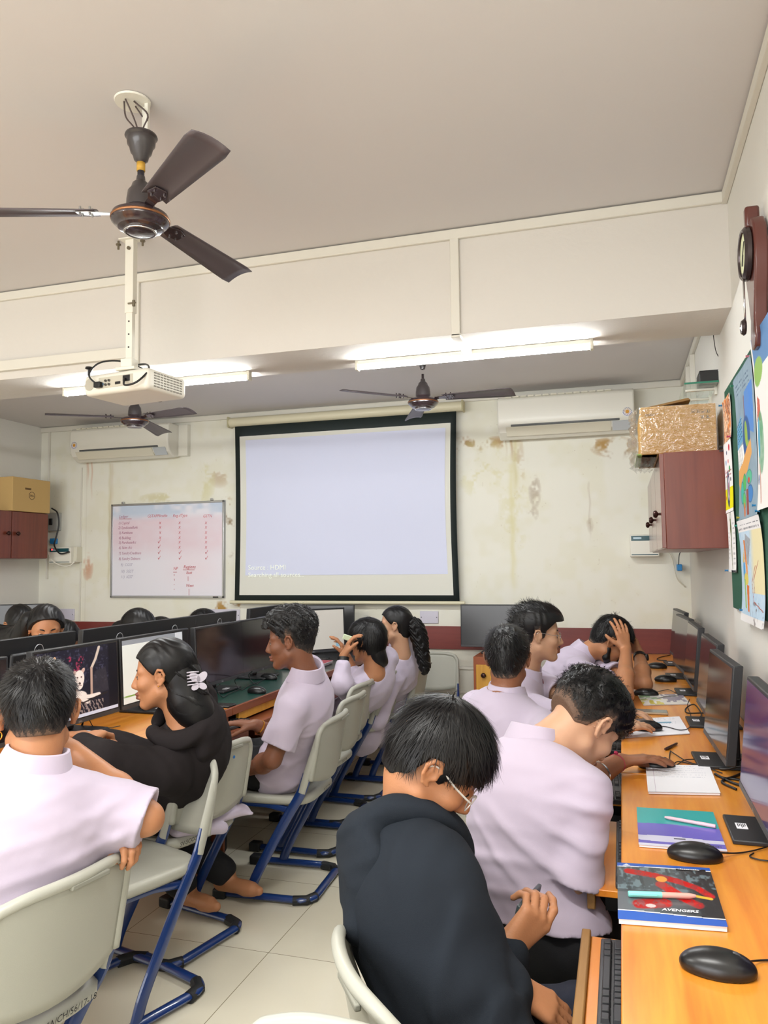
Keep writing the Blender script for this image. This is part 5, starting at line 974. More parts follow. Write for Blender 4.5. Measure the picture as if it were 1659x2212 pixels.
fc_ = AT(1611, 550, Y=cy_); fz = fc_[2]; fx = fc_[0]; b = MB(); b.lathe([(0, -.012), (.075, -.012), (.083, -.006), (.083, .006), (.074, .014), (.068, .012), (.066, .006)], (fx, cy_, fz), 40, (-1, 0, 0)); obj('clock_rim', b, mat('clock_rim_bronze', '#4a4040', rough=.25, metal=.6), t, smooth='auto')
b = MB(); b.lathe([(0, .0055), (.067, .0055), (.067, .0065), (0, .0066)], (fx, cy_, fz), 40, (-1, 0, 0)); dl = obj('dial', b, mat('clock_dial', '#d8dcae', rough=.4), t)
b = MB(); b.tube([(fx-.009, cy_, fz), (fx-.009, cy_+.02, fz-.03)], .0018, 6); obj('hour_hand', b, BLK, t); b = MB(); b.tube([(fx-.0095, cy_, fz), (fx-.0095, cy_-.035, fz+.03)], .0014, 6); obj('minute_hand', b, BLK, t)
b = MB(); b.box((fx+.01, cy_-.03, fz-.06), (XR-.04, cy_+.03, fz+.035)); obj('movement_case', b, BLK, t, bevel=.004)
b = MB(); b.tube([(XR-.065, cy_, fz-.06), (XR-.065, cy_, ze+.075)], .003, 8); obj('pendulum_rod', b, CHROME, t, smooth=True); b = MB(); b.lathe([(0, -.006), (.022, -.006), (.026, 0), (.020, .008), (0, .012)], (XR-.070, cy_, ze+.07), 28, (-1, 0, 0)); obj('pendulum_bob', b, mat('clock_rim_bronze', '#4a4040'), t, smooth='auto')
# left wall cupboard and computer carton
xc = -4.77; q = AT(105, 1110, X=xc); q2 = AT(104, 1207, X=xc); yE = q[1]; zt_, zb_ = q[2], q2[2]
t = thing('wall_cupboard', 'red brown wall cupboard on the left wall under a brown carton', 'cupboard', (-4.92, yE-.6, zb_))
b = MB(); b.box((XL+.002, yE-1.3, zb_), (xc-.018, yE, zt_)); obj('body', b, CABW, t, bevel=.002)
for i, (a_, c_) in enumerate(((yE-.42, yE-.003), (yE-.86, yE-.424), (yE-1.3, yE-.864))):
    b = MB(); b.box((xc-.018, a_+.002, zb_+.003), (xc, c_-.002, zt_-.003)); d = obj('door', b, CABW, t, bevel=.002)
    if i < 2: knob((xc, c_-.05 if i == 1 else a_+.05, (zb_+zt_)/2+.01), (1, 0, 0), d, BRK)
q0, q1, q2 = AT(28, 1028, X=xc+.02), AT(109, 1040, X=xc+.02), AT(28, 1107, X=xc+.02); t = thing('computer_carton', 'plain brown computer carton with a round logo on the left wall cupboard', 'box', (-4.9, (q0[1]+q1[1])/2, zt_)); xk = xc+.02
b = MB(); b.box((XL+.03, q0[1], zt_+.001), (xk, q1[1], q1[2])); obj('carton', b, mat('cardboard_tan', '#c8a66a', rough=.8, var=.03, vscale=4), t, bevel=.004)
qq = AT(69, 1071, X=xk); m = MB(); m.tube([(xk+.0005, qq[1]+.032*math.cos(a), qq[2]+.032*math.sin(a)) for a in np.linspace(0, 2*PI, 32, endpoint=False)], .0018, 5, closed=True); lg = obj('logo_ring', m, BLACKINK, t); text('logo_lettering', 'DELL', .021, BLACKINK, (xk+.0008, qq[1]-.024, qq[2]-.007), (0, 1, 0), (0, 0, 1), lg, depth=.0008, world=True)
qq = AT(61, 1056, X=xk); b = MB(); b.box((xk-.001, qq[1]-.035, qq[2]-.008), (xk+.0006, qq[1]+.035, qq[2]+.008)); obj('handle_hole', b, mat('hole_brown', '#6a5230', rough=.9), t, bevel=.004, auto=False)
def stabil(x0, y0, x1, y1, d, label, light):
    yf = YB-d; a, c_ = AT(x0, y0, Y=yf), AT(x1, y1, Y=yf); t = thing('voltage_stabiliser', label, 'stabiliser', ((a[0]+c_[0])/2, YB, c_[2]), 0, 'voltage stabilisers on the back wall'); b = MB(); b.box((a[0], yf, c_[2]), (c_[0], YB, a[2])); obj('casing', b, WHITEP, t, bevel=.006); hh = a[2]-c_[2]; w = c_[0]-a[0]
    b = MB(); b.box((a[0]+.05*w, yf-.002, a[2]-hh*.28), (c_[0]-.08*w, yf+.001, a[2]-hh*.06)); p_ = obj('display_strip', b, mat('teal_dark', '#1f4f56', rough=.3), t, bevel=.001); b = MB(); b.box((a[0]+.12*w, yf-.003, a[2]-hh*.20), (a[0]+.40*w, yf-.001, a[2]-hh*.12)); obj('display_mark', b, mat('pale_blue_print', '#b9d0da', rough=.4), p_)
    b = MB(); b.box((a[0]+.05*w, yf-.002, c_[2]+hh*.07), (c_[0]-.05*w, yf+.001, c_[2]+hh*.11)); obj('lower_line', b, mat('teal_dark', '#1f4f56'), t)
    if light: b = MB(); b.cyl((a[0]+.04, yf-.006, a[2]-hh*.13), (a[0]+.04, yf, a[2]-hh*.13), .006, n=12); obj('red_light', b, mat('red_led', '#ff3030', emit='#ff2020', estr=6), t)
    return a, c_
stabil(105, 1183, 152, 1217, .12, 'cream voltage stabiliser with red light on the back wall by left cupboard', True); stabil(1360, 1155, 1425, 1202, .12, 'cream voltage stabiliser on the back wall left of right cupboard', False)
def wbox(name, x0, y0, x1, y1, d, m, label, cat): yf = YB-d; a, c_ = AT(x0, y0, Y=yf), AT(x1, y1, Y=yf); t = thing(name, label, cat, ((a[0]+c_[0])/2, YB, c_[2])); b = MB(); b.box((a[0], yf, c_[2]), (c_[0], YB-.001, a[2])); obj('casing', b, m, t, bevel=.005); return t, a, c_
t, a, c_ = wbox('switch_box', 104, 1108, 123, 1146, .06, mat('switch_grey', '#a8aaa6', rough=.4), 'grey isolator switch box beside left cupboard', 'switch'); b = MB(); b.box((a[0]+.02, YB-.075, c_[2]+.05), (a[0]+.05, YB-.06, c_[2]+.11)); obj('lever', b, BLK, t, bevel=.003)
t, a, c_ = wbox('outlet_box', 150, 1181, 165, 1215, .08, OFFW, 'cream outlet box attached at right of the lit stabiliser', 'outlet')
cable('stabiliser_cable', [AT(112, 1098, Y=5.70), AT(124, 1108, Y=5.68), AT(127, 1135, Y=5.68), AT(120, 1165, Y=5.66), AT(118, 1180, Y=5.64), AT(130, 1196, Y=5.64), AT(150, 1192, Y=5.66)], 'black cable looping over the lit stabiliser', .007)
cable('stabiliser_cable', [AT(104, 1192, Y=5.66), AT(110, 1208, Y=5.64), AT(130, 1221, Y=5.64), AT(150, 1222, Y=5.66), AT(162, 1212, Y=5.70)], 'white cable hanging below the lit stabiliser', .005, WHITEP)
t, a, c_ = wbox('plug_tag', 107, 1163, 117, 1175, .05, mat('bright_blue_plastic', '#2a86c8', rough=.4), 'bright blue tag hanging above the lit stabiliser', 'tag')
t, a, c_ = wbox('plug_tag', 1463, 1219, 1474, 1233, .10, mat('bright_blue_plastic', '#2a86c8'), 'bright blue tag hanging below the right cupboard', 'tag')
cable('hanging_wire', [AT(1478, 1190, Y=5.7), AT(1468, 1196, Y=5.7), AT(1466, 1220, Y=5.7)], 'thin dark wire holding the bright blue tag', .003); cable('hanging_wire', [AT(1442, 1190, Y=5.75), AT(1452, 1208, Y=5.75), AT(1462, 1248, Y=5.75), AT(1480, 1268, Y=5.78)], 'loose cream wire hanging below the right cupboard', .004, OFFW)
t = thing('wall_socket', 'pale socket plate on the right wall above the monitors', 'socket', (XR, 4.5, 1.1)); q0, q1 = AT(1500, 1337, X=XR-.01), AT(1511, 1368, X=XR-.01); b = MB(); b.box((XR-.012, min(q0[1], q1[1]), q1[2]), (XR, max(q0[1], q1[1]), q0[2])); obj('plate', b, mat('dusty_plate', '#c9c2b8', rough=.5), t, bevel=.003)
# small drawer cupboard under the back monitor
a, c_ = AT(1022, 1408, Y=5.35), AT(1140, 1408, Y=5.35); t = thing('drawer_cupboard', 'small wooden cupboard with yellow door by the back wall', 'cupboard', (-.9, 5.55, 0))
b = MB(); b.box((a[0], 5.35, .0), (c_[0], 5.77, .752)); obj('carcass', b, mat('orange_brown_side', '#9a5230', rough=.4), t, bevel=.002); b = MB(); b.box((a[0]+.02, 5.335, .05), (c_[0]-.02, 5.35, .70)); d = obj('door', b, YELW, t, bevel=.003); knob((a[0]+.075, 5.335, .63), (0, -1, 0), d, BRK)
# ------------------------------------------------------------ people
def sleeve_fn(a, e, hinge):
    ax = nrm(e-a); L = np.linalg.norm(e-a)*hinge
    def fn(P):
        v = P-a; t = v@ax; tc = np.clip(t, 0, L+.05); rr = q_len(v-tc[:, None]*ax); r = .060+.010*np.clip(tc/L, 0, 1)
        d = np.maximum(rr-r, t-L); inner = rr-(r-.011); return np.where(t > L-.022, np.maximum(d, -inner), d)
    return fn
def frame(az, pitch=0, roll=0):
    return rotm('Z', math.radians(az))@rotm('Y', math.radians(pitch))@rotm('X', math.radians(roll))
def skin(name, h): return mat('skin_'+name, h, rough=0.48, spec=0.4, sss=0.12, bump=0.12, bscale=260, var=0.06, vscale=22)
SKIN = dict(tan=skin('tan', '#b07a56'), brown=skin('brown', '#8a5a40'), dark=skin('dark', '#6a4433'), light=skin('light', '#c69a7c'), deep=skin('deep', '#7b4e38'))
LIP = mat('lip', '#7c4a3c', rough=0.4)
HAIRM = mat('black_hair', (0.0045, 0.004, 0.0045), rough=0.42, spec=0.34)
STUB = mat('stubble_hair', (0.016, 0.012, 0.010), rough=0.7, var=.4, vscale=220, bump=.6, bscale=700); FADE2 = mat('faded_hairline', (0.13, 0.075, 0.048), rough=0.7, var=.4, vscale=220, bump=.4, bscale=700); FADE = mat('faded_hair', (0.045, 0.027, 0.018), rough=0.7, var=.4, vscale=220, bump=.6, bscale=700)
SHIRT = mat('lavender_white_shirt', '#bdb1c4', rough=0.75, bump=0.1, bscale=900, sheen=0.2)
SHIRT2 = mat('white_kurta', '#c3b8cb', rough=0.75, bump=0.1, bscale=900, sheen=0.2)
HOOD = mat('charcoal_hoodie', '#22272e', rough=0.95, bump=0.3, bscale=1100, spec=0.15)
JACKET = mat('black_hoodie', '#272324', rough=0.95, bump=0.3, bscale=1100, spec=0.15)
TROU = mat('black_trousers', '#15161b', rough=0.85, bump=0.2, bscale=900)
NAVY = mat('navy_trousers', '#1b2030', rough=0.85, bump=0.2, bscale=900)
EYEW = mat('eye_white', '#e8e2dc', rough=0.2); EYEI = mat('eye_iris', '#1a0f0b', rough=0.15)
GOLD = mat('gold', '#d79a3c', rough=0.25, metal=1.0); SILV = mat('silver', '#cfcfcf', rough=0.2, metal=1.0)
BLK = mat('black_plastic', '#141416', rough=0.4)
def head_field(F, C, R, s, face=True, fem=False):
    P = lambda *q: C+R@(np.array(q)*s)
    e = lambda c, r, k=0.02, op='u': F.el(P(*c), np.array(r)*s, R, k*s, op)
    c = lambda a, b, r1, r2, k=0.012, op='u': F.rc(P(*a), P(*b), r1*s, r2*s, k*s, op=op)
    e((-.012, 0, .035), (.098, .077, .088)); e((.035, 0, -.035), (.056, .056, .075), .03)
    for y in (-1, 1):
        c((.005, y*.052, -.055), (.060, y*.014, -.098), .020, .018, .02)
        c((.066, y*.010, .026), (.066, y*.042, .024), .017, .014, .012)          # brow
        e((.062, y*.040, -.022), (.024, .022, .022), .02)                       # cheek
    e((.068, 0, -.100), (.020, .020, .016), .015)
    e((-.02, 0, -.055), (.055, .052, .05), .03)
    if face:
        for y in (-1, 1):
            e((.096, y*.031, .004), (.016, .018, .012), .012, 's')                # socket
            e((.0725, y*.031, .002), (.0135, .0145, .0125), .004)                # lids
            e((.0880, y*.032, .0005 if face != 'down' else -.003), (.0085, .0125, .0046 if face != 'down' else .0022), .0012, 's')
            c((.094, y*.009, -.036), (.088, y*.014, -.036), .0085, .008, .006)    # wing
        c((.084, 0, .012), (.104, 0, -.030), .009, .0115, .008)
        e((.088, 0, -.060), (.015, .024, .007), .006); e((.087, 0, -.073), (.014, .021, .008), .006)
        e((.112, 0, -.0665), (.018, .020, .0015), .002, 's')
    for y in (-1, 1):                                                            # ears
        Q = lambda a, l, u: (a, y*l, u)
        rim = [(.008, .078, -.004), (.010, .082, .016), (.000, .090, .030), (-.014, .094, .027), (-.021, .093, .010), (-.016, .088, -.010), (-.006, .082, -.024), (.006, .078, -.026)]
        for a_, b_ in zip(rim[:-1], rim[1:]): c(Q(*a_), Q(*b_), .0048, .0048, .003)
        e(Q(-.004, .079, .001), (.016, .006, .026), .004)
        c(Q(-.008, .086, .018), Q(-.007, .084, -.008), .0035, .0035, .003)
        c(Q(.010, .080, -.002), Q(.010, .080, -.006), .005, .005, .003)
        e(Q(.001, .088, -.002), (.007, .006, .010), .003, 's')
def hand_field(F, w, d, n, side, curl=(.35, .4, .45, .5), s=1.0, thumb=(0.5, 0.35), tcurl=0.3, spread=0.06):
    d = nrm(d); n = nrm(np.array(n)-d*np.dot(n, d)); t = np.cross(d, n)*(1 if side == 'R' else -1)
    w = np.array(w); off = (.030, .010, -.010, -.028); bl = (.086, .090, .084, .076)
    ph = ((.040, .025, .020), (.044, .028, .021), (.041, .026, .020), (.032, .019, .017)); tips = []
    for i in range(4):
        b = w+(d*bl[i]+t*off[i])*s
        F.rc(w+t*off[i]*.55*s+d*.01*s, b, .0135*s, .0108*s, .016)
    for i in range(4):
        p = w+(d*bl[i]+t*off[i])*s; a = curl[i]*0.8; dd = nrm(d+t*spread*(1.5-i))
        r = (.0098, .0100, .0095, .0082)[i]*s
        for j in range(3):
            dj = nrm(dd*math.cos(a)+n*math.sin(a)); q = p+dj*ph[i][j]*s
            F.rc(p, q, r*(1-.08*j), r*(.93-.09*j), .004 if j or i else .006); p = q; a += curl[i]*(1.0 if j == 0 else .7)
        tips.append(p)
    b = w+(d*.022+t*.020+n*.006)*s
    d1 = nrm(d*math.cos(thumb[0])+t*math.sin(thumb[0])+n*thumb[1]); m = b+d1*.042*s
    F.rc(b, m, .015*s, .0118*s, .012); a = tcurl
    d2 = nrm(d1*math.cos(a)+(d*.6+n*.6-t*.3)*math.sin(a)); m2 = m+d2*.032*s; F.rc(m, m2, .0112*s, .0102*s, .004)
    d3 = nrm(d2*math.cos(a)+(d*.5+n*.6-t*.4)*math.sin(a)); F.rc(m2, m2+d3*.024*s, .0102*s, .0085*s, .004)
    return tips
def ik(S, Wr, hint, a=.268, b=.245):
    D = Wr-S; d = np.linalg.norm(D)
    if d > (a+b)*.995: k = d/(a+b)/.995; a *= k; b *= k
    Dn = D/d; pr = (a*a-b*b+d*d)/(2*d); hh = math.sqrt(max(0, a*a-pr*pr)); hv = np.array(hint, float); hv = nrm(hv-Dn*np.dot(hv, Dn))
    return S+Dn*pr+hv*hh
def ribbons(name, roots, flow, normal, length, width, parent, m, seg=5, lift=0.0, jit=0.25, curl=0.0, off=0.0012, seed=0, grav=None, fac=1.0):
    r = np.random.default_rng(seed); n = len(roots); p = roots.copy(); pts = [p.copy()]; ph = r.uniform(0, 6.28, n); L = length*r.uniform(.6, 1.25, n)*fac/seg
    jv = r.normal(size=(n, 3))*jit; f = flow(p); nn = normal(p); sides = []
    cl = np.sin(p@r.normal(size=(3, 3))*70)*jit*0.8
    for k in range(seg):
        f = flow(p)+jv*(0.4+0.6*k/seg)+cl
        if curl: 
            t1 = np.cross(f, nn); f = f+curl*(np.cos(ph+k*1.6)[:, None]*nn*0.7+np.sin(ph+k*1.6)[:, None]*t1/np.maximum(q_len(t1), 1e-6)[:, None])
        nn = normal(p)
        dn = np.einsum('ij,ij->i', f, nn); f = f-(dn*(1-0.15))[:, None]*nn*(0 if grav is not None and k > 1 else 1)+nn*lift
        f = f/np.maximum(q_len(f), 1e-6)[:, None]; p = p+f*L[:, None]; pts.append(p.copy())
    V = np.zeros((n, seg+1, 2, 3))
    for k in range(seg+1):
        t = pts[min(k+1, seg)]-pts[max(k-1, 0)]; s = np.cross(t, nn); s = s/np.maximum(q_len(s), 1e-6)[:, None]
        wd = width*(1-(k/seg)**1.6*.85)*(0.55 if k == 0 else 1)
        V[:, k, 0] = pts[k]-s*wd/2; V[:, k, 1] = pts[k]+s*wd/2
    base = (np.arange(n)*(seg+1)*2)[:, None]+np.arange(seg)[None]*2
    Fc = np.stack([base, base+1, base+3, base+2], -1).reshape(-1, 4)
    return V.reshape(-1, 3), Fc
def hair(par, C, R, s, st, h=0.004, seed=0):
    """scalp shell following the skull plus locks of hair lying over it"""
    F = Field(); P = lambda *q: C+R@(np.array(q)*s)
    top, side, back, front = st.get('t', (.018, .008, .010, .016))
    lo = np.array(st.get('line', [(-.12, -.07), (-.06, -.065), (-.03, -.03), (-.018, .03), (.004, .032), (.012, -.012), (.026, -.005), (.034, .028), (.058, .05), (.075, .068), (.12, .07)]))
    F.el(P(-.012, 0, .035), np.array([.098, .077, .088])*s, R, .02); F.rc(P(-.058, 0, -.01), P(-.040, 0, -.075), .045*s, .040*s, .03*s)
    amp, fr = st.get('curl', (0, 1)); rg = np.random.default_rng(seed+5); K = rg.normal(size=(3, 3))
    K = K/np.linalg.norm(K, axis=0)
    def loc(Pw): return (Pw-C)@R/s
    def post(Pw, d):
        q = loc(Pw); u = q[:, 2]; z = np.clip((u-.0)/.11, 0, 1); fw = np.clip((q[:, 0]-.02)/.07, 0, 1)
        sd = np.where(q[:, 0] < -.05, back, side); t = sd*(1-z)+top*z; t = t*(1-fw*z)+front*fw*z
        if amp: w = q@K*fr; t = t+amp*(np.abs(np.sin(w[:, 0]+1.2*np.sin(w[:, 1])))+np.abs(np.sin(w[:, 1]*1.1+1.2*np.sin(w[:, 2])))-.9)*np.clip(z*1.6, .15, 1)
        else: t = t+.0012*np.sin(q[:, 1]*260+8*np.sin(q[:, 0]*30))*z
        um = np.interp(q[:, 0], lo[:, 0], lo[:, 1]); return np.maximum(d-t*s, (um-u)*s*.75)
    F.post = [post]; V, Fc = surfnet(F, h); nV = len(V)
    def normal(Pw):
        q = loc(Pw)-np.array([-.012, 0, .02]); g = q/np.array([.098, .077, .095])**2; g = g/np.maximum(q_len(g), 1e-6)[:, None]; return g@R.T
    n = st.get('n', 1500); a = RNG
    q = loc(V); ok = (q[:, 2] > np.interp(q[:, 0], lo[:, 0], lo[:, 1])+.004); idx = np.nonzero(ok)[0]
    Vs = [V]; Fs = [Fc]
    if n and len(idx):
        rg = np.random.default_rng(seed); roots = V[rg.choice(idx, n)]
        ql = loc(roots); dens = np.clip((ql[:, 2]+.06)/.08, st.get('sidekeep', .25), 1); roots = roots[rg.random(n) < dens]; ql = loc(roots); fac = np.clip((ql[:, 2]-np.interp(ql[:, 0], lo[:, 0], lo[:, 1]))/st.get('taper', .05), .18, 1); fac = np.where((ql[:, 0] > .03), np.maximum(fac, st.get('fringe', .6)), fac)
        ke = ~((np.abs(ql[:, 1]) > .055) & (ql[:, 0] > -.045) & (ql[:, 0] < .022) & (ql[:, 2] < .062)) | (st.get('sidekeep', .25) >= 1); roots = roots[ke]; fac = fac[ke]
        kind = st.get('flow', 'whorl'); wh = P(*st.get('whorl', (-.060, .012, .118)))
        def flow(Pw):
            if kind == 'whorl': v = Pw-wh
            elif kind == 'back': v = P(*st['tie'])-Pw
            elif kind == 'up': v = (R@np.array([-.6, .15, .55]))[None]+0*Pw+0.3*nrm_rows(Pw-wh)
            elif kind == 'part':
                ql_ = loc(Pw); v = (np.stack([-.35+0*ql_[:, 0], np.sign(ql_[:, 1]-st.get('px', 0))*1.0, -.9+0*ql_[:, 0]], 1))@R.T
            return v/np.maximum(q_len(v), 1e-6)[:, None]
        v2, f2 = ribbons('locks', roots-normal(roots)*.002, flow, normal, st.get('len', .03)*s, st.get('w', .0022), par, None, lift=st.get('lift', .05), jit=st.get('jit', .25), curl=st.get('rcurl', 0), seed=seed, fac=fac)
        Fs.append(f2+sum(len(x) for x in Vs)); Vs.append(v2)
    for ex in st.get('extra', []):
        v2, f2 = ex(P, R, s, h, seed); 
        if len(v2): Fs.append(f2+sum(len(x) for x in Vs)); Vs.append(v2)
    VV, FF = np.concatenate(Vs), np.concatenate(Fs); mi = np.zeros(len(FF), int)
    if st.get('fade'):
        fc = loc(V)[Fc].mean(1); ab = fc[:, 2]-np.interp(fc[:, 0], lo[:, 0], lo[:, 1]); ab = ab+.006*np.sin(fc[:, 1]*300+fc[:, 0]*210); bk = fc[:, 0] < .03
        ab = ab+.003*np.sin(fc[:, 1]*900+fc[:, 2]*700); mi[:len(Fc)] = np.where(bk & (ab < st['fade']*.22), 3, np.where(bk & (ab < st['fade']*.5), 2, np.where(bk & (ab < st['fade']), 1, 0)))
    return npmesh('hair', VV, FF, [HAIRM, STUB, FADE, FADE2], par, matidx=mi)
def nrm_rows(v): return v/np.maximum(q_len(v), 1e-6)[:, None]
def mane(pts, rs, n=500, w=.003, wav=.004, flat=None, local=True, lump=0.0):
    """a hanging mass of long hair along a path: solid core with long locks over it"""
    def ex(P, R, s, h, seed):
        Q = [P(*p) if local else np.array(p) for p in pts]; F = Field(); sp = smoothpath(Q, 4); rr = np.interp(np.linspace(0, len(pts)-1, len(sp)), range(len(pts)), rs)
        F.chain(sp, rr, .01)
        if lump:
            F.post = [lambda Pw, d: d-lump*np.abs(np.sin(Pw@np.array([60., 75., 110.])+2*np.sin(Pw@np.array([90., 20., 40.]))))]
        V, Fc = surfnet(F, max(h, .004)); rg = np.random.default_rng(seed+11); A = np.array(sp); m = len(A)
        i0 = rg.integers(0, max(1, m//2), n); L = rg.integers(m//3, m-2, n); ang = rg.uniform(0, 6.28, n); seg = 7; pp = []; nn = []
        T = np.gradient(A, axis=0); T = nrm_rows(T); U = nrm_rows(np.cross(T, R@np.array([0, 1., 0]))); Wv = np.cross(T, U)
        for k in range(seg+1):
            x = np.clip(i0+L*k/seg, 0, m-1.001); j = x.astype(int); f = (x-j)[:, None]
            c = A[j]*(1-f)+A[j+1]*f; an = ang+wav*60*np.sin(x*1.1+ang*2)*.5; o = np.cos(an)[:, None]*U[j]+np.sin(an)[:, None]*Wv[j]
            rad = np.interp(x, range(m), rr)*(1.0+.10*np.sin(ang*7+x)); pp.append(c+o*rad[:, None]); nn.append(o)
        V2 = np.zeros((n, seg+1, 2, 3))
        for k in range(seg+1):
            t = pp[min(k+1, seg)]-pp[max(k-1, 0)]; sdv = nrm_rows(np.cross(t, nn[k])); wd = w*(1-(k/seg)**2*.8); V2[:, k, 0] = pp[k]-sdv*wd/2; V2[:, k, 1] = pp[k]+sdv*wd/2
        base = (np.arange(n)*(seg+1)*2)[:, None]+np.arange(seg)[None]*2
        F2 = np.stack([base, base+1, base+3, base+2], -1).reshape(-1, 4)
        return np.concatenate([V, V2.reshape(-1, 3)]), np.concatenate([Fc, F2+len(V)])
    return ex
def person(label, C, az, pitch, N, Hp, saz, arms, skin='tan', top=None, hst=None, roll=0, legs=None, hs=.95, h=.005, hh=None, face=True, haz=None, seed=1,
           shw=.165, trou=None, group=None, collar=True, brows=True, feet=None, lean=.02, kurta=None, eyes=True, lips=True, fat=1.0, low=False):
    C, N, Hp = (np.array(q, float) for q in (C, N, Hp)); R = frame(az, pitch, roll); hh = hh or h
    root = thing('person', label, 'person', (Hp[0], Hp[1], 0.0), 0, group)
    u = nrm(N-Hp); l = np.array([-math.sin(math.radians(saz)), math.cos(math.radians(saz)), 0]); l = nrm(l-u*(l@u)); f = np.cross(l, u)
    haz = saz if haz is None else haz; hf = np.array([math.cos(math.radians(haz)), math.sin(math.radians(haz)), 0]); hl = np.array([-hf[1], hf[0], 0])
    T = np.stack([f, l, u], 1)
    ch = Hp*.36+N*.64-f*lean; ws = Hp*.68+N*.32-f*lean*.6
    S = {}; Jn = {}; style_drop = .088
    for sd, sg in (('L', 1), ('R', -1)):
        a = arms.get(sd, {}); S[sd] = N-u*style_drop+f*.012+l*sg*shw+np.array(a.get('so', (0, 0, 0)))
        w = np.array(a['w']) if 'w' in a else S[sd]+f*.25-u*.30
        e = np.array(a['e']) if 'e' in a else ik(S[sd], w, a.get('hint', -u*1.0-f*.5+l*sg*.4))
        Jn[sd] = (S[sd], e, w)
    skull = C+R@(np.array([-.028, 0, -.045])*hs)
    lg = {}
    for sd, sg in (('L', 1), ('R', -1)):
        hj = Hp+hl*sg*.085; q = (legs or {}).get(sd, {}); kn = np.array(q['k']) if 'k' in q else hj+hf*.38+np.array([0, 0, -.01])
        an = np.array(q['a']) if 'a' in q else np.array([kn[0]+hf[0]*.02, kn[1]+hf[1]*.02, .075]); lg[sd] = (hj, kn, an)
    # ---- one continuous body
    F = Field()
    def torso(F, g, k=.03, lo=1.0):
        F.rc(Hp-hl*.075, Hp+hl*.075, (.100+g)*fat, k=k); F.el(ws, np.array([.095+g, .128+g*1.2, .16])*[fat, fat, 1], T, k)
        F.el(ch, np.array([.108+g, .152+g, .175]), T, k)
        for sd, sg in (('L', 1), ('R', -1)):
            F.rc(N-u*.052+l*sg*.025, S[sd]-l*sg*.012+u*.004, .042+g*.8, .049+g*.8, k); F.rc(N-u*.13+l*sg*.08, S[sd]-l*sg*.03-u*.03, .064+g, .052+g, k)
    torso(F, 0)
    F.rc(N-u*.03, skull, .058, .052, .03); head_field(F, C, R, hs, face)
    tips = {}
    for sd in 'LR':
        s_, e, w = Jn[sd]; a = arms.get(sd, {}); F.rc(s_, e, .048, .037, .03); F.rc(e, e*.6+w*.4, .037, .039, .015); F.rc(e*.6+w*.4, w, .039, .0255, .02, )
        if not a.get('nohand'):
            tips[sd] = hand_field(F, w, a.get('hd', w-e), a.get('hn', (0, 0, -1)), sd, a.get('curl', (.35, .4, .45, .5)), a.get('hs', .93), a.get('th', (.5, .35)), a.get('tc', .3), a.get('sp', .06))
    for sd in 'LR':
        hj, kn, an = lg[sd]; F.rc(hj, kn, .078, .052, .03); F.rc(kn, an, .050, .036, .02)
        fd = np.array((feet or {}).get(sd, hf)); fd = nrm(fd); F.rc(an-fd*.03-np.array([0, 0, .035]), an+fd*.13-np.array([0, 0, .048]), .034, .026, .02)
        F.rc(an+fd*.10-np.array([0, 0, .05]), an+fd*.17-np.array([0, 0, .054]), .026, .018, .02)
    V, Fc = surfnet(F, h)
    q = (V-C)@R/hs; fc = q[Fc].mean(1)
    mi = ((fc[:, 0] > .086) & (fc[:, 0] < .115) & (np.abs(fc[:, 1]) < .024) & (fc[:, 2] > -.082) & (fc[:, 2] < -.053)).astype(int) if (lips and face) else np.zeros(len(Fc), int)
    npmesh('body', V, Fc, [SKIN[skin], LIP], root, matidx=mi)
    P = lambda *q: C+R@(np.array(q)*hs)
    # ---- clothes
    style = top or {}; kind = style.get('kind', 'shirt'); tm = style.get('mat', SHIRT); g = style.get('g', .014)
    G = Field(); torso(G, g, .04)
    amp = style.get('fold', .006); rs = np.random.default_rng(seed)
    long_ = kind in ('hoodie', 'kurta')
    for sd, sg in (('L', 1), ('R', -1)):
        s_, e, w = Jn[sd]; hinge = style.get('sl', .72)
        if kind == 'hoodie': G.rc(s_, e, .066, .062, .03); G.rc(e, w-nrm(w-e)*.015, .062, .046, .02); G.rc(w-nrm(w-e)*.05, w-nrm(w-e)*.01, .044, .040, .01)
        elif kind == 'kurta': cu = e+(w-e)*style.get('cuff', .8); G.rc(s_, e, .060, .056, .03); G.rc(e, cu, .056, .042, .02)
        else:
            G.fn(sleeve_fn(s_, e, hinge), (s_+e)/2, np.linalg.norm(e-s_)/2+.07, .018)
    if kind == 'kurta' or kurta:
        for sd in 'LR': hj, kn, an = lg[sd]; G.rc(hj, hj*.25+kn*.75, .105, .095, .05)
        if kurta:
            for a_, b_, r1, r2, k_ in kurta: G.rc(a_, b_, r1, r2, k_)
    if kind == 'hoodie':
        pass
    hem = style.get('hem', .055)
    G.rc(N+u*(.028 if kind == 'kurta' else 0), skull+(skull-N)*.6, style.get('nk', .064), .07, .01, op='s')
    seams = [(e_-s_) for s_, e_, w_ in Jn.values()]
    dirs = [nrm(u*1.0+l*rs.normal()*1.0+f*rs.normal()*.5)*rs.uniform(40, 95) for _ in range(5)]
    if kind == 'hoodie': dirs = [nrm(l*1.0+u*rs.normal()*.35+f*rs.normal()*.5)*rs.uniform(45, 80) for _ in range(5)]
    def post(Pw, d):
        loc = (Pw-Hp)@u; side = np.abs((Pw-Hp)@l); wgt = .30+.75*np.clip(1-loc/.42, 0, 1)+.35*np.clip((side-.09)/.06, 0, 1)*np.clip(1-(side-.2)/.06, 0, 1)
        d = d-folds(Pw, dirs, amp, seed)*wgt
        if not (kind == 'kurta' or kurta): d = np.maximum(d, -(loc+hem))
        return d
    G.post = [post]; V, Fc = surfnet(G, max(h*.95, .0045))
    nm = {'shirt': 'shirt', 'hoodie': 'hoodie', 'kurta': 'kurta'}[kind]
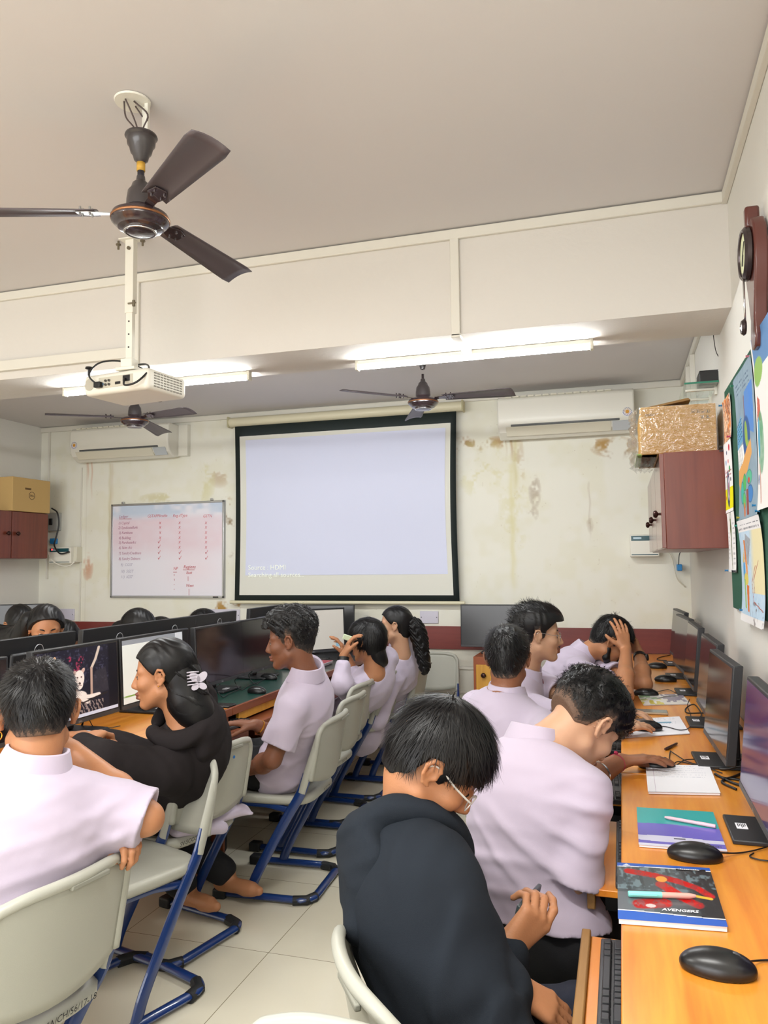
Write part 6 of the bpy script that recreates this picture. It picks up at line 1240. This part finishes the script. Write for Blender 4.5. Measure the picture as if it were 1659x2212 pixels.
    sh = npmesh(nm, V, Fc, tm, root)
    if kind == 'hoodie':
        Q = Field(); loop = [N+f*.105-u*.085+l*.022, N+f*.085-u*.045+l*.060, N+f*.035+l*.092-u*.012, N-f*.030+l*.088+u*.012, N-f*.078+l*.02+u*.012, N-f*.078-l*.02+u*.012, N-f*.030-l*.088+u*.012, N+f*.035-l*.092-u*.012, N+f*.085-l*.060-u*.045, N+f*.105-u*.085-l*.022]
        sp = smoothpath(loop, 4); Q.chain(sp, [.020+.008*math.sin(PI*i/(len(sp)-1)) for i in range(len(sp))], .012); hb = style.get('hood', 1.0)
        Q.el(N-f*.092-u*.055, np.array([.046, .112, .085])*hb, T, .03); Q.rc(N-f*.10-u*.10+l*.03, N-f*.125-u*.150, .040*hb, .026*hb, .04); Q.rc(N-f*.10-u*.10-l*.03, N-f*.125-u*.150, .040*hb, .026*hb, .04)
        Q.rc(N-f*.060+u*.02+l*.05, N-f*.060+u*.02-l*.05, .018, k=.02); Q.rc(N+u*.03, skull+(skull-N)*.6, .062, .07, .012, op='s'); hd_ = [nrm(f*.6+u*1.0+l*.3)*75, nrm(f*.3+u+l*-.6)*60, nrm(u-l*.2)*95]
        Q.post = [lambda Pw, d: d-folds(Pw, hd_, .006, seed+9)]; V, Fc = surfnet(Q, max(h*.95, .0045)); npmesh('hood', V, Fc, tm, root)
    if collar and kind == 'shirt': shirt_collar(root, N, u, f, l, skull, tm, style.get('open', .5), style.get('cs', 1.0))
    # trousers
    if not low or True:
        Tq = Field(); Tq.rc(Hp-hl*.08-np.array([0, 0, .005]), Hp+hl*.08-np.array([0, 0, .005]), (.104+.004)*fat, k=.03)
        for sd in 'LR':
            hj, kn, an = lg[sd]; Tq.rc(hj, kn, .094, .072, .03); Tq.rc(kn, an+(kn-an)*style.get('ankle', .05), .070, .056, .03)
        d2 = [np.array([50., 22, 60]), np.array([-40., 55, 42.])]
        Tq.post = [lambda Pw, d: d-folds(Pw, d2, .006, seed+3)]
        V, Fc = surfnet(Tq, .007 if not low else .010); npmesh('trousers', V, Fc, trou or TROU, root)
    if hst is not None: hair(root, C, R, hs, hst, hh, seed)
    if face and eyes:
        for y in (-1, 1):
            b = MB(); b.lathe([(math.sin(t)*.0125*hs, math.cos(t)*.0125*hs) for t in np.linspace(0, PI, 9)], P(.0722, y*.031, .001), 14, R[:, 0]); ey = obj('eye', b, EYEW, root, smooth=True)
            b = MB(); b.lathe([(0, .0130*hs), (.003*hs, .0128*hs), (.0055*hs, .0118*hs), (.0056*hs, .010*hs)], P(.0722, y*.031, -.0005), 12, nrm(R[:, 0]-.25*R[:, 2])); obj('iris', b, EYEI, ey, smooth=True, world=True)
            b = MB(); b.tube([P(.0862-.004*abs(t)**2, y*(.031+.0135*t), .0048-.004*t*t+.0015) for t in np.linspace(-1, 1, 6)], [.0008, .0014, .0016, .0016, .0014, .0008], 6); obj('eyelashes', b, HAIRM, root, smooth=True)
    if face and brows:
        for y in (-1, 1):
            b = MB(); b.tube([P(*q_) for q_ in ((.0865, y*.013, .0225), (.0865, y*.024, .0275), (.081, y*.036, .029), (.071, y*.047, .0235))], [.0024, .0034, .0028, .001], 8, flat=.6); obj('eyebrow', b, HAIRM, root, smooth=True)
    return dict(root=root, P=P, R=R, C=C, J=Jn, tips=tips, N=N, u=u, f=f, l=l, s=hs, S=S, lg=lg, Hp=Hp)
def shirt_collar(root, N, u, f, l, skull, m, opening=.5, cs=1.0):
    ax = nrm((skull-N)*.6+u*.4); ff = nrm(f-ax*(f@ax)); ll = np.cross(ax, ff); c0 = N+ax*.010+ff*.006; n = 40; V = []; b = MB()
    prof = [(.064, -.045), (.0600, .024), (.0625, .032), (.068, .031), (.077, .006), (.086, -.024), (.0825, -.025), (.073, .002), (.071, -.045)]
    k = len(prof)
    for i in range(n+1):
        t = opening+(2*PI-2*opening)*i/n; c, s_ = math.cos(t), math.sin(t); dr = ff*c*.98+ll*s_*1.0; tip = max(0, c)**3*.022; wob = .0012*math.sin(5*t)
        for j, (r, z) in enumerate(prof):
            zz = z-tip*(1 if j in (4, 5, 6, 7) else .4)-(.010*max(0, c)); V.append(c0+dr*(r*cs+wob)+ax*zz*cs)
    F_ = [(i*k+j, i*k+(j+1) % k, (i+1)*k+(j+1) % k, (i+1)*k+j) for i in range(n) for j in range(k)]+[tuple(range(k))[::-1], tuple(n*k+j for j in range(k))]
    b.add(V, F_); obj('collar', b, m, root, smooth='auto')
# ------------------------------------------------------------ the students
def hipof(c, back=.05, z=.525): v = np.array(c.matrix_basis@Vector((-back, 0, 0))); v[2] = z; return v
PEOPLE = {}
def ring(name, c, ax, r, t, m, par, flat=1.0):
    ax = nrm(ax); a = np.array([0, 0, 1.]) if abs(ax[2]) < .9 else np.array([1., 0, 0]); u = nrm(np.cross(ax, a)); w = np.cross(ax, u)
    b = MB(); b.tube([np.array(c)+r*(math.cos(k)*u+math.sin(k)*w) for k in np.linspace(0, 2*PI, 28, endpoint=False)], t, 8, flat=flat, closed=True, up=None); return obj(name, b, m, par, smooth=True)
def band(name, p, a, b_, r0, m, w=.012, t=.002):
    """strap round the forearm between elbow a and wrist b_, at fraction p"""
    c = np.array(a)+(np.array(b_)-a)*p; ax = nrm(np.array(b_)-a); bb = MB(); bb.lathe([(r0, -w/2), (r0+t, -w/2), (r0+t, w/2), (r0, w/2)], c, 28, ax); return bb, c, ax
# front student in charcoal hoodie
F_ = person('student in charcoal hoodie and clear glasses looking down at a phone, in front', J(943, 1650, 1.55), 8, 42, J(862, 1790, 1.56), hipof(chF, .04), 38,
    dict(R=dict(so=(-.025, .01, -.075), e=J(1005, 2165, 1.34), w=J(1108, 2128, 1.36), hd=nrm(J(1215, 2195, 1.36)-J(1108, 2128, 1.36)), hn=(0, .3, -1), curl=(.3, .3, .3, .35)),
         L=dict(so=(0, 0, -.04), w=J(1092, 2052, 1.48), hint=(0, .3, -1), hd=nrm(J(1150, 1990, 1.50)-J(1092, 2052, 1.48)), hn=(-.25, .55, .15), curl=(.55, .95, 1.0, 1.05), th=(.75, .5), tc=.5, hs=1.0)),
    skin='tan', top=dict(kind='hoodie', mat=HOOD, fold=.008, g=.020), h=.0042, hh=.0035, face='down', legs=None,
    hst=dict(t=(.020, .011, .010, .016), fringe=.38, taper=.07, n=5200, len=.060, w=.0017, jit=.16, lift=.02, line=[(-.12, -.075), (-.06, -.07), (-.035, -.04), (-.022, .026), (.004, .030), (.010, -.010), (.024, -.012), (.030, .006), (.050, .016), (.075, .030), (.13, .036)]), collar=False, haz=30, seed=4, trou=NAVY)
r_ = F_['root']; P = F_['P']
b = MB(); N_, u_, f_, l_ = F_['N'], F_['u'], F_['f'], F_['l']; prof = [(.0665, -.02), (.066, .014), (.0685, .018), (.071, .014), (.072, -.02)]
V = [N_+u_*(.004+z-.012*max(0, math.cos(t)))+(f_*math.cos(t)*.95+l_*math.sin(t))*r for t in np.linspace(0, 2*PI, 36, endpoint=False) for r, z in prof]; b.add(V, [(i*5+j, i*5+(j+1) % 5, ((i+1) % 36)*5+(j+1) % 5, ((i+1) % 36)*5+j) for i in range(36) for j in range(5)]); obj('shirt_collar', b, SHIRT, r_, smooth=True)
def glasses(H, m, fs=1.0, th=.0012):
    P = H['P']; R = H['R']; fr = None
    for y in (-1, 1):
        pts = [P(.101-.003*abs(math.cos(a)), y*.031+.0235*math.cos(a), -.004+.0185*math.sin(a)) for a in np.linspace(0, 2*PI, 28, endpoint=False)]
        b = MB(); b.tube(pts, th, 8, closed=True); o = obj('frame_rim' if fr is None else 'frame_rim', b, m, gp(H), smooth=True)
        b = MB(); b.add([P(.1000, y*.031, -.004)]+[P(.1005-.003*abs(math.cos(a)), y*.031+.0225*math.cos(a), -.004+.0175*math.sin(a)) for a in np.linspace(0, 2*PI, 24, endpoint=False)], [(0, 1+i, 1+(i+1) % 24) for i in range(24)]); obj('lens', b, LENS, gp(H), smooth=True)
        b = MB(); b.tube(smoothpath([P(.098, y*.055, .004), P(.090, y*.070, .006), P(.05, y*.077, .010), P(.012, y*.083, .018), P(-.008, y*.086, .016), P(-.02, y*.084, .0)], 4), th*1.25, 8, flat=1.6); obj('temple', b, m, gp(H), smooth=True)
    b = MB(); b.tube([P(.100, -.009, .002), P(.104, 0, .004), P(.100, .009, .002)], th, 8); obj('bridge', b, m, gp(H), smooth=True)
_g = {}
def gp(H):
    k = id(H['root'])
    if k not in _g: _g[k] = thing('glasses', H['gl'], 'glasses', H['C'])
    return _g[k]
LENS = mat('lens_glass', '#ffffff', rough=.02, spec=.5); LENS.node_tree.nodes['Principled BSDF'].inputs['Alpha'].default_value = .12
CLR = mat('clear_acetate', '#d8d4cc', rough=.1, spec=.8); CLR.node_tree.nodes['Principled BSDF'].inputs['Alpha'].default_value = .75
F_['gl'] = 'clear framed glasses worn by the student in charcoal hoodie'; glasses(F_, CLR, th=.0014)
e, w = F_['J']['R'][1:]; b, c, ax = band('watch', .97, e, w, .030, BLK, .018, .003); wt = thing('wristwatch', 'black wristwatch at the charcoal hoodie cuff', 'watch', c); obj('strap', b, BLK, wt, smooth='auto')
n_ = nrm(np.array([.1, -.5, 1])-ax*np.dot(ax, [.1, -.5, 1])); b = MB(); b.lathe([(0, 0), (.015, 0), (.016, .003), (.014, .006), (0, .0062)], c+n_*.031, 24, n_); obj('dial_case', b, SILV, wt, smooth='auto')
hw = F_['J']['L'][2]; a, c_ = J(1118, 1985, 1.49), J(1150, 1965, 1.60); d = nrm(J(1165, 1950, 1.60)-J(1110, 2010, 1.46)); ctr = J(1136, 1968, 1.56); uu = nrm(np.cross(d, CF)); nn = np.cross(d, uu)
t = thing('mobile_phone', 'dark mobile phone held in the hoodie student\'s hand', 'phone', ctr); b = MB(); b.add([ctr+d*i*.070+uu*j*.035+nn*k*.004 for i in (-1, 1) for j in (-1, 1) for k in (-1, 1)], [(0, 1, 3, 2), (4, 6, 7, 5), (0, 4, 5, 1), (2, 3, 7, 6), (0, 2, 6, 4), (1, 5, 7, 3)]); obj('case', b, mat('phone_slate', '#3d4649', rough=.3), t, bevel=.002)
# bending student with faded nape
G_ = person('student in lavender shirt bending over the desk, curly top and faded nape', J(1262, 1562, 2.0), 38, 46, J(1152, 1603, 1.98), hipof(chG, .04), 58,
    dict(R=dict(so=(-.01, -.0, -.02), e=J(1222, 1945, 1.80), w=J(1235, 1985, 2.02), nohand=False, hd=(.3, .8, .1)), L=dict(w=J(1150, 1990, 2.25), hint=(-.5, 0, -1))), skin='light',
    top=dict(kind='shirt', g=.018, fold=.007, sl=.80, hem=-.015), h=.0048, hh=.004, shw=.158, fat=1.02, seed=7, legs=None,
    hst=dict(fade=.05, t=(.030, .004, .005, .030), curl=(.004, 120), n=3200, len=.030, w=.0022, jit=.45, rcurl=.6, lift=.10, sidekeep=.02, whorl=(-.05, .01, .12), line=[(-.12, .0), (-.06, -.035), (-.03, -.02), (-.018, .03), (.004, .032), (.012, .0), (.026, .0), (.034, .02), (.058, .03), (.08, .03), (.14, .03)]))
# student seen from behind next to the bespectacled one
H_ = person('student with short hair seen from behind, hand with red thread on mouse', J(1097, 1425, 2.95), 88, 4, J(1092, 1500, 2.92), hipof(chH, .05), 55,
    dict(R=dict(e=AT(1236, 1708, Z=.76), w=AT(1338, 1645, Z=.785), hd=nrm(AT(1430, 1634, Z=.80)-AT(1338, 1645, Z=.785)), hn=(0, -.1, -1), curl=(.22, .22, .22, .25), th=(.45, .2), sp=.08), L=dict(w=J(1130, 1640, 3.2))), skin='brown',
    top=dict(kind='shirt', g=.016, fold=.006), h=.0055, hh=.004, shw=.165, haz=20, seed=8,
    hst=dict(fade=.025, t=(.020, .008, .008, .018), n=2600, len=.024, w=.0020, jit=.30, lift=.25, whorl=(-.05, .01, .12)))
e, w = H_['J']['R'][1:]; b, c, ax = band('bangle', .52, e, w, .038, SILV, .006, .002); t = tag(obj('bangle', b, SILV, None, smooth='auto'), 'silver bangle on the forearm reaching across the trays', 'bangle')
b, c, ax = band('thread', .93, e, w, .0275, BLK, .003, .0015); th_ = thing('wrist_thread', 'knotted red thread tied round the wrist on the right', 'thread', c); obj('loop', b, mat('red_thread', '#9c2444', rough=.8), th_, smooth='auto'); b = MB(); b.lathe([(0, -.006), (.006, -.003), (.007, .002), (0, .006)], c+np.array([0, 0, .032]), 8, (.3, .6, .8)); obj('knot', b, mat('red_thread', '#9c2444'), th_)
# bespectacled student with tie
I_ = person('bespectacled student in lavender shirt with maroon tie, turned in profile', J(1163, 1372, 3.42), 8, 2, J(1137, 1452, 3.46), hipof(chI, .02), 12,
    dict(R=dict(w=AT(1336, 1576, Z=.785), hd=nrm(AT(1400, 1560, Z=.80)-AT(1336, 1576, Z=.785)), hn=(0, .1, -1), curl=(.25, .25, .25, .3), hint=(-.2, -.4, -1)), L=dict(w=AT(1325, 1536, Z=.785), hd=(1, 0, .05), hn=(0, 0, -1), curl=(.4, .4, .4, .4), hint=(0, .2, -1))), skin='light',
    top=dict(kind='shirt', g=.014, fold=.005, sl=.8), h=.0055, hh=.004, seed=9, haz=8,
    hst=dict(fade=.02, t=(.034, .006, .007, .042), n=2600, len=.034, w=.0022, jit=.25, flow='up', lift=.10))
I_['gl'] = 'thin metal glasses worn by the student with maroon tie'; glasses(I_, SILV, th=.0009)
b = MB(); N_, u_, f_, l_ = I_['N'], I_['u'], I_['f'], I_['l']; b.tube([N_+f_*.075-u_*.02, N_+f_*.105-u_*.075, N_+f_*.135-u_*.16, N_+f_*.145-u_*.27], [.014, .017, .024, .030], 10, flat=.25, up=l_); tag(obj('necktie', b, mat('maroon_tie', '#7a1f2e', rough=.7), None, smooth='auto'), 'maroon necktie hanging loosely under the bespectacled profile', 'tie')
ch_ = I_['P']
b = MB(); b.tube([ch_(.094, -.016, -.052), ch_(.099, -.006, -.050), ch_(.099, .006, -.050), ch_(.094, .016, -.052)], [.0012, .0024, .0024, .0012], 8); obj('moustache', b, HAIRM, I_['root'], smooth=True)
# student holding his head
eR, eL = AT(1350, 1502, Z=.80), AT(1392, 1478, Z=.80)
wR, wL = J(1352, 1404, 3.86), J(1381, 1412, 4.05)
Jp = person('bearded student leaning on his elbows with both hands on his head', J(1318, 1386, 4.02), 6, 40, J(1262, 1408, 4.08), hipof(chJ, .02), 2,
    dict(R=dict(e=eR, w=wR, hd=nrm(J(1338, 1335, 3.90)-wR), hn=nrm(np.array([-.4, .75, .2])), curl=(.28, .25, .25, .25), sp=.10, th=(.9, .1)), L=dict(e=eL, w=wL, hd=nrm(J(1352, 1345, 4.08)-wL), hn=nrm(np.array([-.6, -.3, .1])), curl=(.25, .25, .25, .25))), skin='tan',
    top=dict(kind='shirt', g=.014, fold=.006, sl=.62), h=.0055, hh=.0042, seed=10, shw=.17, haz=0,
    hst=dict(fade=.02, t=(.024, .008, .008, .022), n=2200, len=.026, w=.0022, jit=.3, lift=.22))
Fb = Field(); Pj, Rj = Jp['P'], Jp['R']; s_ = .95
for y in (-1, 1): Fb.rc(Pj(.012, y*.060, -.035), Pj(.030, y*.050, -.080), .013*s_, .019*s_, .01); Fb.rc(Pj(.030, y*.050, -.080), Pj(.070, y*.012, -.106), .019*s_, .021*s_, .01); Fb.rc(Pj(.094, y*.004, -.051), Pj(.088, y*.022, -.060), .005*s_, .004*s_, .004)
Fb.rc(Pj(.080, 0, -.094), Pj(.072, 0, -.115), .017*s_, .017*s_, .01); V, Fc = surfnet(Fb, .004); npmesh('beard', V, Fc, HAIRM, Jp['root'])
b, c, ax = band('watch', .86, eL, wL, .030, BLK, .022, .004); wt = thing('wristwatch', 'black wristwatch on the raised wrist of the bearded student', 'watch', c); obj('strap', b, BLK, wt, smooth='auto'); b = MB(); n_ = nrm(np.array([1, -.3, .1])); b.lathe([(0, 0), (.017, 0), (.017, .009), (0, .010)], c+n_*.032, 20, n_); obj('dial_case', b, BLK, wt, smooth='auto')
# curly haired student
C_ = person('student with curly top and faded sides in lavender shirt, typing, profile to left', J(627, 1385, 3.28), 196, 6, J(664, 1452, 3.27), hipof(chC, .02), 196,
    dict(L=dict(e=J(588, 1640, 3.10), w=J(540, 1662, 3.25), hd=(-1, .2, 0), hint=(0, 0, -1)), R=dict(e=J(612, 1598, 3.45), w=J(553, 1566, 3.38), hd=nrm(J(482, 1556, 3.38)-J(553, 1566, 3.38)), hn=(0, 0, -1), curl=(.22, .28, .3, .3), th=(.5, .5), sp=.09)), skin='deep',
    top=dict(kind='shirt', g=.016, fold=.006, sl=.72, hem=.07), h=.0040, hh=.004, seed=11, haz=182,
    hst=dict(fade=.05, t=(.040, .004, .004, .042), curl=(.007, 110), n=3600, len=.016, w=.0026, jit=.9, rcurl=1.1, lift=.4, sidekeep=.03))
e, w = C_['J']['R'][1:]; b, c, ax = band('bracelet', .86, e, w, .029, GOLD, .007, .002); tag(obj('bracelet', b, GOLD, None, smooth='auto'), 'gold bracelet on the wrist over the keyboard', 'bracelet')
b = MB(); Pc = C_['P']; b.tube([Pc(.094, y, -.052) for y in (-.016, -.006, .006, .016)], [.001, .0022, .0022, .001], 8); obj('moustache', b, HAIRM, C_['root'], smooth=True)
# girl in black hoodie
tieB = (-.115, 0, -.020)
B_ = person('girl in black hoodie with long hair held by a white butterfly clip, profile to left', J(352, 1458, 2.68), 203, 4, J(402, 1552, 2.66), hipof(chB, .03), 200,
    dict(L=dict(e=J(222, 1645, 2.46), w=J(176, 1612, 2.60), hd=nrm(np.array([.1, .9, .35])), hn=(0, 0, -1), curl=(.9, 1, 1, 1), hint=(0, 0, -1)), R=dict(w=J(215, 1600, 2.85), hint=(0, 0, -1))), skin='tan', lean=.04,
    top=dict(kind='hoodie', mat=JACKET, fold=.006, g=.020), h=.0040, hh=.004, seed=12, collar=False, haz=170, trou=TROU, feet=dict(L=(.9, -.3, .1), R=(.9, -.2, .1)),
    legs=dict(L=dict(k=(-2.02, 2.58, .50), a=(-1.70, 2.80, .12)), R=dict(k=(-2.03, 2.76, .50), a=(-1.62, 2.98, .11))),
    hst=dict(t=(.014, .012, .012, .012), n=4500, len=.09, w=.0022, jit=.05, flow='back', tie=tieB, lift=.0, sidekeep=1, line=[(-.13, -.08), (-.06, -.07), (-.03, -.05), (-.02, .0), (.004, .026), (.02, .010), (.04, .03), (.058, .05), (.075, .068), (.12, .07)],
        extra=[mane([(-.055, 0, .01), (-.075, .005, -.05), (-.085, .010, -.10), (-.115, .02, -.150), (-.15, .03, -.185)], [.070, .068, .072, .062, .03], 1800, .0030, .004)]))
Pb, Rb_ = B_['P'], B_['R']; cl = thing('hair_clip', 'white butterfly claw clip holding black hair', 'hair clip', Pb(-.15, .03, -.02)); CLW = mat('pearl_plastic', '#b9b2bd', rough=.25)
for nm_, cx, cz, rx, rz, an in (('butterfly_wing', .012, .016, .022, .014, .7), ('butterfly_wing', -.012, .016, .022, .014, 2.4), ('butterfly_wing', .012, -.010, .016, .011, -.6), ('butterfly_wing', -.012, -.010, .016, .011, 3.7)):
    b = MB(); pts = [Pb(-.138+(cx*1.05+1.0*(rx*math.cos(k)*math.cos(an)-rz*math.sin(k)*math.sin(an))), .078, -.030+cz*1.25+1.0*(rx*math.cos(k)*math.sin(an)+rz*math.sin(k)*math.cos(an))) for k in np.linspace(0, 2*PI, 20, endpoint=False)]
    lv = nrm(Rb_[:, 1]); b.add([p+lv*.002 for p in pts]+[p-lv*.002 for p in pts], [tuple(range(20)), tuple(range(39, 19, -1))]+[(i, 20+i, 20+(i+1) % 20, (i+1) % 20) for i in range(20)]); obj(nm_, b, CLW, cl)
for k in range(5): b = MB(); z = -.035+k*.011; b.tube([Pb(-.140, .076, z), Pb(-.115, .084, z+.002), Pb(-.098, .078, z)], .0024, 6); obj('claw', b, CLW, cl, smooth=True)
b = MB(); b.lathe([(0, -.003), (.003, 0), (0, .003)], Pb(.002, .086, -.029), 10); obj('earring', b, GOLD, B_['root'], smooth=True); 
# white kurta edge over her chair
Fk = Field(); p0 = onchair(chB, (-.16, .12, .455)); p1 = onchair(chB, (-.19, -.18, .45)); Fk.rc(p0, p1, .030, .034, .02, flat=(0, 0, 1), fs=1.6); Fk.rc(p1, p1+np.array([.045, .0, -.01]), .034, .012, .02, flat=(0, 0, 1), fs=2.2); Fk.rc(p0, p0*.5+p1*.5+np.array([.05, 0, -.025]), .02, .022, .02)
V, Fc = surfnet(Fk, .005); npmesh('kurta_hem', V, Fc, SHIRT2, B_['root'])
# front left student
A_ = person('student in lavender shirt seen from behind at front left, hand gripping his chair', J(82, 1545, 1.80), 133, 8, J(76, 1655, 1.74), hipof(chA, .02), 126,
    dict(R=dict(so=(.03, .02, -.01), e=J(318, 1768, 1.82), w=J(158, 1622, 1.98), hd=(-.5, -.3, .6), curl=(.6, .6, .6, .6)), L=dict(w=J(234, 1812, 1.84), hint=(-.3, .3, -1), hd=nrm(J(285, 1812, 1.79)-J(234, 1812, 1.84)), hn=nrm(np.array([.2, -.2, -1])), curl=(.85, .95, 1., 1.0), th=(.5, .4), hs=.85)), skin='tan', lean=.03,
    top=dict(kind='shirt', g=.020, fold=.006, sl=.94, hem=.09), h=.0048, hh=.0038, shw=.18, seed=13, haz=165, fat=1.15,
    hst=dict(fade=.035, t=(.016, .006, .005, .018), n=5200, len=.030, w=.0017, jit=.20, lift=.10, whorl=(-.072, .0, .098), line=[(-.12, -.045), (-.06, -.045), (-.035, -.02), (-.022, .03), (.004, .032), (.012, -.012), (.026, -.005), (.034, .028), (.058, .05), (.075, .068), (.12, .07)]))
t = tag(ring('earring', A_['P'](-.002, .090, -.040), A_['R'][:, 0], .011, .0014, GOLD, None), 'gold hoop earring at the left edge', 'earring')
b = MB(); nA = A_['N']; uA, fA, lA = A_['u'], A_['f'], A_['l']; 
# girls at the back of the left row
D_ = person('girl in white kurta holding up a phone, long dark hair to her neck', J(792, 1385, 4.45), 172, 6, J(812, 1450, 4.42), hipof(chD, .0), 186,
    dict(L=dict(e=J(738, 1478, 4.22), w=J(742, 1418, 4.28), hd=nrm(J(757, 1378, 4.30)-J(742, 1418, 4.28)), hn=(.7, .3, 0), curl=(.5, .5, .5, .5), hint=(-.3, -.2, -1)), R=dict(w=J(750, 1420, 4.6), hint=(0, 0, -1))), skin='tan',
    top=dict(kind='kurta', mat=SHIRT2, fold=.007, cuff=.62, g=.016), h=.006, hh=.005, seed=14, trou=TROU, haz=182, collar=False, face=True,
    kurta=[(hipof(chD, .05, .46), hipof(chD, .05, .36)+np.array([.02, -.05, 0]), .15, .12, .05)],
    hst=dict(t=(.022, .020, .022, .016), n=2400, len=.06, w=.0028, jit=.08, lift=.0, sidekeep=1, line=[(-.13, -.09), (-.02, -.08), (.02, -.05), (.04, .02), (.058, .04), (.075, .068), (.12, .07)], extra=[mane([(-.05, .0, -.05), (-.065, -.01, -.10), (-.075, -.04, -.135)], [.055, .045, .030], 700, .003, .003)]))
t = thing('mobile_phone', 'small white and green phone held up by the girl in white kurta', 'phone', J(752, 1385, 4.3)); c = J(752, 1384, 4.30); b = MB(); b.box(tuple(c+[-.030, -.005, .0]), tuple(c+[.030, .005, .030]), rot=rotm('Y', .4)@rotm('Z', .5)); obj('case', b, mat('white_green_case', '#cfe0c0', rough=.3), t, bevel=.003)
e, w = D_['J']['L'][1:]; b, c, ax = band('watch', .90, e, w, .029, BLK, .02, .004); wt = thing('wristwatch', 'black wristwatch on the arm raised with a phone', 'watch', c); obj('strap', b, BLK, wt, smooth='auto')
tieE = (-.105, 0, .0)
E_ = person('girl in white kurta with a long thick braid, profile to left by back wall', J(853, 1352, 4.82), 192, -2, J(868, 1408, 4.80), hipof(chE, .0), 196,
    dict(L=dict(w=J(815, 1465, 4.70), hint=(0, -.2, -1)), R=dict(w=J(800, 1450, 5.0), hint=(0, 0, -1))), skin='light', shw=.15,
    top=dict(kind='kurta', mat=SHIRT2, fold=.007, cuff=.62, g=.014), h=.006, hh=.005, seed=15, trou=TROU, haz=184, collar=False,
    kurta=[(hipof(chE, .05, .46), hipof(chE, .0, .30)+np.array([-.02, -.12, 0]), .15, .10, .05)],
    hst=dict(t=(.012, .010, .012, .010), n=2200, len=.07, w=.0028, jit=.06, flow='back', tie=tieE, lift=0, sidekeep=1, line=[(-.13, -.08), (-.06, -.07), (-.03, -.04), (-.02, .0), (.004, .026), (.02, .012), (.04, .03), (.058, .05), (.075, .068), (.12, .07)],
        extra=[mane([(-.09, 0, .02), (-.135, 0, -.01), (-.165, .0, -.08), (-.18, .0, -.16), (-.20, .0, -.25), (-.20, 0, -.29)], [.040, .046, .042, .036, .028, .012], 500, .004, .008, lump=.012)]))
# the far side of the left row: faces above the monitors
def far(label, C, az, pitch, N, hst, skin='tan', hh=.005, seed=20, face=True, mats=SHIRT2, roll=0, arms=None):
    C, N = np.array(C), np.array(N); f = np.array([math.cos(math.radians(az)), math.sin(math.radians(az)), 0]); Hp = np.array([N[0]-f[0]*.12, N[1]-f[1]*.12, .53])
    return person(label, C, az, pitch, N, Hp, 0 if abs(az) < 60 else az, arms or {}, skin=skin, top=dict(kind='kurta', mat=mats, fold=.005, cuff=.7), h=.008, hh=hh, hst=hst, seed=seed, collar=False, face=face, roll=roll, haz=0, low=True)
LONGH = [(-.13, -.09), (-.03, -.07), (-.018, .0), (.004, .02), (.02, .0), (.04, .03), (.058, .045), (.075, .060), (.12, .066)]
K_ = far('girl with wavy black hair looking down behind the left monitors', J(98, 1362, 3.85), -42, 12, J(80, 1465, 3.95), dict(t=(.016, .018, .020, .010), n=3000, fringe=.05, len=.05, w=.0026, jit=.15, flow='part', px=0, lift=.02, sidekeep=1, line=[(-.13, -.09), (-.03, -.07), (-.018, .0), (.004, .02), (.02, .01), (.04, .04), (.058, .062), (.075, .080), (.12, .09)],
    extra=[mane([(-.03, -.075, .05), (-.06, -.10, -.02), (-.12, -.14, -.06), (-.20, -.20, -.075), (-.28, -.22, -.10)], [.045, .050, .050, .055, .04], 1100, .003, .006)]), hh=.0042, seed=21, face='down')
far('student with bowed head of sleek hair against the far left idle monitor', J(40, 1350, 4.7), -20, 62, J(30, 1420, 4.85), dict(t=(.012, .012, .012, .010), n=1200, len=.06, w=.003, jit=.05, flow='back', tie=(-.12, 0, 0), sidekeep=1, line=LONGH), seed=22)
far('dark haired head half hidden behind the wavy haired girl', J(136, 1388, 4.5), -20, 30, J(130, 1450, 4.6), dict(t=(.018, .014, .014, .014), n=900, len=.05, w=.003, jit=.2, sidekeep=1, line=LONGH), seed=23)
far('student with a low bun looking down above the black hoodie girl', J(299, 1362, 4.45), 2, 24, J(285, 1440, 4.5), dict(t=(.012, .010, .012, .010), n=1800, len=.06, w=.0026, jit=.05, flow='back', tie=(-.12, 0, -.03), sidekeep=1, line=LONGH, extra=[mane([(-.09, 0, -.01), (-.135, -.0, -.045), (-.15, 0, -.09)], [.035, .036, .02], 300, .003, .01)]), seed=24)
far('crown of a dark head just right of the low bun', J(347, 1378, 4.8), 0, 30, J(340, 1440, 4.9), dict(t=(.014, .012, .012, .012), n=600, len=.04, w=.003, jit=.1, sidekeep=1, line=LONGH), seed=25, face=False)
far('crown of a dark head in front of the double wall plate', J(440, 1360, 4.9), 4, 26, J(432, 1430, 5.0), dict(t=(.016, .012, .012, .012), n=900, len=.04, w=.003, jit=.1, sidekeep=1, line=LONGH), seed=26, face=False)
